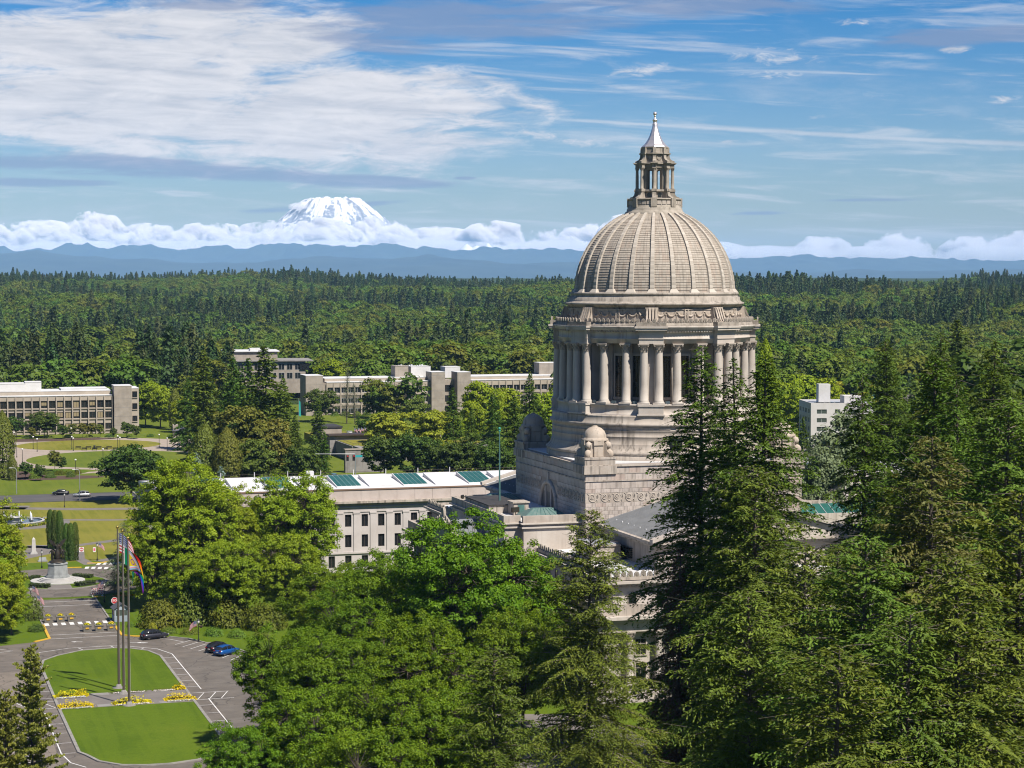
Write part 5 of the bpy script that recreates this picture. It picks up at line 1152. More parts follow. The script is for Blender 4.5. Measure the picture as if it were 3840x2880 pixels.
FM = {k: flag_mat(k + ' flag cloth', k) for k in ('us', 'green', 'pride')}
def flag_mesh(kind, hoist, fly, droop, wave, head, nu=24, nv=14):
    """cloth hanging from a hoist at x=0: fly edge droops; u along fly, v up the hoist"""
    vs, fs, uvs = [], [], []
    for j in range(nv + 1):
        for i in range(nu + 1):
            u, v = i/nu, j/nv; th = droop*(.35 + .65*u)
            x = fly*u*math.cos(th); z = hoist*v*(1 - .10*u) - fly*u*math.sin(th)
            y = wave*math.sin(u*7 + v*2.2)*(.25 + u) + wave*.5*math.sin(u*13 - v*4)*u; x += wave*.6*math.sin(u*6 + v*6)*u
            vs.append((x*math.cos(head) - y*math.sin(head), x*math.sin(head) + y*math.cos(head), z)); uvs.append((u, v))
    for j in range(nv):
        for i in range(nu): a = j*(nu+1) + i; fs.append((a, a+1, a+nu+2, a+nu+1))
    me = bpy.data.meshes.new('flag'); me.from_pydata(vs, [], fs); ul = me.uv_layers.new(name='UVMap')
    for li, l in enumerate(me.loops): ul.data[li].uv = uvs[l.vertex_index]
    me.polygons.foreach_set('use_smooth', [True]*len(fs)); me.materials.append(FM[kind]); return me
M['pole'] = mat('brushed flagpole metal', (.20, .165, .135), .45, metal=.7)
poles = [(-91.9, -22.4, 'rear'), (-91.7, -26.9, 'middle'), (-91.9, -35.4, 'front')]
fp = None
pl_labels = ['rearmost of three flagpoles, flying the stars and stripes', 'middle one of the three flagpoles, with the green flag', 'nearest of three flagpoles, with the rainbow flag']
for i, (x, y, k) in enumerate(poles):
    if fp is None:
        fp = thing('flagpole', pl_labels[0], 'flagpole', (x, y, .12), 0, 'three tall flagpoles on the oval lawn')
        MB().tube([(0, 0, 0), (0, 0, 8), (0, 0, 16), (0, 0, 23.3)], [.19, .17, .13, .08], 12).build('pole', M['pole'], fp)
        MB().ball((0, 0, 23.55), .22, 12, 8).build('gold_ball', M['gold'], fp); MB().lathe([(.95, 0), (.95, .06), (.4, .1), (.34, .5), (.2, .55)], 20).build('base', M['concrete_grey'], fp)
        MB().tube([(.2, 0, 1.2), (.15, 0, 12), (.12, 0, 23.0)], .012, 3).build('halyard', M['paint'], fp)
    else: dup(fp, (x, y, .12), 0, pl_labels[i])
HD = -R(17)
f = link('flag', flag_mesh('us', 2.9, 3.6, R(52), .16, HD), None, (poles[0][0] + .25, poles[0][1] - .08, 20.0)); tag(f, 'stars and stripes flag hanging limp from the rear flagpole', 'flag', 'flags on the three tall poles')
f = link('flag', flag_mesh('green', 2.5, 3.3, R(70), .16, HD), None, (poles[1][0] + .22, poles[1][1] - .07, 18.9)); tag(f, 'green state flag hanging limp from the middle flagpole', 'flag', 'flags on the three tall poles')
f = link('flag', flag_mesh('pride', 2.7, 3.9, R(62), .20, HD), None, (poles[2][0] + .2, poles[2][1] - .06, 19.2)); tag(f, 'rainbow flag with yellow triangle drooping from the nearest flagpole', 'flag', 'flags on the three tall poles')

# ------------------------------------------------------------------ lamp posts
M['iron'] = mat('black iron', (.022, .022, .022), .5, metal=.4); M['globe'] = mat('milk glass', (.78, .76, .72), .3)
def lamp_proto():
    T = thing('lamp_post', '', 'lamp post', (0, 0, 0))
    MB().lathe([(.16, 0), (.16, .35), (.09, .5), (.06, .7), (.05, 2.9), (.08, 2.95), (.08, 3.05)], 10).build('post', M['iron'], T)
    MB().lathe([(.09, 3.05), (.17, 3.2), (.19, 3.5), (.15, 3.55)], 8).build('lantern', M['globe'], T); MB().lathe([(.24, 3.52), (.16, 3.65), (.05, 3.8), (.02, 3.92)], 8).build('lantern_cap', M['iron'], T)
    return T
def globe_proto():
    T = thing('globe_lamp', '', 'lamp post', (0, 0, 0))
    MB().lathe([(.17, 0), (.17, .3), (.09, .5), (.07, 4.1)], 8).build('post', M['iron'], T); MB().ball((0, 0, 4.35), .33, 10, 7, 1, 1, .85).build('globe', M['globe'], T); return T
LP = [(-81.0, 117.6, 'lamp post by the crosswalk beyond the monument, flag on one side', 0), (-93.1, 109.5, 'lamp post just behind the left side of the bronze monument', 0), (-85.5, 59.7, 'lamp post beside the striped barricade', 0), (-98.9, 58, 'lamp post against the left trees, small flag above the stop lines', 0),
      (-99.0, 46, 'lamp post left of the drive, beside the leafy bush and planters', 0), (-75.0, 13.2, 'lamp post with hanging basket on the grass by the angled parking bays', 0), (-78.8, 223.9, 'lamp post on the path beside the far street', 0)]
lp = lamp_proto()
for i, (x, y, lab, _) in enumerate(LP):
    if i == 0: lp.location = (x, y, 0.02); lp['label'] = lab; lp['group'] = 'black lamp posts along the drive'
    else: dup(lp, (x, y, .02), 0, lab)
# small flags and a basket on the lamp posts
for i, (x, y, z, hd, lab) in enumerate([(-80.7, 117.6, 2.9, -.2, 'small stars and stripes on the lamp post by the far crosswalk'), (-98.6, 58, 3.0, -.5, 'small stars and stripes on the lamp post against the left trees'), (-98.6, 46, 3.0, -.3, 'small stars and stripes above the leafy bush left of the drive'), (-75.3, 13.2, 2.6, 2.6, 'small stars and stripes on the lamp post by the parking bays'), (-85.7, 59.4, 3.1, 2.4, 'small stars and stripes above the striped barricade')]):
    f = link('flag', flag_mesh('us', .95, 1.5, R(35), .05, hd, 12, 8), None, (x, y, z)); tag(f, lab, 'flag', 'small flags on the lamp posts')
hb = thing('hanging_basket', 'flower basket hanging on the lamp post by the parking bays', 'flower basket', (-74.6, 13.0, 2.3)); MB().lathe([(.05, 0), (.3, .2), (.35, .35)], 10).build('basket', M['soil'], hb)
GL = [(-78.5, 436.6), (-73.4, 413.7), (-72.8, 403.3), (-81.0, 381.7), (-80.5, 361.3), (-60.5, 409.8), (-60.6, 403.0), (-44.8, 408.5), (-44.8, 401.5), (-30.0, 411.0), (-29.5, 393.5), (-67.6, 316.4), (-55.5, 353.7), (-57, 452)]
GLL = ['globe lamp at the far left end of the tan plaza ring', 'rear one of two globe lamps left of the upper round lawn', 'front one of two globe lamps left of the upper round lawn', 'globe lamp at the left bend of the tan path', 'globe lamp at the left rim of the lower round lawn', 'rear globe lamp of the pair left of the benches', 'front globe lamp of the pair left of the benches', 'rear globe lamp of the pair right of the benches', 'front globe lamp of the pair right of the benches', 'rear globe lamp at the right end of the upper round lawn', 'front globe lamp at the right end of the upper round lawn', 'globe lamp at the fork of the tan paths', 'globe lamp on the lower round lawn near the round tree', 'globe lamp before the clipped pergola trees']
gp = globe_proto()
for i, (x, y) in enumerate(GL):
    if i == 0: gp.location = (x, y, .03); gp['label'] = GLL[0]; gp['group'] = 'globe lamps around the round lawns'
    else: dup(gp, (x, y, .03), 0, GLL[i])
M['galv'] = mat('galvanised steel', (.46, .47, .48), .45, metal=.6)
for i, (x, y, h, lab) in enumerate([(-73.3, 241, 8.2, 'tall grey street light on the near pavement of the far street'), (-88.6, 262, 7.2, 'tall grey street light at the far left edge')]):
    t = thing('street_light', lab, 'street light', (x, y, .02), 0, 'tall grey street lights'); MB().tube([(0, 0, 0), (0, 0, h - .4), (-.3, 0, h), (-1.2, 0, h + .1)], [.13, .09, .07, .05], 8).build('mast', M['galv'], t); MB().box(-1.9, -1.1, -.17, .17, h + .02, h + .16).build('lamp_head', M['globe'], t)

# ------------------------------------------------------------------ planters, booth, barricade, signs
M['planter'] = mat('weathered planter', (.16, .15, .125), .9, (.21, .195, .165), 2); M['yflower'] = leafmat('yellow blossom', (.46, .36, .010), (.66, .52, .014), .2, .05); M['wflower'] = leafmat('white blossom', (.50, .49, .47), (.60, .59, .58), .2, .03)
def tuft(n, rx, ry, rz, s, seed, z0=0.0):
    """many small leaf faces over a dome; returns verts, faces, rnd"""
    r = np.random.default_rng(seed); d = r.normal(size=(n, 3)); d /= np.linalg.norm(d, axis=1)[:, None]; d[:, 2] = np.abs(d[:, 2])
    p = d*np.array([rx, ry, rz])*r.uniform(.75, 1.05, (n, 1)); p[:, 2] += z0
    return quads(p, d + r.normal(size=(n, 3))*.6, s*r.uniform(.7, 1.3, n), s*r.uniform(.6, 1.0, n), r)
def quads(p, nrm, ln, wd, r, along=None):
    """leaf quads (kites) at p with normal nrm"""
    nrm = nrm/np.linalg.norm(nrm, axis=1)[:, None]
    a = along if along is not None else r.normal(size=p.shape); a = a - nrm*(a*nrm).sum(1)[:, None]; a /= np.linalg.norm(a, axis=1)[:, None] + 1e-9
    b = np.cross(nrm, a); l = ln[:, None]; w = wd[:, None]
    return np.stack([p - a*l*.5, p + b*w*.5 + a*l*.08, p + a*l*.5, p - b*w*.5 + a*l*.08], 1)
def quad_mesh(name, Q, m, rnd=None, seed=0):
    n = len(Q); me = bpy.data.meshes.new(name); me.vertices.add(4*n); me.vertices.foreach_set('co', Q.reshape(-1).astype(np.float32))
    me.loops.add(4*n); me.loops.foreach_set('vertex_index', np.arange(4*n, dtype=np.int32)); me.polygons.add(n); me.polygons.foreach_set('loop_start', np.arange(0, 4*n, 4, dtype=np.int32))
    at = me.attributes.new('rnd', 'FLOAT', 'FACE'); at.data.foreach_set('value', (np.random.default_rng(seed).random(n) if rnd is None else rnd).astype(np.float32))
    me.materials.append(m); me.update(calc_edges=True); return me
G_SHRUB = leafmat('shrub leaves', (0.068, 0.112, 0.021), (0.128, 0.173, 0.030)); G_HEDGE = leafmat('clipped hedge leaves', (0.038, 0.063, 0.018), (0.075, 0.112, 0.030)); G_OLIVE = leafmat('olive shrub leaves', (.070, .100, .012), (.16, .185, .02)); G_BUSH = leafmat('bright bush leaves', (0.105, 0.165, 0.022), (0.180, 0.240, 0.030))
pt = thing('planter_box', 'left planter of the rear row, half against the bush', 'planter', (-97.2, 40.2, .03), 0, 'planter boxes across the drive')
MB().loft([[(sx*.62, sy*.62, 0) for sx, sy in ((-1, -1), (1, -1), (1, 1), (-1, 1))], [(sx*.72, sy*.72, 1.0) for sx, sy in ((-1, -1), (1, -1), (1, 1), (-1, 1))]]).box(-.78, .78, -.78, .78, .9, 1.06).build('box', M['planter'], pt)
link('flowers', quad_mesh('flowers', tuft(160, .55, .55, .45, .22, 3, 1.0), M['yflower']), pt); link('leaves', quad_mesh('leaves', tuft(120, .6, .6, .35, .22, 4, 1.0), G_SHRUB), pt); MB().box(-.3, .3, -.74, -.70, .45, .72).build('yellow_plate', M['yellow'], pt)
for x, y, lab in ((-95.1, 40.2, 'middle planter of the rear row behind the crosswalk'), (-93.2, 40.3, 'right planter of the rear row behind the crosswalk'), (-91.6, 28.9, 'left planter of the front row, tall yellow flowers'), (-89.6, 28.8, 'middle planter of the front row before the crosswalk'), (-87.6, 28.7, 'right planter of the front row by the yellow kerb')): dup(pt, (x, y, .03), 0, lab)
bt = thing('guard_booth', 'small pale blue guard booth with gabled roof beside the drive', 'booth', (-85.0, 38.2, .02), R(4))
bm = mat('pale blue boards', (.36, .42, .47), .8); MB().box(-1.2, 1.2, -1.3, 1.3, 0, 1.05).build('lower_wall', bm, bt); MB().box(-1.15, 1.15, -1.25, 1.25, 1.05, 2.1).build('window', M['glassgrey'], bt)
b = MB()
for sx in (-1, 1):
    for sy in (-1, 1): b.box(sx*1.1 - .1, sx*1.1 + .1, sy*1.2 - .1, sy*1.2 + .1, 1.05, 2.3)
b.box(-1.2, 1.2, -1.3, 1.3, 2.1, 2.35).add([(-1.2, -1.3, 2.35), (1.2, -1.3, 2.35), (0, -1.3, 3.1)], [(0, 1, 2)]); b.build('frame', bm, bt)
MB().add([(-1.5, -1.6, 2.25), (0, -1.6, 3.25), (0, 1.6, 3.25), (-1.5, 1.6, 2.25), (1.5, -1.6, 2.25), (1.5, 1.6, 2.25), (-1.5, -1.6, 2.15), (0, -1.6, 3.12), (1.5, -1.6, 2.15)], [(0, 1, 2, 3), (1, 4, 5, 2), (6, 7, 1, 0), (7, 8, 4, 1)]).build('roof', slate, bt)
for k in range(9): MB().box(-1.23, 1.23, -1.33, -1.30, .08 + .11*k, .16 + .11*k).build('board', bm, bt)
def text_mesh(s, size, m, bold=0.0):
    cu = bpy.data.curves.new('lettering', 'FONT'); cu.body = s; cu.size = size; cu.align_x = 'CENTER'; cu.align_y = 'CENTER'; cu.extrude = .004; cu.offset = bold
    o = bpy.data.objects.new('lettering', cu); C.objects.link(o); dg = bpy.context.evaluated_depsgraph_get(); me = bpy.data.meshes.new_from_object(o.evaluated_get(dg)); bpy.data.objects.remove(o); bpy.data.curves.remove(cu)
    me.materials.clear(); me.materials.append(m); return me
M['red'] = mat('sign red', (.50, .025, .03), .5); M['white'] = mat('sign white', (.80, .80, .80), .5)
HDG = R(3)
def stop_sign(x, y, lab):
    T = thing('stop_sign', lab, 'sign', (x, y, .02), HDG); MB().tube([(0, .04, 0), (0, .04, 2.9)], .04, 6).build('post', M['galv'], T)
    oc = lambda r: [(r*math.cos(R(22.5 + 45*k)), r*math.sin(R(22.5 + 45*k))) for k in range(8)]
    b = MB(); b.loft([[(a, 0, 2.5 + c) for a, c in oc(.62)], [(a, -.02, 2.5 + c) for a, c in oc(.62)]]); b.build('border', M['white'], T); b = MB(); b.loft([[(a, -.021, 2.5 + c) for a, c in oc(.56)], [(a, -.03, 2.5 + c) for a, c in oc(.56)]]); fc = b.build('face', M['red'], T)
    link('lettering', text_mesh('STOP', .5, M['white'], .012), fc, (0, -.036, 2.5), 0, None, (R(90), 0, 0))
stop_sign(-85.2, 45.2, 'red octagonal stop sign above the guard booth')
T = thing('no_entry_sign', 'white square no-entry sign with red disc beside the cypresses', 'sign', (-84.2, 118.4, .02), HDG)
MB().tube([(0, .04, 0), (0, .04, 2.9)], .04, 6).build('post', M['galv'], T); MB().box(-.5, .5, -.02, 0, 1.9, 2.9).build('panel', M['white'], T)
b = MB(); b.loft([[(.44*math.cos(2*math.pi*k/20), y, 2.4 + .44*math.sin(2*math.pi*k/20)) for k in range(20)] for y in (-.021, -.03)]); dd = b.build('disc', M['red'], T); MB().box(-.32, .32, -.036, -.031, 2.33, 2.47).build('bar', M['white'], dd)
link('lettering', text_mesh('DO NOT', .17, M['white']), dd, (0, -.036, 2.62), 0, None, (R(90), 0, 0)); link('lettering', text_mesh('ENTER', .17, M['white']), dd, (0, -.036, 2.19), 0, None, (R(90), 0, 0))
T = thing('banner', 'small pink and white banner hanging from the lamp post by the far crosswalk', 'banner', (-81.6, 117.5, 1.9)); MB().box(-.28, .28, -.02, .02, 0, 1.0).build('cloth', M['white'], T); MB().box(-.2, .2, -.03, -.021, .2, .8).build('emblem', mat('pink print', (.7, .12, .2), .7), T)
bc = thing('barricade', 'red and white striped three-rail barricade at the roundabout edge', 'barricade', (-86.0, 67.4, .03), R(8))
for k in range(3):
    rl = MB().box(-1.2, 1.2, -.03, .03, .45 + .45*k, .72 + .45*k).build('rail', M['white'], bc)
    for j in range(7): x = -1.15 + .34*j; MB().add([(x, -.035, .46 + .45*k), (x + .17, -.035, .46 + .45*k), (x + .30, -.035, .71 + .45*k), (x + .13, -.035, .71 + .45*k)], [(0, 1, 2, 3)]).build('stripe', mat_red, rl) if (mat_red := M['red']) else None
for s in (-1, 1): MB().box(s*.95 - .05, s*.95 + .05, -.5, .5, 0, .1).box(s*.95 - .04, s*.95 + .04, .03, .1, .1, 1.7).build('leg', M['white'], bc)
b2 = thing('barricade', 'yellow board barrier behind the booth under the trees', 'barricade', (-81.5, 62.5, .03), R(4)); MB().box(-2.2, 2.2, -.03, .03, .6, .85).build('rail', mat('orange board', (.55, .17, .03), .7), b2)
for s in (-1, 1): MB().box(s*1.8 - .04, s*1.8 + .04, -.3, .3, 0, .6).build('leg', M['galv'], b2)

# ------------------------------------------------------------------ monument
def figure(name, parent, loc, rz, joints, edges, rad, m, s=1.0):
    """one continuous skinned body"""
    me = bpy.data.meshes.new(name); me.from_pydata([Vector(j)*s for j in joints], edges, []); me.materials.append(m)
    o = link(name, me, parent, loc, rz); sk = o.modifiers.new('skin', 'SKIN')
    for i, v in enumerate(me.skin_vertices[0].data): v.radius = (rad[i]*s, rad[i]*s); v.use_root = (i == 0)
    ss = o.modifiers.new('sub', 'SUBSURF'); ss.levels = 1; ss.render_levels = 1; return o
def human(name, parent, loc, rz, m, s, arms):
    J = [(0, 0, 1.0), (0, 0, 1.25), (0, 0, 1.48), (0, -.02, 1.60), (0, -.03, 1.74), (-.1, 0, .95), (-.12, .02, .5), (-.13, .05, .08), (-.14, -.14, .04), (.1, 0, .95), (.13, -.08, .5), (.12, -.02, .08), (.13, -.2, .04), (-.22, 0, 1.45), arms[0], arms[1], (.22, 0, 1.45), arms[2], arms[3]]
    E_ = [(0, 1), (1, 2), (2, 3), (3, 4), (0, 5), (5, 6), (6, 7), (7, 8), (0, 9), (9, 10), (10, 11), (11, 12), (2, 13), (13, 14), (14, 15), (2, 16), (16, 17), (17, 18)]
    rd = [.17, .15, .19, .07, .12, .11, .08, .06, .05, .11, .08, .06, .05, .08, .055, .04, .08, .055, .04]
    return figure(name, parent, loc, rz, J, E_, rd, m, s)
MO = thing('war_memorial', 'bronze winged figure and soldiers on a granite pedestal in the roundabout', 'monument', (-91.5, 89.5, .12))
gr = mat('pale granite', (.52, .50, .47), .8, (.44, .425, .40), 1.2, fine=.06); gd = mat('streaked granite', (.33, .345, .34), .8, (.24, .25, .25), 1.0, streak=dict(c=(.12, .13, .13), s=2, z=.1, a=.5), fine=.08)
for k, (r, z0, z1) in enumerate(((5.3, 0, .18), (3.9, .18, .36), (3.5, .36, .54), (3.1, .54, .72))): MB().lathe([(r, z0), (r, z1)], 40, smooth=False).build('step', gr, MO)
ped = MB()
o8 = lambda r: [(r*math.cos(R(22.5 + 45*k)), r*math.sin(R(22.5 + 45*k))*.9) for k in range(8)]
for r0, r1, z0, z1 in ((2.45, 2.45, .72, 1.0), (2.3, 2.25, 1.0, 1.25), (2.08, 1.95, 1.25, 3.35), (2.1, 2.1, 3.35, 3.55), (1.9, 1.8, 3.55, 3.75)): ped.loft([[(x, y, z0) for x, y in o8(r0)], [(x, y, z1) for x, y in o8(r1)]])
pd_ = ped.build('pedestal', gd, MO)
MB().lathe([(1.75, 3.75), (1.6, 3.95), (1.2, 4.1), (.7, 4.3), (0, 4.35)], 14).build('bronze_base', M['bronze'], MO)
win = human('winged_figure', MO, (0, 0, 4.75), 0, M['bronze'], 1.55, [(-.45, -.1, 1.75), (-.5, -.15, 2.1), (.42, -.15, 1.3), (.5, -.35, 1.2)])
for s in (-1, 1):
    w = MB(); tip = [(s*.1, .25, 6.9), (s*.5, .3, 7.6), (s*1.1, .35, 8.05), (s*1.75, .4, 8.3), (s*1.5, .38, 7.7), (s*1.1, .35, 7.2), (s*.7, .32, 6.6), (s*.25, .28, 6.2)]
    w.loft([[(x, y - .06, z) for x, y, z in tip], [(x, y + .06, z) for x, y, z in tip]]); w.build('wing', M['bronze'], MO)
for k, (x, y, rz) in enumerate(((-1.05, -.35, -30), (1.05, -.35, 30), (-.75, .75, 200), (.75, .75, 160))): human('soldier_figure', MO, (x, y, 4.0), R(rz), M['bronze'], 1.38, [(-.38, -.1, 1.2), (-.3, -.32, 1.1), (.36, -.15, 1.2), (.25, -.4, 1.3)])
MB().lathe([(.5, 4.3), (.62, 4.6), (.5, 5.6), (.35, 6.2)], 12, (0, .1)).build('drapery', M['bronze'], MO)
def hedge(label, x, y, rx, ry, h, rz, m, n=900, s=.2, flowers=None, cat='hedge', name='hedge', group=None):
    T = thing(name, label, cat, (x, y, .05), rz, group); r = np.random.default_rng(int(abs(x*7 + y*13)))
    p = r.uniform(-1, 1, (n, 3)); p[:, 2] = (p[:, 2] + 1)/2
    ax = r.integers(0, 5, n); q = p.copy(); nr = np.zeros((n, 3))
    for a, (i, sg) in enumerate(((0, 1), (0, -1), (1, 1), (1, -1), (2, 1))): k = ax == a; q[k, i] = sg if i < 2 else 1.0; nr[k, i] = sg
    top = r.random(n) < .45; q[top, 2] = 1.0; nr[top] = (0, 0, 1)
    rr = np.clip(np.abs(q[:, :2]).max(1), 0, 1); q[:, 2] *= np.where(rr > .85, .9, 1)
    if name != 'hedge':
        e_ = np.clip(1 - np.abs(q[:, 0])**3, .12, 1)*np.clip(1 - np.abs(q[:, 1])**2.5, .2, 1); q[:, 2] *= e_**.6*(.35 + 1.1*fbm(q[:, 0]*rx*1.6 + x, q[:, 1]*2 + y, 3, 5)); q[:, :2] += r.normal(size=(n, 2))*.09
    q = q*np.array([rx, ry, h]) + r.normal(size=(n, 3))*.06
    link('leaves', quad_mesh('leaves', quads(q, nr + r.normal(size=(n, 3))*.5, s*r.uniform(.7, 1.3, n), s*r.uniform(.5, .9, n), r), m), T)
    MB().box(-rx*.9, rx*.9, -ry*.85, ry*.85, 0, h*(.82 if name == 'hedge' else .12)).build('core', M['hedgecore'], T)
    if flowers:
        fm, fn, side = flowers; k = r.random((fn, 3)); q = np.stack([(k[:, 0]*2 - 1)*rx, side*ry + (k[:, 1] - .5)*.5, .12 + .12*k[:, 2]], 1)
        link('blossoms', quad_mesh('blossoms', quads(q, np.array([[0, 0, 1.]]) + r.normal(size=(fn, 3))*.4, .2*np.ones(fn), .18*np.ones(fn), r), fm), T)
    return T
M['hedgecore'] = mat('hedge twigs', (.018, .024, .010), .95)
hedge('low hedge on the front left of the monument island', -95.6, 81.6, 1.9, .8, .8, R(-25), G_HEDGE); hedge('low hedge on the front right of the monument island', -86.9, 81.9, 2.0, .8, .85, R(30), G_HEDGE)
hedge('low hedge on the rear right of the monument island', -86.3, 93.0, 2.0, .7, .7, R(-35), G_HEDGE); hedge('low hedge on the rear left of the monument island', -96.6, 93.0, 2.0, .7, .7, R(35), G_HEDGE)
# flower beds around the flagpoles
FB = [(-99.3, -26.7, 2.0, .75, 'yellow flower bed at the left end of the north lawn edge', 700, 1), (-97.6, -26.5, .8, .6, 'small yellow flower bed next to the paved strip, north lawn edge', 0, 0), (-99.2, -34.2, 2.1, .8, 'yellow flower bed at the left end of the south lawn edge', 300, 1), (-91.4, -33.9, 2.3, .75, 'yellow flower bed around the front flagpole', 300, 1), (-84.6, -33.3, 1.9, .75, 'yellow flower bed at the right end of the south lawn edge', 200, 1), (-83.6, -25.6, .8, .6, 'small yellow flower clump at the right end of the north lawn edge', 0, 0)]
for x, y, rx, ry, lab, nf, _ in FB:
    hedge(lab, x, y, rx, ry + .2, 1.0, R(2), M['yflower'], int(520*rx), .24, (M['wflower'], nf, -1.25) if nf else None, 'flower bed', 'flower_bed', 'flower beds by the flagpoles')
for x0, x1, y in ((-93.2, -88.6, -26.0), (-87.4, -84.2, -26.1)):
    b_ = hedge('white flower border under the %s' % ('rear flagpoles' if x0 < -90 else 'right end of the north lawn'), (x0+x1)/2, y, (x1-x0)/2, .5, .28, 0, G_OLIVE, 500, .18, (M['wflower'], 160, -1.0), 'flower bed', 'flower_border', 'flower beds by the flagpoles')
# obelisk
T = thing('obelisk', 'small grey stone obelisk left behind the bronze monument', 'monument', (-93.1, 132.5, .03))
sq4 = lambda r, z: [(r*sx, r*sy, z) for sx, sy in ((-1, -1), (1, -1), (1, 1), (-1, 1))]
MB().box(-.75, .75, -.75, .75, 0, .25).box(-.6, .6, -.6, .6, .25, .45).build('base', gr, T); MB().loft([sq4(.48, .45), sq4(.34, 3.2), sq4(.02, 3.65)]).build('shaft', gr, T)
t = thing('memorial_stone', 'low grey memorial stone on the paving left of the cypresses', 'monument', (-92.2, 119.5, .03)); MB().box(-1.0, 1.0, -.4, .4, 0, .25).build('base', gd, t); MB().loft([[(-.8, -.3, .25), (.8, -.3, .25), (.8, .3, .25), (-.8, .3, .25)], [(-.7, -.1, .9), (.7, -.1, .9), (.7, .2, .9), (-.7, .2, .9)]]).build('block', gd, t)
# fountain
FO = thing('fountain', 'round stone fountain with upright water jets behind the left trees', 'fountain', (-94, 191.5, .03))
MB().lathe([(7.6, 0), (7.6, .55), (7.7, .6), (7.7, .75), (7.1, .75), (7.1, .3), (0, .3)], 48, smooth=False).build('basin', gr, FO); MB().lathe([(7.08, .55), (0, .56)], 48, cap=False).build('water', mat('fountain water', (.05, .075, .075), .08, (.08, .11, .11), 3, bump=.4, bscale=6, spec=.6), FO)
MB().lathe([(1.6, .3), (1.4, 1.3), (2.2, 1.5), (2.2, 1.6), (.6, 1.6), (.4, 2.4), (.1, 2.5)], 24).build('centre_bowl', gr, FO)
wj = mat('white water', (.78, .80, .82), .4)
for k in range(8):
    a = R(22 + 45*k); x, y = 4.8*math.cos(a), 4.8*math.sin(a); pd2 = MB().lathe([(.4, .3), (.4, .8), (.55, .85), (.55, .95), (0, .95)], 10, (x, y)).build('jet_stand', gd, FO)
    MB().lathe([(.16, .95), (.2, 1.6), (.14, 2.3), (.02, 2.6)], 8, (x, y)).build('jet', wj, pd2)
hr = np.random.default_rng(8)
for k, (m, lab) in enumerate(((G_BUSH, 'green planting ring round the fountain'), (M['yflower'], 'yellow flowers round the fountain'))):
    n = 2600 if k == 0 else 700; a = hr.uniform(0, 2*math.pi, n); rr = hr.uniform(8.0, 9.3, n) if k == 0 else hr.uniform(8.7, 9.4, n)
    if k: a = (np.round(a*2)/2 + hr.normal(size=n)*.1)
    p = np.stack([rr*np.cos(a), rr*np.sin(a), hr.uniform(.05, .6, n)], 1); me = quad_mesh('planting', quads(p, np.array([[0, 0, 1.]]) + hr.normal(size=(n, 3))*.6, .35*np.ones(n), .3*np.ones(n), hr), m)
    o = tag(link('flower_ring', me, None, (-94, 191.5, .04)), lab, 'flower bed', 'planting round the fountain')
def bench(label, x, y, rz, m, back=True, group=None, h=1.0):
    T = thing('bench', label, 'bench', (x, y, .03), rz, group)
    for k in range(3): MB().box(-.95, .95, -.25 + .17*k, -.11 + .17*k, .42, .47).build('seat_slat', m, T)
    if back:
        for k in range(3): MB().box(-.95, .95, .26 + .02*k, .30 + .02*k, .55 + .15*k, .67 + .15*k).build('back_slat', m, T)
    for s in (-1, 1): MB().box(s*.75 - .05, s*.75 + .05, -.25, .28, 0, .42).build('leg', m, T)
    return T
for k in range(4):
    q = ('leftmost', 'second from the left', 'third from the left', 'rightmost')[k]
    bench('%s dark bench of the rear row on the upper lawn' % q, -58.3 + 3.45*k, 410.2 - .95*k, R(-15), M['iron'], True, 'benches on the round lawns'); bench('%s dark bench of the front row along the tan path' % q, -56.8 + 3.45*k, 403.8 - .95*k, R(-15), M['iron'], True, 'benches on the round lawns')
bench('stone bench beside the fountain planting', -85.2, 198.5, R(-10), gr, False, None); bench('small bench in front of the fountain left of the cypresses', -84.8, 181.5, R(10), M['iron'])
t = thing('litter_bin', 'black litter bin between the benches on the upper lawn', 'bin', (-52.8, 408.8, .05)); MB().lathe([(.33, 0), (.36, .3), (.36, 1.1), (.3, 1.2), (.2, 1.22)], 12).build('drum', M['iron'], t); MB().lathe([(.38, 1.1), (.38, 1.18), (.3, 1.25)], 12).build('rim', M['iron'], t)
# traffic signals and street sign at the corner
T = thing('traffic_signal', 'traffic signal arm with red lights and teal street sign behind the hall roof', 'traffic light', (-8.5, 222, 0)); MB().tube([(7.0, 0, 0), (7.0, 0, 12.5)], .14, 8).tube([(7.0, 0, 12.2), (-4, -.1, 12.5)], [.1, .06], 6).build('mast', M['galv'], T)
for x in (4.8, 6.5):
    h_ = MB().box(x - .3, x + .3, -.3, .1, 10.4, 12.0).build('signal_head', M['iron'], T); MB().lathe([(.2, 0), (.2, .05), (0, .06)], 10).build('red_lens', mat('lit red lens', (.7, .03, .03), .4), h_, (x, -.31, 11.65)).rotation_euler = (R(90), 0, 0)
sg = MB().box(6.9, 8.9, -.12, -.06, 11.3, 11.9).build('street_sign', mat('teal sign', (.02, .33, .36), .5), T)
t = thing('street_banner', 'teal banner on a pole beside the firs near the long concrete office block', 'banner', (26.4, 442.6, 0)); MB().tube([(0, 0, 0), (0, 0, 14.6)], .08, 6).build('pole', M['galv'], t); MB().loft([[(.05, 0, 13.8), (.65, 0, 13.2), (.65, .05, 13.2), (.05, .05, 13.8)], [(.05, 0, 8.0), (.9, .1, 7.6), (.9, .15, 7.6), (.05, .05, 8.0)]]).build('cloth', mat('teal cloth', (.02, .30, .27), .7), t)
t = thing('street_banner', 'small teal canopy glimpsed between firs near the street', 'canopy', (-5.3, 264, 0)); MB().tube([(0, 0, 0), (0, 0, 8)], .08, 6).build('pole', M['galv'], t); MB().box(-1.2, 1.2, -.6, .6, 7.6, 8.8).build('cloth', mat('teal canopy cloth', (.02, .33, .28), .7), t)
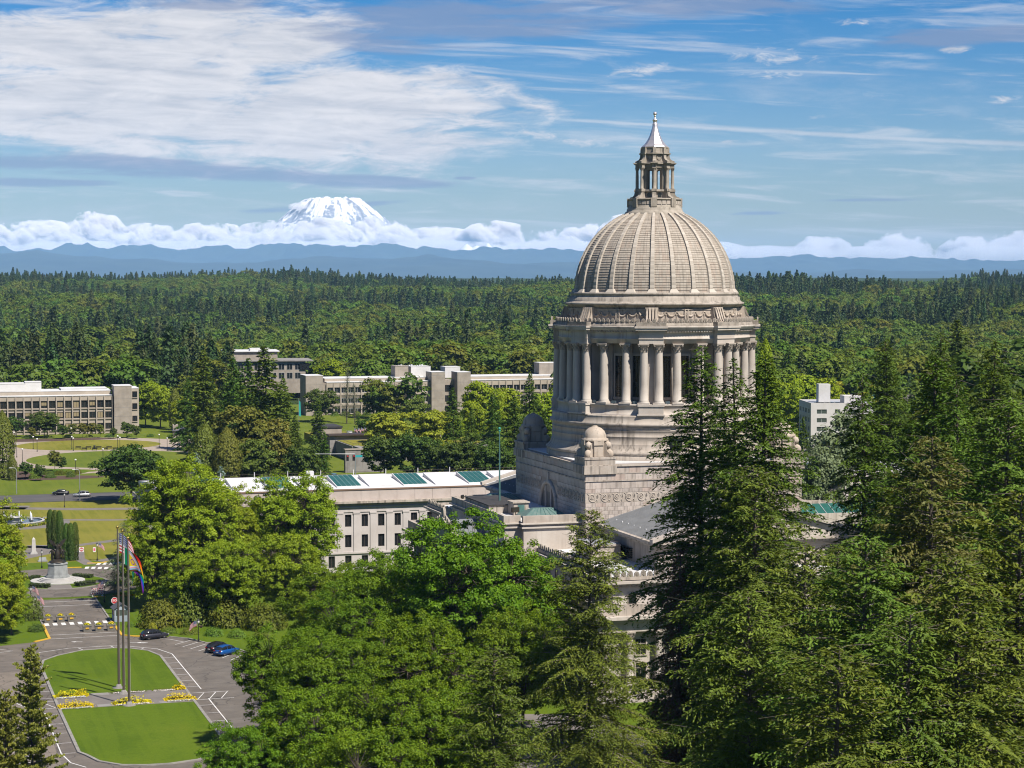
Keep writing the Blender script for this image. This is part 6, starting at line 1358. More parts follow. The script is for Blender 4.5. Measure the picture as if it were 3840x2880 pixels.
fr = random.Random(4)
for k in range(4):
    t = thing('banner_pole', ('first', 'second', 'third', 'fourth')[k] + ' from the left of the striped flags on the garden terrace', 'flag', (33.5 + 1.4*k, 379 + .8*k, 3.2), 0, 'flags on the garden terrace'); MB().tube([(0, 0, 0), (0, 0, 4.5)], .05, 5).build('pole', M['galv'], t); link('cloth', flag_mesh('us', 1.0, 1.5, R(40), .07, -.3 + .2*k, 8, 6), t, (0, 0, 3.4))
t = thing('utility_box', 'white cabinet on the upper garden terrace lawn', 'cabinet', (36.8, 402, 3.3)); MB().box(-.9, .9, -.6, .6, 0, 1.5).build('case', M['white'], t); MB().box(-1, 1, -.7, .7, 1.5, 1.6).build('lid', M['galv'], t)

# ------------------------------------------------------------------ trees
BARK = mat('grey brown bark', (.085, .062, .048), .95, (.13, .105, .085), 1.5); BARKP = mat('pale twigs', (.20, .165, .13), .95)
L_ = {}
L_['fir'] = leafmat('fir needles', (0.034, 0.07, 0.01), (0.115, 0.175, 0.018), .25, .10)
L_['spruce'] = leafmat('spruce needles', (0.05, 0.086, 0.012), (0.155, 0.205, 0.026), .25, .10)
L_['sequoia'] = leafmat('redwood needles', (.085, .105, .018), (.24, .235, .035), .25, .05)
L_['maple'] = leafmat('maple leaves', (0.05, 0.118, 0.004), (0.168, 0.25, 0.008), .35, .07)
L_['lime'] = leafmat('bright maple leaves', (0.115, 0.185, 0.008), (0.285, 0.345, 0.014), .38, .05)
L_['dark'] = leafmat('dark broad leaves', (0.034, 0.064, 0.012), (0.088, 0.135, 0.018), .3, .10)
L_['olive'] = leafmat('olive broad leaves', (0.084, 0.108, 0.018), (0.172, 0.184, 0.028), .3, .08)
L_['yellow'] = leafmat('yellow-green leaves', (0.175, 0.219, 0.018), (0.333, 0.333, 0.028), .35, .06)
L_['grey'] = leafmat('grey-green leaves', (0.096, 0.131, 0.070), (0.175, 0.219, 0.105), .3, .08)
L_['farfir'] = leafmat('far fir needles', (0.028, 0.052, 0.016), (0.068, 0.096, 0.022), .2, .15)
L_['farbroad'] = leafmat('far broad leaves', (0.056, 0.094, 0.012), (0.125, 0.168, 0.019), .3, .15)
L_['brown'] = leafmat('dead brown needles', (.075, .042, .024), (.15, .085, .05), .2, .03)
L_['redtip'] = leafmat('spruce needles with reddish tips', (.058, .078, .014), (.195, .165, .05), .25, .06)
L_['blue'] = leafmat('blue spruce needles', (0.149, 0.210, 0.175), (0.228, 0.298, 0.245), .2, .06)

def tubes_mesh(name, segs, m, n=4):
    """many tapered tube segments: segs = list of (p0, p1, r0, r1)"""
    A = np.array([s[0] for s in segs], float); B = np.array([s[1] for s in segs], float); r0 = np.array([s[2] for s in segs])[:, None]; r1 = np.array([s[3] for s in segs])[:, None]
    d = B - A; d /= np.linalg.norm(d, axis=1)[:, None] + 1e-9; ref = np.where(np.abs(d[:, 2:3]) < .9, np.array([[0, 0, 1.]]), np.array([[1., 0, 0]]))
    u = np.cross(d, ref); u /= np.linalg.norm(u, axis=1)[:, None]; w = np.cross(u, d); V = []
    for k in range(n): t = 2*math.pi*k/n; V.append(A + (u*math.cos(t) + w*math.sin(t))*r0)
    for k in range(n): t = 2*math.pi*k/n; V.append(B + (u*math.cos(t) + w*math.sin(t))*r1)
    V = np.stack(V, 1); N_ = len(segs); base = np.arange(N_)[:, None]*2*n
    F = np.concatenate([base + np.array([[k, (k+1) % n, n + (k+1) % n, n + k]]) for k in range(n)], 0)
    me = bpy.data.meshes.new(name); me.vertices.add(N_*2*n); me.vertices.foreach_set('co', V.reshape(-1).astype(np.float32)); nf = len(F)
    me.loops.add(4*nf); me.loops.foreach_set('vertex_index', F.reshape(-1).astype(np.int32)); me.polygons.add(nf); me.polygons.foreach_set('loop_start', np.arange(0, 4*nf, 4, dtype=np.int32)); me.polygons.foreach_set('use_smooth', np.ones(nf, bool))
    me.materials.append(m); me.update(calc_edges=True); return me

def conifer(seed, h, rmax, start, nb, dens, sl, sw, droop, lo, hi, leaf, ragged=.35, taper=.8, limbs=True, hang=.35, tw=.30, wild=0.0, cone=0.0):
    r = np.random.default_rng(seed)
    f = (np.arange(nb) + r.random(nb))/nb; t = start + (1 - start)*f**.9
    q = (1 - t)/(1 - start); clump = .75 + .5*vnoise(t*9, t*0 + seed, seed)
    L = rmax*np.clip(q, 0, 1)**taper*np.clip((t - start)/.06 + .45, .45, 1)*r.uniform(1 - ragged, 1 + ragged*.5, nb)*clump + .25
    az = np.arange(nb)*2.39996 + r.normal(size=nb)*.35; pit = lo + (hi - lo)*(1 - q)**1.2 + r.normal(size=nb)*.10
    lean = r.normal(size=2)*.012*h
    ns = np.maximum(3, (L*dens).astype(int)); bi = np.repeat(np.arange(nb), ns); n = len(bi)
    s = r.random(n)**.8*.90 + .10
    def P(bi, s):
        b = L[bi]; x = np.cos(az[bi])*b*s; y = np.sin(az[bi])*b*s; z = t[bi]*h + b*(pit[bi]*s - droop*s*s)
        return np.stack([x + lean[0]*t[bi]**2, y + lean[1]*t[bi]**2, z], 1)
    p = P(bi, s); d = P(bi, s + .02) - p; d /= np.linalg.norm(d, axis=1)[:, None]
    side = np.cross(d, np.array([0, 0, 1.])); side /= np.linalg.norm(side, axis=1)[:, None]; sg = r.choice([-1., 1.], n)[:, None]
    tl = (L[bi]*tw*(1.05 - s)**.6 + .30)*r.uniform(.6, 1.25, n)
    m = np.maximum(1, np.ceil(tl/(sl*.62)).astype(int)); ti = np.repeat(np.arange(n), m); k = np.concatenate([np.arange(a) for a in m]); fr = (k + .6)/m[ti]
    tdir = side*sg + d*.75; tdir /= np.linalg.norm(tdir, axis=1)[:, None]
    pos = p[ti] + tdir[ti]*(tl[ti]*fr)[:, None]; pos[:, 2] -= hang*tl[ti]*fr**2; pos += r.normal(size=pos.shape)*sl*.12
    al = tdir[ti].copy(); al[:, 2] -= hang*1.1*fr; al += r.normal(size=al.shape)*.25
    nrm = np.array([[0, 0, 1.]]) + r.normal(size=pos.shape)*(.42 + wild) + d[ti]*.2
    if cone:
        rad = pos.copy(); rad[:, 2] = 0; rad /= np.linalg.norm(rad, axis=1)[:, None] + 1e-6; nrm = rad*cone + np.array([[0, 0, .55]]) + r.normal(size=pos.shape)*.28
    # along the branch axis too
    pos = np.concatenate([pos, p]); al = np.concatenate([al, d + r.normal(size=d.shape)*.2]); nrm = np.concatenate([nrm, np.array([[0, 0, 1.]]) + r.normal(size=p.shape)*.5])
    N_ = len(pos); Q = quads(pos, nrm, sl*r.uniform(.7, 1.35, N_), sw*r.uniform(.7, 1.3, N_), r, al)
    crown = quad_mesh('crown', Q, leaf, seed=seed)
    seg = []; K = 10
    for i in range(K): a, b = i/K, (i+1)/K; seg.append(((lean[0]*a*a, lean[1]*a*a, a*h), (lean[0]*b*b, lean[1]*b*b, b*h), h*.011*(1 - a)**.8 + .03, h*.011*(1 - b)**.8 + .03))
    tr = tubes_mesh('trunk', seg, BARK, 8)
    lm = None
    if limbs:
        sg2 = []
        for i in range(nb):
            pp = P(np.array([i, i, i]), np.array([0., .5, .95])); rr = .015 + L[i]*.008
            sg2.append((pp[0], pp[1], rr*1.4, rr*.9)); sg2.append((pp[1], pp[2], rr*.9, rr*.35))
        # bare twigs poking out
        for i in r.integers(0, nb, nb//3):
            pp = P(np.array([i]), np.array([r.uniform(.4, 1.0)]))[0]; e = pp + np.array([math.cos(az[i] + r.normal()*.6), math.sin(az[i] + r.normal()*.6), r.normal()*.3])*r.uniform(.6, 1.5); sg2.append((pp, e, .02, .01))
        lm = tubes_mesh('limbs', sg2, BARKP, 3)
    return tr, crown, lm, h

def broadleaf(seed, h, rx, base, nl, nc, per, ls, leaf, flat=.75, lobes=None, cr=(.9, 1.6), limbs=True, nj=.55):
    r = np.random.default_rng(seed); zc = base + (h - base)*.5; rz = (h - base)*.5
    lc = []
    for i in range(nl):
        a = i*2.39996 + r.normal()*.3; v = (i + .5)/nl*1.7 - .85; rad = math.sqrt(max(0, 1 - v*v))
        lc.append((rx*.52*rad*math.cos(a), rx*.52*rad*math.sin(a), zc + rz*.58*v, rx*r.uniform(.36, .56), rz*r.uniform(.34, .5)))
    lc = np.array(lc); li = r.integers(0, nl, nc); d = r.normal(size=(nc, 3)); d[:, 2] += .35; d /= np.linalg.norm(d, axis=1)[:, None]
    c0 = lc[li, :3] + d*np.stack([lc[li, 3], lc[li, 3], lc[li, 4]], 1)*r.uniform(.72, 1.08, (nc, 1))
    c0[:, 2] = np.maximum(c0[:, 2], base*.75)
    R_ = r.uniform(cr[0], cr[1], nc); cnt = np.maximum(8, (per*(R_/np.mean(R_))**2).astype(int)); ci = np.repeat(np.arange(nc), cnt); n = len(ci)
    e = r.normal(size=(n, 3)); e[:, 2] = np.abs(e[:, 2])*.9 - .25; e /= np.linalg.norm(e, axis=1)[:, None]; e = e + d[ci]*.35
    p = c0[ci] + e*R_[ci][:, None]*r.uniform(.45, 1.0, (n, 1))*np.array([1, 1, flat])
    nr = e*.8 + np.array([[0, 0, .55]]) + r.normal(size=(n, 3))*nj
    al = e*np.array([1, 1, .2]) + np.array([[0, 0, -.45]]) + r.normal(size=(n, 3))*.4
    crown = quad_mesh('crown', quads(p, nr, ls*r.uniform(.7, 1.35, n), ls*.8*r.uniform(.7, 1.25, n), r, al), leaf, seed=seed)
    seg = []; tb = base*1.0; R0 = h*.017
    seg.append(((0, 0, 0), (0, 0, tb*.5), R0*1.25, R0)); seg.append(((0, 0, tb*.5), (0, 0, tb), R0, R0*.85)); seg.append(((0, 0, tb), (0, 0, zc + rz*.5), R0*.85, R0*.25))
    hub = []
    for i in range(nl):
        a = np.array([0, 0, tb + (lc[i, 2] - tb)*.35 if lc[i, 2] > tb else tb*.8]); b = lc[i, :3]; mid = (a + b)/2 + np.array([0, 0, rz*.06]); seg.append((a, mid, R0*.5, R0*.34)); seg.append((mid, b, R0*.34, R0*.16)); hub.append(b)
    tr = tubes_mesh('trunk', seg, BARK, 7); lm = None
    if limbs: lm = tubes_mesh('limbs', [(lc[li[i], :3], c0[i], R0*.13 + .012, .012) for i in range(nc)], BARK, 3)
    return tr, crown, lm, h

def shell(seed, h, rx, n, ls, leaf, pw=.6, base=.02, nr_up=.3):
    """dense narrow crown: cypress, columnar cedar, poplar"""
    r = np.random.default_rng(seed); t = r.random(n)**.9; a = r.uniform(0, 2*math.pi, n)
    prof = np.sin(np.clip(t*.93 + .07, 0, 1)*math.pi)**pw; prof = np.where(t < .35, np.maximum(prof, .82), prof); lump = .82 + .36*vnoise(a*2.2/1.0 + 20, t*9 + 5, seed)
    rr = rx*prof*lump*r.uniform(.75, 1.03, n); p = np.stack([rr*np.cos(a), rr*np.sin(a), h*(base + (1 - base)*t)], 1)
    nr = np.stack([np.cos(a), np.sin(a), np.full(n, nr_up)], 1) + r.normal(size=(n, 3))*.4; al = np.stack([np.cos(a)*.3, np.sin(a)*.3, np.ones(n)], 1) + r.normal(size=(n, 3))*.25
    crown = quad_mesh('crown', quads(p, nr, ls*r.uniform(.8, 1.4, n), ls*.55*r.uniform(.7, 1.3, n), r, al), leaf, seed=seed)
    return tubes_mesh('trunk', [((0, 0, 0), (0, 0, h*.5), h*.018, h*.012), ((0, 0, h*.5), (0, 0, h*.93), h*.012, .02)], BARK, 6), crown, None, h

PROTO = {
 'firA': conifer(1, 48, 9.0, .05, 400, 6.6, .50, .18, .30, -.10, .55, L_['fir'], .5, .64, hang=.65, tw=.36),
 'firB': conifer(2, 48, 8.0, .06, 400, 6.6, .48, .17, .36, -.18, .50, L_['fir'], .55, .70, hang=.75, tw=.36),
 'spruceA': conifer(3, 36, 10.4, .03, 380, 6.8, .37, .125, .22, -.05, .55, L_['spruce'], .5, .56, hang=.55, tw=.34),
 'spruceB': conifer(4, 40, 10.6, .04, 390, 6.6, .38, .125, .26, -.08, .50, L_['spruce'], .5, .60, hang=.6, tw=.34),
 'sequoia': conifer(5, 26, 5.6, .05, 260, 8.0, .40, .26, .05, .05, .5, L_['sequoia'], .65, .5, hang=.05, wild=.6, tw=.36),
 'firBrown': conifer(7, 28, 4.2, .10, 220, 5.0, .46, .14, .55, -.35, .2, L_['brown'], .5, .6, hang=1.0, tw=.30),
 'spruceRed': conifer(8, 40, 10.0, .04, 380, 6.4, .38, .125, .24, -.06, .52, L_['redtip'], .5, .62, hang=.55, tw=.34),
 'mapleA': broadleaf(11, 24, 10.6, 2.5, 16, 800, 105, .31, L_['maple'], flat=.95, cr=(.6, 1.25)),
 'mapleB': broadleaf(12, 24, 11.0, 2.5, 17, 820, 105, .31, L_['maple'], flat=.95, cr=(.6, 1.25)),
 'mapleC': broadleaf(13, 22, 10.2, 2.0, 15, 720, 105, .31, L_['maple'], flat=.95, cr=(.6, 1.25)),
 'limeA': broadleaf(14, 27, 9.6, 1.5, 18, 820, 95, .34, L_['lime'], flat=1.0, cr=(.65, 1.3)),
 'limeB': broadleaf(15, 24, 9.4, 1.5, 17, 740, 95, .34, L_['lime'], flat=1.0, cr=(.65, 1.3)),
 'limeC': broadleaf(16, 18, 8.6, 1.2, 14, 560, 95, .34, L_['lime'], flat=.95, cr=(.6, 1.2)),
 'deodar': conifer(6, 14, 4.6, .08, 130, 4.6, .42, .13, .30, .05, .5, L_['grey'], .4, .6, hang=.7),
 'broadA': broadleaf(21, 14, 7.4, 1.6, 11, 220, 50, .62, L_['dark'], cr=(.9, 1.5)),
 'broadB': broadleaf(22, 9, 4.4, 1.2, 8, 110, 45, .5, L_['dark'], cr=(.6, 1.1), limbs=False),
 'broadC': broadleaf(23, 9, 4.2, 1.8, 8, 110, 42, .5, L_['olive'], cr=(.6, 1.1), limbs=False),
 'broadD': broadleaf(24, 15, 6.4, 1.5, 10, 200, 48, .66, L_['dark'], cr=(.9, 1.5), limbs=False),
 'broadO': broadleaf(25, 20, 7.0, 1.5, 11, 220, 48, .7, L_['olive'], cr=(1.0, 1.7), limbs=False),
 'limeM': broadleaf(26, 18, 6.2, 1.5, 10, 200, 42, .74, L_['lime'], cr=(1.0, 1.7), limbs=False),
 'limeY': broadleaf(27, 18, 7.2, 1.5, 11, 210, 44, .74, L_['yellow'], cr=(1.0, 1.7), limbs=False),
 'limePop': shell(28, 40, 3.6, 4200, .8, L_['lime'], .7),
 'poplar': shell(29, 22, 3.0, 4200, .7, L_['olive'], .7),
 'cedar': shell(30, 18, 3.4, 5200, .55, L_['olive'], .9),
 'cypress': shell(31, 8.6, .92, 4200, .26, L_['dark'], .35),
 'bare': conifer(32, 16, 2.0, .1, 120, 2.2, .34, .12, -.3, .9, 1.3, L_['grey'], .4, .5, hang=-.2),
 'willow': broadleaf(33, 18, 5.2, 2.0, 10, 190, 60, .55, L_['grey'], flat=1.7, cr=(.8, 1.4)),
 'firM': conifer(41, 32, 7.2, .05, 230, 2.9, .95, .45, .25, -.10, .5, L_['fir'], .45, .72, limbs=False),
 'firM2': conifer(42, 36, 9.4, .04, 250, 2.8, 1.0, .48, .28, -.12, .5, L_['fir'], .5, .70, limbs=False),
 'spruceBlue': conifer(43, 12, 3.4, .04, 110, 3.6, .6, .26, .1, 0, .5, L_['blue'], .35, .8, limbs=False),
}
KIND = {'fir': 'fir_tree', 'spr': 'spruce_tree', 'seq': 'redwood_tree', 'map': 'maple_tree', 'deo': 'cedar_tree', 'bro': 'broadleaf_tree', 'pop': 'poplar_tree', 'ced': 'cedar_tree', 'cyp': 'cypress_tree', 'bar': 'poplar_tree', 'wil': 'weeping_tree', 'lim': 'broadleaf_tree'}
GRP = {'fir_tree': 'fir trees on the campus', 'spruce_tree': 'spruces in the foreground', 'redwood_tree': 'redwoods at the bottom left', 'maple_tree': 'dark green maples in the foreground', 'cedar_tree': 'cedars on the campus', 'broadleaf_tree': 'broadleaf trees on the campus', 'poplar_tree': 'poplars by the offices', 'cypress_tree': 'cypresses by the monument', 'weeping_tree': 'weeping trees by the apartment block'}
trng = random.Random(77)
def plant(kind, x, y, h, rs, label, rz=None, z=0.0, group=None):
    tr, crown, lm, h0 = PROTO[kind]; nm = KIND[kind[:3]]; s = h/h0; sx = s*(.4 + .6*rs)
    if s < .6: sx = max(sx, .5*rs)
    T = thing(nm, label, 'tree', (x, y, z), trng.uniform(0, 6.28) if rz is None else rz, group or GRP[nm], (sx, sx, s))
    link('trunk', tr, T); link('crown', crown, T)
    if lm: link('limbs', lm, T)
    return T
TREES = [
    ('firA', -31.5, -98.1, 51.8, 1.0, 'tall fir standing before the left columns of the drum, highest leader'),
    ('firB', -30.4, -106.8, 50.7, 0.9, 'slim fir with thin leader just right of the tallest drum-side fir'),
    ('firA', -31.1, -114.9, 51.4, 1.05, 'broad fir hiding the right half of the colonnade'),
    ('firBrown', -37.0, -104.8, 28.7, 1.0, 'half-dead fir with brown hanging twigs in front of the west facade'),
    ('spruceA', -55.5, -126.3, 36.1, 0.85, 'lone spruce with bare upper stem in front of the white west roof'),
    ('spruceB', -49.2, -155.4, 43.1, 1.05, 'spruce with pale tips below the broad fir, mid right'),
    ('spruceA', -64.2, -188.5, 37.2, 1.1, 'lower spruce with a clear leader at the bottom right of centre'),
    ('firB', -17.2, -112.9, 49.2, 1.0, 'pointed fir immediately right of the white apartment block'),
    ('firA', -21.3, -134.7, 51.8, 1.0, 'bare-stemmed fir, second right of the apartment block'),
    ('firB', 22.6, -58.1, 52.1, 1.1, 'dark tall fir rising behind the right-hand firs'),
    ('firA', 29.3, -28.8, 50.1, 1.0, 'dark rounded fir behind the apartment-side firs'),
    ('firB', -2.3, -113.3, 52.6, 1.15, 'wide fir near the right edge, feathery top'),
    ('spruceRed', -44.8, -178.7, 47.3, 1.05, 'reddish-tipped spruce in the middle of the right-hand stand'),
    ('spruceA', -26.4, -158.2, 48.8, 1.2, 'spruce at the right edge with sweeping boughs'),
    ('spruceB', -44.3, -161.1, 36.3, 0.9, 'fir in front of the glass-roofed hall'),
    ('spruceA', -61.2, -199.8, 42.5, 1.1, 'lower right spruce with pale dead twigs'),
    ('spruceB', -62.1, -215.2, 43.2, 1.15, 'spruce in the bottom right corner'),
    ('spruceB', -72.9, -219.3, 39.0, 1.1, 'spruce at the bottom edge below the right-hand stand'),
    ('spruceB', -82.4, -182.9, 33.0, 0.95, 'pale green spruce at the bottom edge among the maples'),
    ('sequoia', -111.4, -125.9, 24.8, 0.35, 'bushy redwood top at the bottom left corner'),
    ('sequoia', -114.9, -143.7, 24.1, 0.45, 'second redwood crown cut by the left edge'),
    ('mapleA', -47.6, -53.4, 28.5, 1.0, 'large maple crown just left of the lone spruce'),
    ('mapleB', -54.6, -34.5, 20.5, 1.0, 'maple crown hiding the lower right windows of the stone hall'),
    ('mapleC', -59.9, -20.4, 17.3, 1.0, 'maple behind the front row, below the stone hall windows'),
    ('mapleA', -75.9, -67.8, 16.7, 0.9, 'dark maple overhanging the parking bays'),
    ('mapleB', -62.5, -82.3, 19.3, 1.0, 'broad maple in the middle of the foreground'),
    ('mapleC', -80.4, -104.0, 15.6, 0.95, 'foreground maple at the bottom edge beside the oval lawn'),
    ('mapleA', -65.5, -112.8, 16.3, 1.0, 'foreground maple at the bottom edge, centre'),
    ('mapleB', -45.2, -70.9, 17.8, 0.9, 'maple tucked behind the lone spruce'),
    ('mapleC', -78.7, -126.5, 15.9, 1.0, 'lowest maple crown at the bottom edge left of centre'),
    ('limeA', -71.9, 50.2, 28.6, 1.12, 'tall bright green maple left of the stone hall'),
    ('limeB', -50.4, 60.4, 23.6, 1.05, 'bright green maple in front of the stone hall'),
    ('limeC', -57.5, 31.2, 15.9, 0.85, 'lower bright maple in front of the stone hall windows'),
    ('limeB', -78.6, 48.1, 17.3, 0.8, 'bright maple nearest the three flagpoles'),
    ('limeC', -67.1, 29.9, 15.2, 0.85, 'bright maple above the rhododendron bank'),
    ('limeA', -108.4, 36.3, 23.7, 0.85, 'bright maple at the left edge behind the drive'),
    ('limeC', -107.9, 21.5, 13.8, 0.8, 'lower leafy tree at the left edge by the angled bays'),
    ('limeB', -104.1, 28.7, 10.4, 0.65, 'leafy tree overhanging the yellow kerb on the left'),
    ('mapleA', -63.0, -50.8, 17.8, 1.0, 'maple in the second row left of the broad middle maple'),
    ('mapleC', -39.8, -43.2, 23.0, 0.9, 'maple behind the lone spruce, touching the north block wall'),
    ('mapleB', -73.3, -83.2, 18.0, 0.9, 'maple left of the broad middle maple'),
    ('mapleA', -70.7, -104.9, 17.0, 1.0, 'maple at the bottom edge below the broad middle maple'),
    ('mapleC', -88.1, -105.9, 12.3, 0.9, 'maple at the bottom edge nearest the oval lawn'),
    ('spruceB', -44.2, -173.7, 43.4, 1.0, 'spruce left of the reddish-tipped one'),
    ('firB', -22.1, -143.8, 50.0, 1.0, 'fir between the bare-stemmed fir and the right edge'),
    ('spruceA', -57.6, -182.1, 39.4, 1.0, 'spruce right of the clear-leader spruce'),
    ('spruceB', -67.2, -216.8, 40.1, 1.0, 'spruce low in the right-hand stand'),
    ('spruceA', -51.5, -202.8, 45.4, 1.0, 'spruce low at the right edge'),
    ('limeA', -64.7, 56.4, 22.9, 0.95, 'bright maple between the two tallest bright maples'),
    ('limeC', -72.4, 37.8, 12.1, 0.9, 'bright maple in front of the tall bright one'),
    ('limeC', -112.2, 30.1, 19.1, 1.0, 'bright tree mostly outside the left edge'),
    ('deodar', -79.3, 79.7, 12.6, 0.9, 'wispy grey-green cedar behind the flagpoles'),
    ('deodar', -82.5, 70.2, 4.9, 0.7, 'low drooping cedar by the striped barricade'),
    ('broadA', -60.7, 230.8, 15.8, 1.35, 'round dark tree beside the far street'),
    ('cedar', -89.5, 310.7, 20.2, 1.0, 'dark column-like cedar at the far left edge'),
    ('cedar', -87.3, 301.7, 8.0, 0.9, 'shorter cedar beside the far left column'),
    ('broadB', -75.5, 471.7, 8.0, 1.0, 'dark rounded tree before the cream office block, far left'),
    ('broadA', -65.7, 465.5, 10.2, 1.2, 'largest dark tree before the cream office block'),
    ('broadB', -59.5, 458.4, 5.6, 0.8, 'small dark tree right end of the clump before the cream office'),
    ('broadC', -70.5, 459.7, 4.7, 0.7, 'light green small tree before the dark clump of the cream office'),
    ('broadC', -55.7, 462.5, 5.7, 0.7, 'leftmost clipped tree of the pergola row'),
    ('broadC', -51.8, 462.4, 5.8, 0.6, 'second clipped tree of the pergola row'),
    ('broadC', -48.4, 462.3, 5.8, 0.6, 'third clipped tree of the pergola row'),
    ('broadC', -45.6, 460.5, 5.3, 0.6, 'rightmost clipped tree of the pergola row'),
    ('broadB', -41.3, 454.9, 4.2, 0.55, 'small grey-green tree at the foot of the stair tower'),
    ('broadB', -36.3, 455.5, 6.3, 0.7, 'grey-green tree right of the stair tower foot'),
    ('broadB', -33.4, 450.5, 5.4, 0.6, 'grey-green shrub tree right end of the cream office'),
    ('limeM', -22.0, 514.9, 18.7, 0.9, 'tall bright tree touching the cream office, first of its clump'),
    ('limeM', -17.6, 503.1, 17.6, 1.0, 'second bright tree right of the cream office'),
    ('poplar', -13.4, 491.4, 16.6, 1.3, 'third bright poplar right of the cream office'),
    ('limeM', -12.0, 475.3, 14.8, 1.0, 'bright green tree right end of the poplar clump'),
    ('broadC', -73.0, 326.6, 6.9, 0.55, 'young thin tree on the lower round lawn'),
    ('broadB', -70.9, 326.0, 4.7, 0.45, 'young dark green tree on the lower round lawn'),
    ('broadB', -83.4, 303.6, 5.4, 0.8, 'shrubby tree in the mulch bed by the far street'),
    ('broadB', -79.6, 297.3, 5.1, 0.5, 'small shrub tree in the mulch bed'),
    ('firM', -29.0, 313.2, 37.2, 1.0, 'left one of the two tall firs in the middle distance'),
    ('firM2', -12.3, 295.5, 39.1, 1.45, 'right and tallest fir in the middle distance'),
    ('firM', -12.2, 329.0, 34.2, 1.0, 'fir between the two tallest mid-distance firs'),
    ('firM2', -13.1, 360.6, 26.3, 1.0, 'fir behind the mid-distance pair'),
    ('cedar', -36.2, 261.0, 18.8, 1.5, 'olive cone-shaped cedar below the mid-distance firs'),
    ('cedar', -31.1, 255.2, 18.0, 1.4, 'second olive cedar right of the cone-shaped one'),
    ('broadO', -23.7, 273.9, 23.5, 1.3, 'olive broadleaf tree below the tallest mid-distance fir'),
    ('broadO', -21.8, 260.8, 14.3, 1.2, 'lower olive broadleaf tree beside the street'),
    ('firM', 6.4, 310.7, 21.7, 0.9, 'fir right of the tallest mid-distance fir, by the teal banner'),
    ('firM2', -7.4, 275.2, 19.2, 0.9, 'dark fir below the teal banner'),
    ('firM2', -13.7, 346.1, 33.5, 1.0, 'broad fir filling the gap left of the tallest mid-distance fir'),
    ('firM', -3.6, 315.9, 28.3, 1.0, 'fir on the right flank of the tallest mid-distance fir'),
    ('broadO', -15.6, 273.5, 19.5, 1.1, 'olive tree between the cone-shaped cedars and the teal banner'),
    ('firM2', -22.4, 394.8, 24.9, 0.9, 'fir at the left flank of the mid-distance clump'),
    ('broadD', -9.8, 255.0, 13.0, 1.0, 'dark tree beside the street below the teal banner'),
    ('firM2', 45.5, 271.6, 20.0, 0.9, 'dark fir left of the rooftop flagpole, lower'),
    ('firM2', 53.0, 252.5, 25.0, 1.0, 'dark fir between the rooftop flagpole and the drum base'),
    ('firM', 56.3, 234.8, 22.1, 1.0, 'dark fir touching the corner turret behind the drum'),
    ('broadD', 36.5, 251.3, 13.7, 1.0, 'dark tree behind the yellow-olive shrubs, left'),
    ('broadD', 43.2, 238.8, 13.7, 1.1, 'dark tree behind the yellow-olive shrubs, right'),
    ('limeM', 66.1, 367.7, 11.9, 1.0, 'bright tree behind the dark trees left of the rooftop flagpole'),
    ('broadD', 45.8, 415.8, 9.2, 1.0, 'dark tree before the left wing of the concrete office'),
    ('limeM', 101.2, 419.7, 18.9, 1.1, 'bright tree before the right wing of the concrete office'),
    ('broadB', 63.3, 441.8, 8.7, 1.2, 'small tree before the concrete office windows'),
    ('broadO', -16.7, 372.1, 18.6, 1.2, 'olive tree left of the tall firs'),
    ('limeM', -16.0, 413.8, 12.5, 1.1, 'bright tree at the end of the tan path'),
    ('firM', -1.6, 262.9, 15.3, 0.8, 'fir at the left edge of the street corner wall'),
    ('spruceBlue', -44.8, 218.6, 13.7, 0.9, 'silvery blue spruce behind the round dark tree'),
    ('spruceBlue', -41.1, 201.8, 11.6, 0.8, 'second silvery spruce behind the bright maple'),
    ('broadA', 50.9, 518.8, 14.2, 1.0, 'round dark tree at the left end of the long concrete office'),
    ('bare', 58.8, 505.9, 20.2, 1.0, 'thin nearly bare poplar before the long concrete office'),
    ('bare', 61.5, 503.0, 15.9, 0.8, 'second thin poplar before the long concrete office'),
    ('limeY', 37.8, 345.0, 16.6, 1.2, 'yellow-green tree, left one before the long concrete office'),
    ('limeY', 53.0, 350.8, 16.4, 1.2, 'yellow-green tree, right one before the long concrete office'),
    ('broadD', 19.3, 275.4, 13.5, 1.2, 'dark green tree in front of the yellow-green pair, left'),
    ('broadD', 26.9, 266.8, 14.8, 1.3, 'dark green tree in front of the yellow-green pair, centre'),
    ('broadD', 31.4, 259.2, 12.5, 1.1, 'dark green tree in front of the yellow-green pair, right'),
    ('limeY', 44.3, 301.2, 9.9, 0.8, 'small yellow-green tree between the dark trees and firs'),
    ('firM', 50.2, 309.9, 24.8, 0.9, 'dark fir left of the rooftop flagpole'),
    ('firM2', 56.7, 287.0, 23.8, 1.0, 'broad dark fir behind the rooftop flagpole'),
    ('firM', 85.3, 340.9, 27.6, 1.0, 'dark fir left of the drum'),
    ('limeM', 87.5, 403.0, 22.4, 1.0, 'bright tree between the dark firs left of the drum'),
    ('limeM', 78.7, 384.8, 16.3, 0.9, 'lower bright tree between the dark firs left of the drum'),
    ('limeM', 96.2, 358.5, 20.2, 1.0, 'bright tree touching the left edge of the drum'),
    ('broadC', 78.5, 468.5, 13.1, 0.8, 'light tree in front of the long concrete office right half'),
    ('limeM', 84.7, 665.3, 20.5, 1.1, 'bright tree above the long concrete office, left end'),
    ('limePop', 137.0, 262.4, 41.1, 1.2, 'single bright lime poplar right of the drum'),
    ('limeM', 207.3, 408.2, 22.0, 1.2, 'bright tree row right of the drum, leftmost'),
    ('limeM', 220.5, 414.7, 22.6, 1.3, 'bright tree row right of the drum, second'),
    ('limeM', 230.6, 416.8, 21.1, 1.2, 'bright tree row right of the drum, third'),
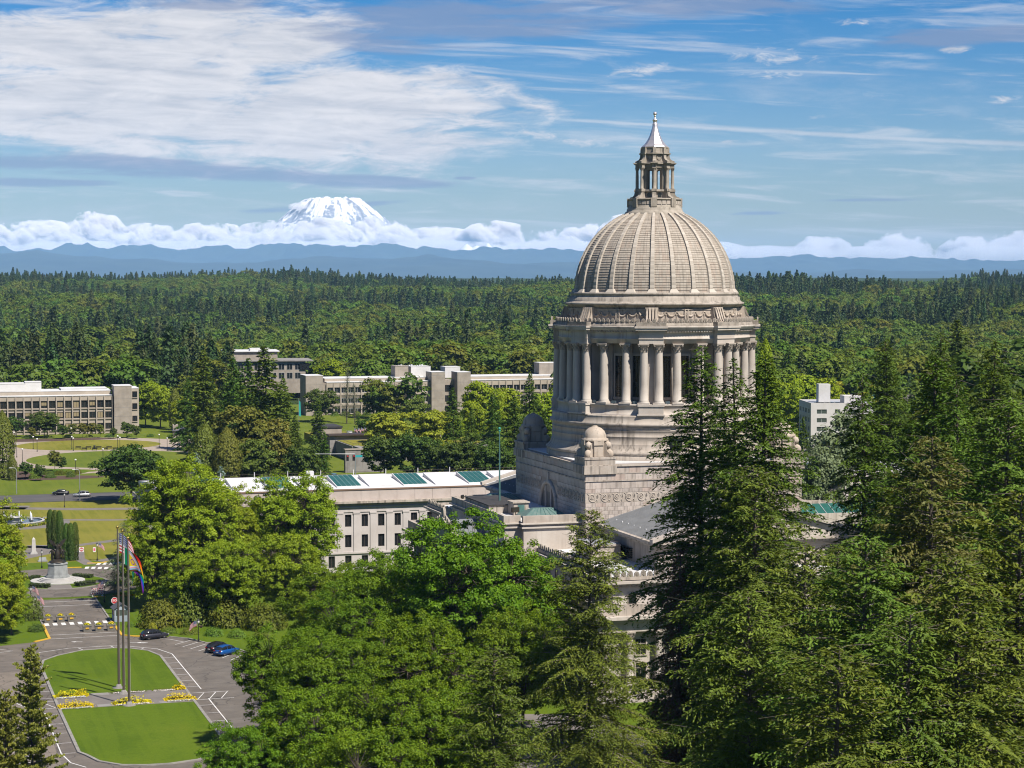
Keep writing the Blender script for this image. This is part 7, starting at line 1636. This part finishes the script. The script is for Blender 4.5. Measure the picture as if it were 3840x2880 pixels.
    ('limeY', 247.4, 427.4, 20.0, 1.3, 'bright tree row right of the drum, rightmost with yellow tint'),
    ('limeM', 157.2, 319.0, 24.0, 1.0, 'bright tree squeezed behind the right edge of the drum'),
    ('firM', 114.1, 185.8, 22.2, 0.55, 'small dark fir before the white apartment block'),
    ('willow', 84.5, 100.7, 28.6, 0.9, 'weeping pale tree in front of the apartment block corner'),
    ('willow', 74.0, 88.2, 22.5, 0.75, 'lower weeping tree beside the glass-roofed hall'),
    ('firM2', 163.8, 233.3, 36.9, 1.1, 'dark cedar-like fir beyond the apartment block'),
    ('broadD', 145.9, 134.2, 43.3, 1.4, 'dark broadleaf at the right edge behind the firs'),
    ('broadD', 107.1, 62.4, 38.5, 1.2, 'broadleaf cut by the right edge'),
    ('firM2', 224.1, 298.5, 45.6, 1.2, 'distant dark fir over the right-hand stand'),
    ('firM', 253.2, 498.8, 30.0, 1.1, 'fir over the bright tree row right of the drum'),
]
for k, x, y, h, rs, lab in TREES: plant(k, x, y, h, rs, lab)
print({k: len(v[1].polygons) for k, v in PROTO.items()})
CY = [(-88.9, 140.2, 8.7, 1.0, 'leftmost and tallest of the clipped cypresses behind the monument'), (-88.0, 139.6, 8.6, 1.05, 'second cypress of the rear clump'), (-87.0, 139.2, 8.5, 1.05, 'third cypress of the rear clump, touching the front clump'), (-87.2, 119.8, 7.9, 1.0, 'leftmost cypress of the front clump'), (-86.3, 119.3, 8.0, 1.05, 'middle cypress of the front clump'), (-85.4, 119.6, 8.1, .95, 'rightmost cypress, in front of the no-entry sign side')]
for x, y, h, rs, lab in CY: plant('cypress', x, y, h, rs, lab)
# shrubs: mounds of leaves on short stems
SHR = {}
def shrub_mesh(key, leaf, n, ls, seed):
    r = np.random.default_rng(seed); d = r.normal(size=(n, 3)); d[:, 2] = np.abs(d[:, 2]); d /= np.linalg.norm(d, axis=1)[:, None]
    lump = .72 + .5*fbm(d[:, 0]*2.4 + 7, d[:, 1]*2.4 + d[:, 2]*2.0 + 3, 3, seed); p = d*lump[:, None]*r.uniform(.7, 1.02, (n, 1)); p[:, 2] = np.maximum(p[:, 2], .04)
    SHR[key] = (quad_mesh('leaves', quads(p, d + np.array([[0, 0, .4]]) + r.normal(size=(n, 3))*.5, ls*r.uniform(.7, 1.3, n), ls*.75*r.uniform(.7, 1.2, n), r), leaf, seed=seed), tubes_mesh('stems', [((0, 0, 0), (q[0]*.7, q[1]*.7, q[2]*.7), .035, .012) for q in p[:26]], BARK, 3))
shrub_mesh('olive', G_OLIVE, 2600, .10, 1); shrub_mesh('green', G_SHRUB, 1600, .12, 2); shrub_mesh('bright', G_BUSH, 1200, .13, 3); shrub_mesh('yellow', L_['yellow'], 1500, .12, 4)
def shrub(key, x, y, rx, ry, h, label, group='shrubs on the campus'):
    T = thing('shrub', label, 'shrub', (x, y, .02), trng.uniform(0, 6.28), group, (rx, ry, h)); link('leaves', SHR[key][0], T); link('stems', SHR[key][1], T)
RH = [(-79.0, 29.5, 4.2, 4.0, 5.2, 'leftmost rhododendron mound by the booth'), (-73.5, 31.0, 4.6, 4.2, 6.2, 'second rhododendron mound under the bright maples'), (-67.5, 28.0, 4.6, 4.0, 6.0, 'third rhododendron mound under the bright maples'), (-62.0, 22.5, 4.2, 4.0, 5.0, 'rightmost rhododendron mound above the grass strip')]
for x, y, rx, ry, h, lab in RH: shrub('olive', x, y, rx, ry, h, lab, 'rhododendron bank')
for i, (x, y, rx, h) in enumerate([(-78.6, 22.4, 1.5, 1.3), (-75.4, 20.8, 1.7, 1.4), (-71.8, 18.0, 1.8, 1.6), (-68.2, 15.4, 1.8, 1.5), (-64.8, 12.0, 1.8, 1.6)]): shrub('bright', x, y, rx, rx*.8, h, ('leftmost', 'second', 'third', 'fourth', 'rightmost')[i] + ' low bright shrub along the pavement before the rhododendrons', 'low shrubs before the rhododendrons')
shrub('yellow', -81.0, 24.6, .9, .9, 1.8, 'small golden shrub left of the rhododendrons'); shrub('green', -99.6, 43.6, 2.0, 1.8, 4.2, 'tall leafy bush left of the planters'); shrub('green', -99.8, 31.5, 1.6, 1.5, 1.4, 'low bush with yellow flowers by the left yellow kerb')
shrub('bright', -84.0, 31.2, .8, .8, .9, 'small bright shrub in front of the guard booth')
for i in range(12):
    a = trng.uniform(0, 6.28); shrub(('green', 'olive', 'bright')[i % 3], -82 + 7*math.cos(a) + (i % 4)*3, 314 + 8*math.sin(a), trng.uniform(1.2, 2.4), trng.uniform(1.2, 2.2), trng.uniform(.8, 2.0), 'mixed garden shrub in the mulch bed by the far street', 'mixed shrubs in the mulch bed')
for i in range(8): shrub(('green', 'bright')[i % 2], -72 + 7.5*i, 466 - 1.0*i, 2.2, 1.4, 1.2, 'low foundation shrub along the cream office block', 'shrubs along the cream office')
for i in range(9): shrub(('bright', 'green')[i % 2], 64 + 4.8*i, 553 + (i % 2), 2.4, 1.8, 2.2, 'rounded shrub at the foot of the long concrete office', 'shrubs along the concrete office')
for i in range(6): shrub('yellow', 33 + 5.2*i, 236 + 3*(i % 2), 4.4, 4.0, trng.uniform(5.5, 7.5), ('leftmost', 'second', 'third', 'fourth', 'fifth', 'rightmost')[i] + ' tall yellow-olive shrub behind the stone hall roof', 'tall shrubs behind the stone hall')
for i in range(5): shrub('green', -22 + 4*i, 432 + 2*i, 1.8, 1.6, 1.6, 'rounded shrub beside the garden pavilion path', 'shrubs beside the garden pavilion')
for i in range(8): shrub('green', 26 + 5*i, 385 + 7*(i % 3), 2.4, 2.0, 4.8, 'trimmed shrub on the garden terrace', 'shrubs on the garden terrace')

# ------------------------------------------------------------------ forest
FARP = {'fir': [conifer(51, 34, 6.2, .10, 95, 1.1, 2.0, 1.05, .25, -.10, .5, L_['farfir'], .45, .75, limbs=False, cone=.8), conifer(52, 38, 7.2, .08, 110, 1.1, 2.1, 1.1, .25, -.15, .5, L_['farfir'], .5, .7, limbs=False, cone=.8), conifer(53, 30, 6.8, .06, 90, 1.1, 2.0, 1.1, .2, -.05, .5, L_['farfir'], .4, .8, limbs=False, cone=.8)],
        'broad': [broadleaf(61, 18, 6.2, 1.0, 9, 80, 18, 1.2, L_['farbroad'], cr=(1.2, 2.1), limbs=False, nj=.22), broadleaf(62, 16, 6.6, 1.0, 9, 80, 18, 1.2, L_['farbroad'], cr=(1.2, 2.1), limbs=False, nj=.22), broadleaf(63, 20, 5.6, 1.0, 8, 80, 18, 1.2, L_['farbroad'], cr=(1.2, 2.1), limbs=False, nj=.22)]}
def one_mesh(tr, crown, name):
    """trunk and crown of a far tree in one mesh"""
    import bmesh
    bm = bmesh.new(); bm.from_mesh(crown); k = len(bm.faces); bm.from_mesh(tr); bm.faces.ensure_lookup_table()
    for f in bm.faces[k:]: f.material_index = 1
    me = bpy.data.meshes.new(name); bm.to_mesh(me); bm.free(); me.materials.append(crown.materials[0]); me.materials.append(BARK); return me
FM_ = {k: [one_mesh(t, c, 'far_' + k) for t, c, l, h in v] for k, v in FARP.items()}
def forest():
    r = np.random.default_rng(21); pts = []
    for d0, d1, area in ((640, 1000, 130.), (1000, 1500, 95.), (1500, 2400, 115.), (2400, 4300, 140.)):
        A = .33*(d1*d1 - d0*d0) + 240*(d1 - d0); n = int(A/area); d = np.sqrt(r.uniform(d0*d0, d1*d1, n)); s = r.uniform(-1, 1, n)*(.33*d + 120); pts.append(np.stack([d, s], 1))
    P = np.concatenate(pts); d, s = P.T; x = CAM.x + FW.x*d + RT.x*s; y = CAM.y + FW.y*d + RT.y*s
    keep = np.where(s > .125*d, d > 820, np.where(s > -.05*d, d > 975, d > 865)) 
    for (x0, x1, y0, y1) in ((-107, -8, 470, 520), (44, 195, 540, 592), (38, 110, 700, 785), (255, 272, 440, 465), (298, 316, 472, 495), (244, 262, 385, 402)): keep &= ~((x > x0) & (x < x1) & (y > y0) & (y < y1))
    keep &= ~((d < 1085) & (s > -.135*d) & (s < -.072*d))              # open view of the hillside office
    # campus and side streets behind the dome, out of the photograph's sight
    m_ = 330; xe = r.uniform(25, 330, m_); ye = r.uniform(120, 560, m_); de, se = view_ds(xe, ye); pe = 1920 + 7787*se/de
    ke = ((pe > 2110) & (pe < 2800) | (pe > 3300)) & ~((ye > 228) & (ye < 268))
    for (x0, x1, y0, y1) in ((15, 75, 325, 430), (60, 140, 75, 130), (44, 195, 540, 592), (165, 215, 295, 345), (245, 275, 380, 470), (105, 128, 175, 200)): ke &= ~((xe > x0) & (xe < x1) & (ye > y0) & (ye < y1))
    d, s, x, y = np.concatenate([d[keep], de[ke]]), np.concatenate([s[keep], se[ke]]), np.concatenate([x[keep], xe[ke]]), np.concatenate([y[keep], ye[ke]]); z = terrain(x, y); n = len(d)
    mixn = fbm(x/230., y/230., 3, 9) + r.normal(size=n)*.055; thr = np.interp(d, [800, 1200, 1700, 2600, 4200], [.66, .65, .62, .55, .46])
    isfir = mixn > thr; var = r.integers(0, 3, n)
    sc = np.where(isfir, r.uniform(.60, 1.18, n), r.uniform(.95, 1.8, n)); sc *= np.interp(d, [800, 1050, 1500], [.72, .85, 1.0])*(.7 + .6*fbm(x/140., y/140., 3, 77)); rot = r.uniform(0, 6.28, n)
    order = np.argsort(d); px = 1920 + 7787*s/d
    vis = (np.abs(px - 1920) < 1920) & ~((px > 2075) & (px < 2840)) & ~((px > 3250) & (d < 1500)) & (d > 800) & ~((px > 2840) & (px < 3250) & (d < 1000)) & ~((px > 700) & (px < 1180) & (d < 1000))
    used = np.zeros(n, bool); cnt = {True: 0, False: 0}; spec = {}
    for i in order:
        f = bool(isfir[i])
        if not vis[i] or cnt[f] >= 300: continue
        cnt[f] += 1; used[i] = True
        lm = [(200, 'above the far left roof'), (430, 'above the cream office roof'), (700, 'behind the poplar clump'), (1020, 'behind the two tall firs'), (1250, 'over the hillside office'), (1480, 'over the left wing of the concrete office'), (1750, 'over the concrete office towers'), (2075, 'left of the drum'), (2990, 'just right of the drum'), (3250, 'above the apartment block'), (9999, 'over the right-hand firs')]
        sec = next(t for lim, t in lm if px[i] < lim); kind = ('tall ' if sc[i] > .82 else 'small ') + ('dark forest fir' if f else 'green forest tree'); band = 'in the front rank' if d[i] < 1080 else 'in the second rank' if d[i] < 1200 else 'further up the slope'
        k = 'fir' if f else 'broad'
        o = link('fir_tree' if f else 'broadleaf_tree', FM_[k][var[i]], None, (x[i], y[i], z[i] - .3), rot[i], (sc[i]*(1.0 if f else 1.1), sc[i]*(1.0 if f else 1.1), sc[i]))
        tag(o, '%s %s, %s' % (kind, band, sec), 'tree', '%ss %s, %s' % (kind, band, sec)); spec.setdefault((k, var[i]), o)
        if cnt[True] >= 300 and cnt[False] >= 300: break
    # the rest of the forest: one object, instances on points
    rest = ~used; me = bpy.data.meshes.new('forest'); pts = np.stack([x, y, z - .3], 1)[rest]; me.vertices.add(len(pts)); me.vertices.foreach_set('co', pts.reshape(-1).astype(np.float32))
    def at(nm, typ, val, key='value'): a = me.attributes.new(nm, typ, 'POINT'); a.data.foreach_set(key, val)
    idx = (np.where(isfir, 0, 3) + var)[rest].astype(np.int32); at('pick', 'INT', idx); at('rot', 'FLOAT', rot[rest].astype(np.float32)); at('scl', 'FLOAT', sc[rest].astype(np.float32)); me.update()
    o = struct(link('forest', me), 'stuff'); o['label'] = 'dense mixed forest of firs and broadleaf trees covering the hills to the horizon'; o['category'] = 'forest'
    ng = bpy.data.node_groups.new('forest trees', 'GeometryNodeTree'); ng.interface.new_socket('Geometry', in_out='INPUT', socket_type='NodeSocketGeometry'); ng.interface.new_socket('Geometry', in_out='OUTPUT', socket_type='NodeSocketGeometry')
    nn = ng.nodes; L = ng.links.new; gi = nn.new('NodeGroupInput'); go = nn.new('NodeGroupOutput'); jn = nn.new('GeometryNodeJoinGeometry'); infos = []
    for k in ('fir', 'broad'):
        for v in range(3):
            oi = nn.new('GeometryNodeObjectInfo'); oi.transform_space = 'ORIGINAL'; oi.inputs['Object'].default_value = spec[(k, v)]; oi.inputs['As Instance'].default_value = True; infos.append(oi)
    for oi in reversed(infos): L(oi.outputs['Geometry'], jn.inputs[0])
    ip = nn.new('GeometryNodeInstanceOnPoints'); ip.inputs['Pick Instance'].default_value = True
    def named(nm, typ): a = nn.new('GeometryNodeInputNamedAttribute'); a.data_type = typ; a.inputs['Name'].default_value = nm; return [q for q in a.outputs if q.enabled][0]
    mp = nn.new('GeometryNodeMeshToPoints'); L(gi.outputs[0], mp.inputs[0]); L(mp.outputs[0], ip.inputs['Points']); L(jn.outputs[0], ip.inputs['Instance']); L(named('pick', 'INT'), ip.inputs['Instance Index'])
    cx = nn.new('ShaderNodeCombineXYZ'); L(named('rot', 'FLOAT'), cx.inputs[2]); e2 = nn.new('FunctionNodeEulerToRotation'); L(cx.outputs[0], e2.inputs[0]); L(e2.outputs[0], ip.inputs['Rotation']); cs = nn.new('ShaderNodeCombineXYZ'); sca = named('scl', 'FLOAT')
    for q in range(3): L(sca, cs.inputs[q])
    L(cs.outputs[0], ip.inputs['Scale']); L(ip.outputs[0], go.inputs[0]); md = o.modifiers.new('trees', 'NODES'); md.node_group = ng
    return n
NFOR = forest(); print('forest trees', NFOR)

# ------------------------------------------------------------------ far hills, mountains, cloud bank
def P3(d, s, z): return (CAM.x + FW.x*d + RT.x*s, CAM.y + FW.y*d + RT.y*s, z)
def range_mesh(name, d0, d1, s0, s1, hfun, nd, ns, m):
    D, Q = np.meshgrid(np.linspace(d0, d1, nd), np.linspace(s0, s1, ns), indexing='ij'); Z = hfun(D, Q); X = CAM.x + FW.x*D + RT.x*Q; Y = CAM.y + FW.y*D + RT.y*Q
    i = np.arange(nd*ns).reshape(nd, ns); f = np.stack([i[:-1, :-1], i[:-1, 1:], i[1:, 1:], i[1:, :-1]], -1).reshape(-1, 4)
    me = bpy.data.meshes.new(name); me.from_pydata(np.stack([X, Y, Z], -1).reshape(-1, 3).tolist(), [], f.tolist()); me.polygons.foreach_set('use_smooth', [True]*len(me.polygons)); me.materials.append(m); me.update(); return struct(link(name, me))
HILL = mat('far conifer slopes', (.014, .024, .016), .95, (.030, .042, .024), .0012)
def snowm():
    m = bpy.data.materials.new('snow and rock'); m.use_nodes = True; N = NT(m.node_tree); at = N.n('ShaderNodeAttribute', attribute_name='rock'); tc = N.n('ShaderNodeTexCoord'); nz = N.noise(tc.outputs['Object'], .006, 5, .65)
    f = N.ss(N.m('ADD', at.outputs['Fac'], N.m('MULTIPLY', N.m('SUBTRACT', nz, .5), 2.6)), .55, 1.05); c = N.mix(f, (.66, .655, .66, 1), (.20, .21, .25, 1))
    b = N.n('ShaderNodeBsdfDiffuse', i_Color=c); o = N.n('ShaderNodeOutputMaterial'); m.node_tree.links.new(b.outputs[0], o.inputs[0]); return m
SNOW = snowm()
def ridge_a(D, Q):                              # front ridges, left part and right part
    e = np.clip(1 - np.abs(D - 31000)/5000, 0, 1); prof = np.interp(Q, [-9000, -7000, -4500, -2000, 500, 2200, 4200, 5200, 6600, 8600], [330, 420, 330, 400, 300, 210, 120, 190, 170, 200])
    rg = 1 - np.abs(2*fbm(Q/1900., D/2600., 5, 31) - 1); return -40 + e**.8*(prof*(.62 + .62*rg))
def ridge_b(D, Q):
    e = np.clip(1 - np.abs(D - 39500)/3400, 0, 1); prof = np.interp(Q, [-11000, -8500, -6000, -3000, -500, 1500, 3500, 5000, 6500, 8000, 10500], [560, 640, 590, 640, 570, 560, 400, 420, 500, 400, 430])
    rg = 1 - np.abs(2*fbm(Q/1100. + 11, D/2400., 6, 37, .6) - 1); return -60 + e**.8*(prof*(.66 + .60*rg))
range_mesh('hills', 25500, 36500, -10500, 9800, ridge_a, 50, 260, HILL); range_mesh('hills', 36000, 43200, -12500, 11500, ridge_b, 50, 320, HILL)
# snow patches on two summits of the rear ridge
def peaks(D, Q):
    z = -200 + 0*D
    for s, h, w in ((-900, 745, 260), (-480, 760, 170), (-700, 700, 380)): z = np.maximum(z, h*np.clip(1 - np.hypot(D - 41500, (Q - s)*1.6)/ (w*4.2), 0, 1)**.75 + 30*(fbm(Q/120., D/120., 3, 5) - .5))
    return z
range_mesh('hills', 40600, 42400, -2400, 1200, peaks, 30, 160, SNOW)
def volcano(D, Q):
    x = (Q + 6850)/880.; y = (D - 80000)/900.; rr = np.hypot(x*.95, y); a = np.arctan2(y, x)
    z = 3000 - 60*np.clip(1 - rr/.9, 0, 1) - 540*np.clip(rr - .95, 0, None)**1.1*(1 + .25*np.clip(rr - 1, 0, 1)); rg = 1 - np.abs(2*fbm(a*2.9 + 9, rr*.5, 5, 51, .6) - 1)
    return np.maximum(z + np.clip(rr/1.4, 0, 1)*(rg - .55)*420 + (fbm(x*3.1 + 5, y*3.1, 5, 61, .6) - .5)*130, 0)
vo = range_mesh('snowy_mountain', 76500, 83000, -11000, -2700, volcano, 130, 280, SNOW)
vc = np.empty(len(vo.data.vertices)*3); vo.data.vertices.foreach_get('co', vc); vc = vc.reshape(-1, 3); dd_, ss_ = view_ds(vc[:, 0], vc[:, 1]); x_ = (ss_ + 6850)/880.; y_ = (dd_ - 80000)/900.; r_ = np.hypot(x_*.95, y_); a_ = np.arctan2(y_, x_)
rock = (1 - np.abs(2*fbm(a_*4.2 + 3, r_*.55 + .3*fbm(x_*2, y_*2, 3, 8), 5, 71, .62) - 1)); rock = np.clip((rock - .80 + .10*np.clip(r_ - .9, 0, 1.2) - .5*np.clip(.75 - r_, 0, 1))*7, 0, 1)
vo.data.attributes.new('rock', 'FLOAT', 'POINT').data.foreach_set('value', rock.astype(np.float32))

def cloud_mat(name, seed, hx, hz, dens, lump, flatness=1.0):
    """real cloud: droplets thick where the noise says, thinning to nothing at the rim"""
    m = bpy.data.materials.new(name); m.use_nodes = True; N = NT(m.node_tree); tc = N.n('ShaderNodeTexCoord'); sp = N.n('ShaderNodeSeparateXYZ', i_0=tc.outputs['Object']); x, y, z = sp.outputs
    off_ = N.n('ShaderNodeVectorMath', operation='ADD'); N.put(off_.inputs[0], tc.outputs['Object']); off_.inputs[1].default_value = (seed*5210.0, seed*3170.0, seed*940.0)
    big = N.noise(off_.outputs[0], 1.0/(lump*2.2), 2.0, .5); fine = N.noise(off_.outputs[0], 1.0/lump, 7.0, .56, .25)
    ex = N.m('DIVIDE', x, hx); ey = N.m('DIVIDE', y, hx); r2 = N.m('ADD', N.m('MULTIPLY', ex, ex), N.m('MULTIPLY', N.m('MULTIPLY', ey, ey), 1.0))
    t = N.m('DIVIDE', z, hz); shape = N.m('SUBTRACT', N.m('SUBTRACT', 1.0, r2), N.m('MULTIPLY', N.m('MULTIPLY', t, t), flatness))
    v = N.m('ADD', N.m('MULTIPLY', shape, .55), N.m('ADD', N.m('MULTIPLY', N.m('SUBTRACT', big, .5), 1.3), N.m('MULTIPLY', N.m('SUBTRACT', fine, .5), 2.3)))
    d = N.m('MULTIPLY', N.m('MULTIPLY', N.ss(v, .06, .30), N.ss(t, .0, .10)), dens)
    pv = N.n('ShaderNodeVolumePrincipled'); pv.inputs['Color'].default_value = (.945, .925, .93, 1); pv.inputs['Anisotropy'].default_value = -.3; N.put(pv.inputs['Density'], d)
    o = N.n('ShaderNodeOutputMaterial'); m.node_tree.links.new(pv.outputs[0], o.inputs['Volume']); return m
def cloud(d, s, z0, w, h, seed, dens=.012, lump=520., flat=1.0):
    b = MB(); b.lathe([(.02*w, 0), (.8*w, 0), (1.0*w, h*.08), (1.02*w, h*.35), (.86*w, h*.7), (.55*w, h*.97), (.02*w, h*1.08)], 20, cap=True)
    o = b.build('cloud', cloud_mat('cumulus', seed, w*1.0, h*1.0, dens, lump, flat)); o.location = P3(d, s, z0); o.rotation_euler = (0, 0, YAW); return struct(o)
S.cycles.volume_step_rate = .22; S.cycles.volume_max_steps = 256
CL = [(-14300, 1620, 1500), (-12600, 1560, 1300), (-11300, 1760, 1200), (-9600, 1420, 1500), (-8000, 1480, 1300), (-6500, 1520, 1300), (-5000, 1560, 1300), (-3600, 1620, 1200), (-2000, 1380, 1400), (-400, 1480, 1200), (900, 1330, 1000), (2000, 1520, 1000), (3100, 1680, 1000), (8200, 1150, 900), (10400, 1350, 1000), (12000, 1120, 900), (13500, 1300, 1000)]
for i, (s, top, w) in enumerate(CL): cloud(54500 + 700*(i % 3), s, 540, w, top - 540, i + 1, .013 if s < 5000 else .006)
for i in range(7): cloud(50500, -13500 + 2950*i, 450, 1900, 480, 30 + i, .0028, 420., .6)
for i in range(4): cloud(50500, 6200 + 2800*i, 430, 1700, 380, 40 + i, .0022, 380., .6)
cloud(79300, -7900, 2640, 700, 260, 50, .0035, 260., .8); cloud(79300, -6600, 2780, 560, 200, 51, .003, 220., .8)

# ------------------------------------------------------------------ the air
hb_ = MB(); c8 = [P3(d, s, z) for z in (-90, 840) for d, s in ((-1500, -26500), (-1500, 26500), (44200, 26500), (44200, -26500))]
hb_.add(c8, [(0, 3, 2, 1), (4, 5, 6, 7), (0, 1, 5, 4), (1, 2, 6, 5), (2, 3, 7, 6), (3, 0, 4, 7)])
hz = bpy.data.materials.new('haze'); hz.use_nodes = True; N = NT(hz.node_tree); pv = N.n('ShaderNodeVolumePrincipled'); pv.inputs['Color'].default_value = (.34, .62, 1.0, 1); pv.inputs['Density'].default_value = 2.1e-5; pv.inputs['Anisotropy'].default_value = -0.25
o_ = N.n('ShaderNodeOutputMaterial'); hz.node_tree.links.new(pv.outputs[0], o_.inputs['Volume'])
struct(hb_.build('haze', hz), 'stuff')
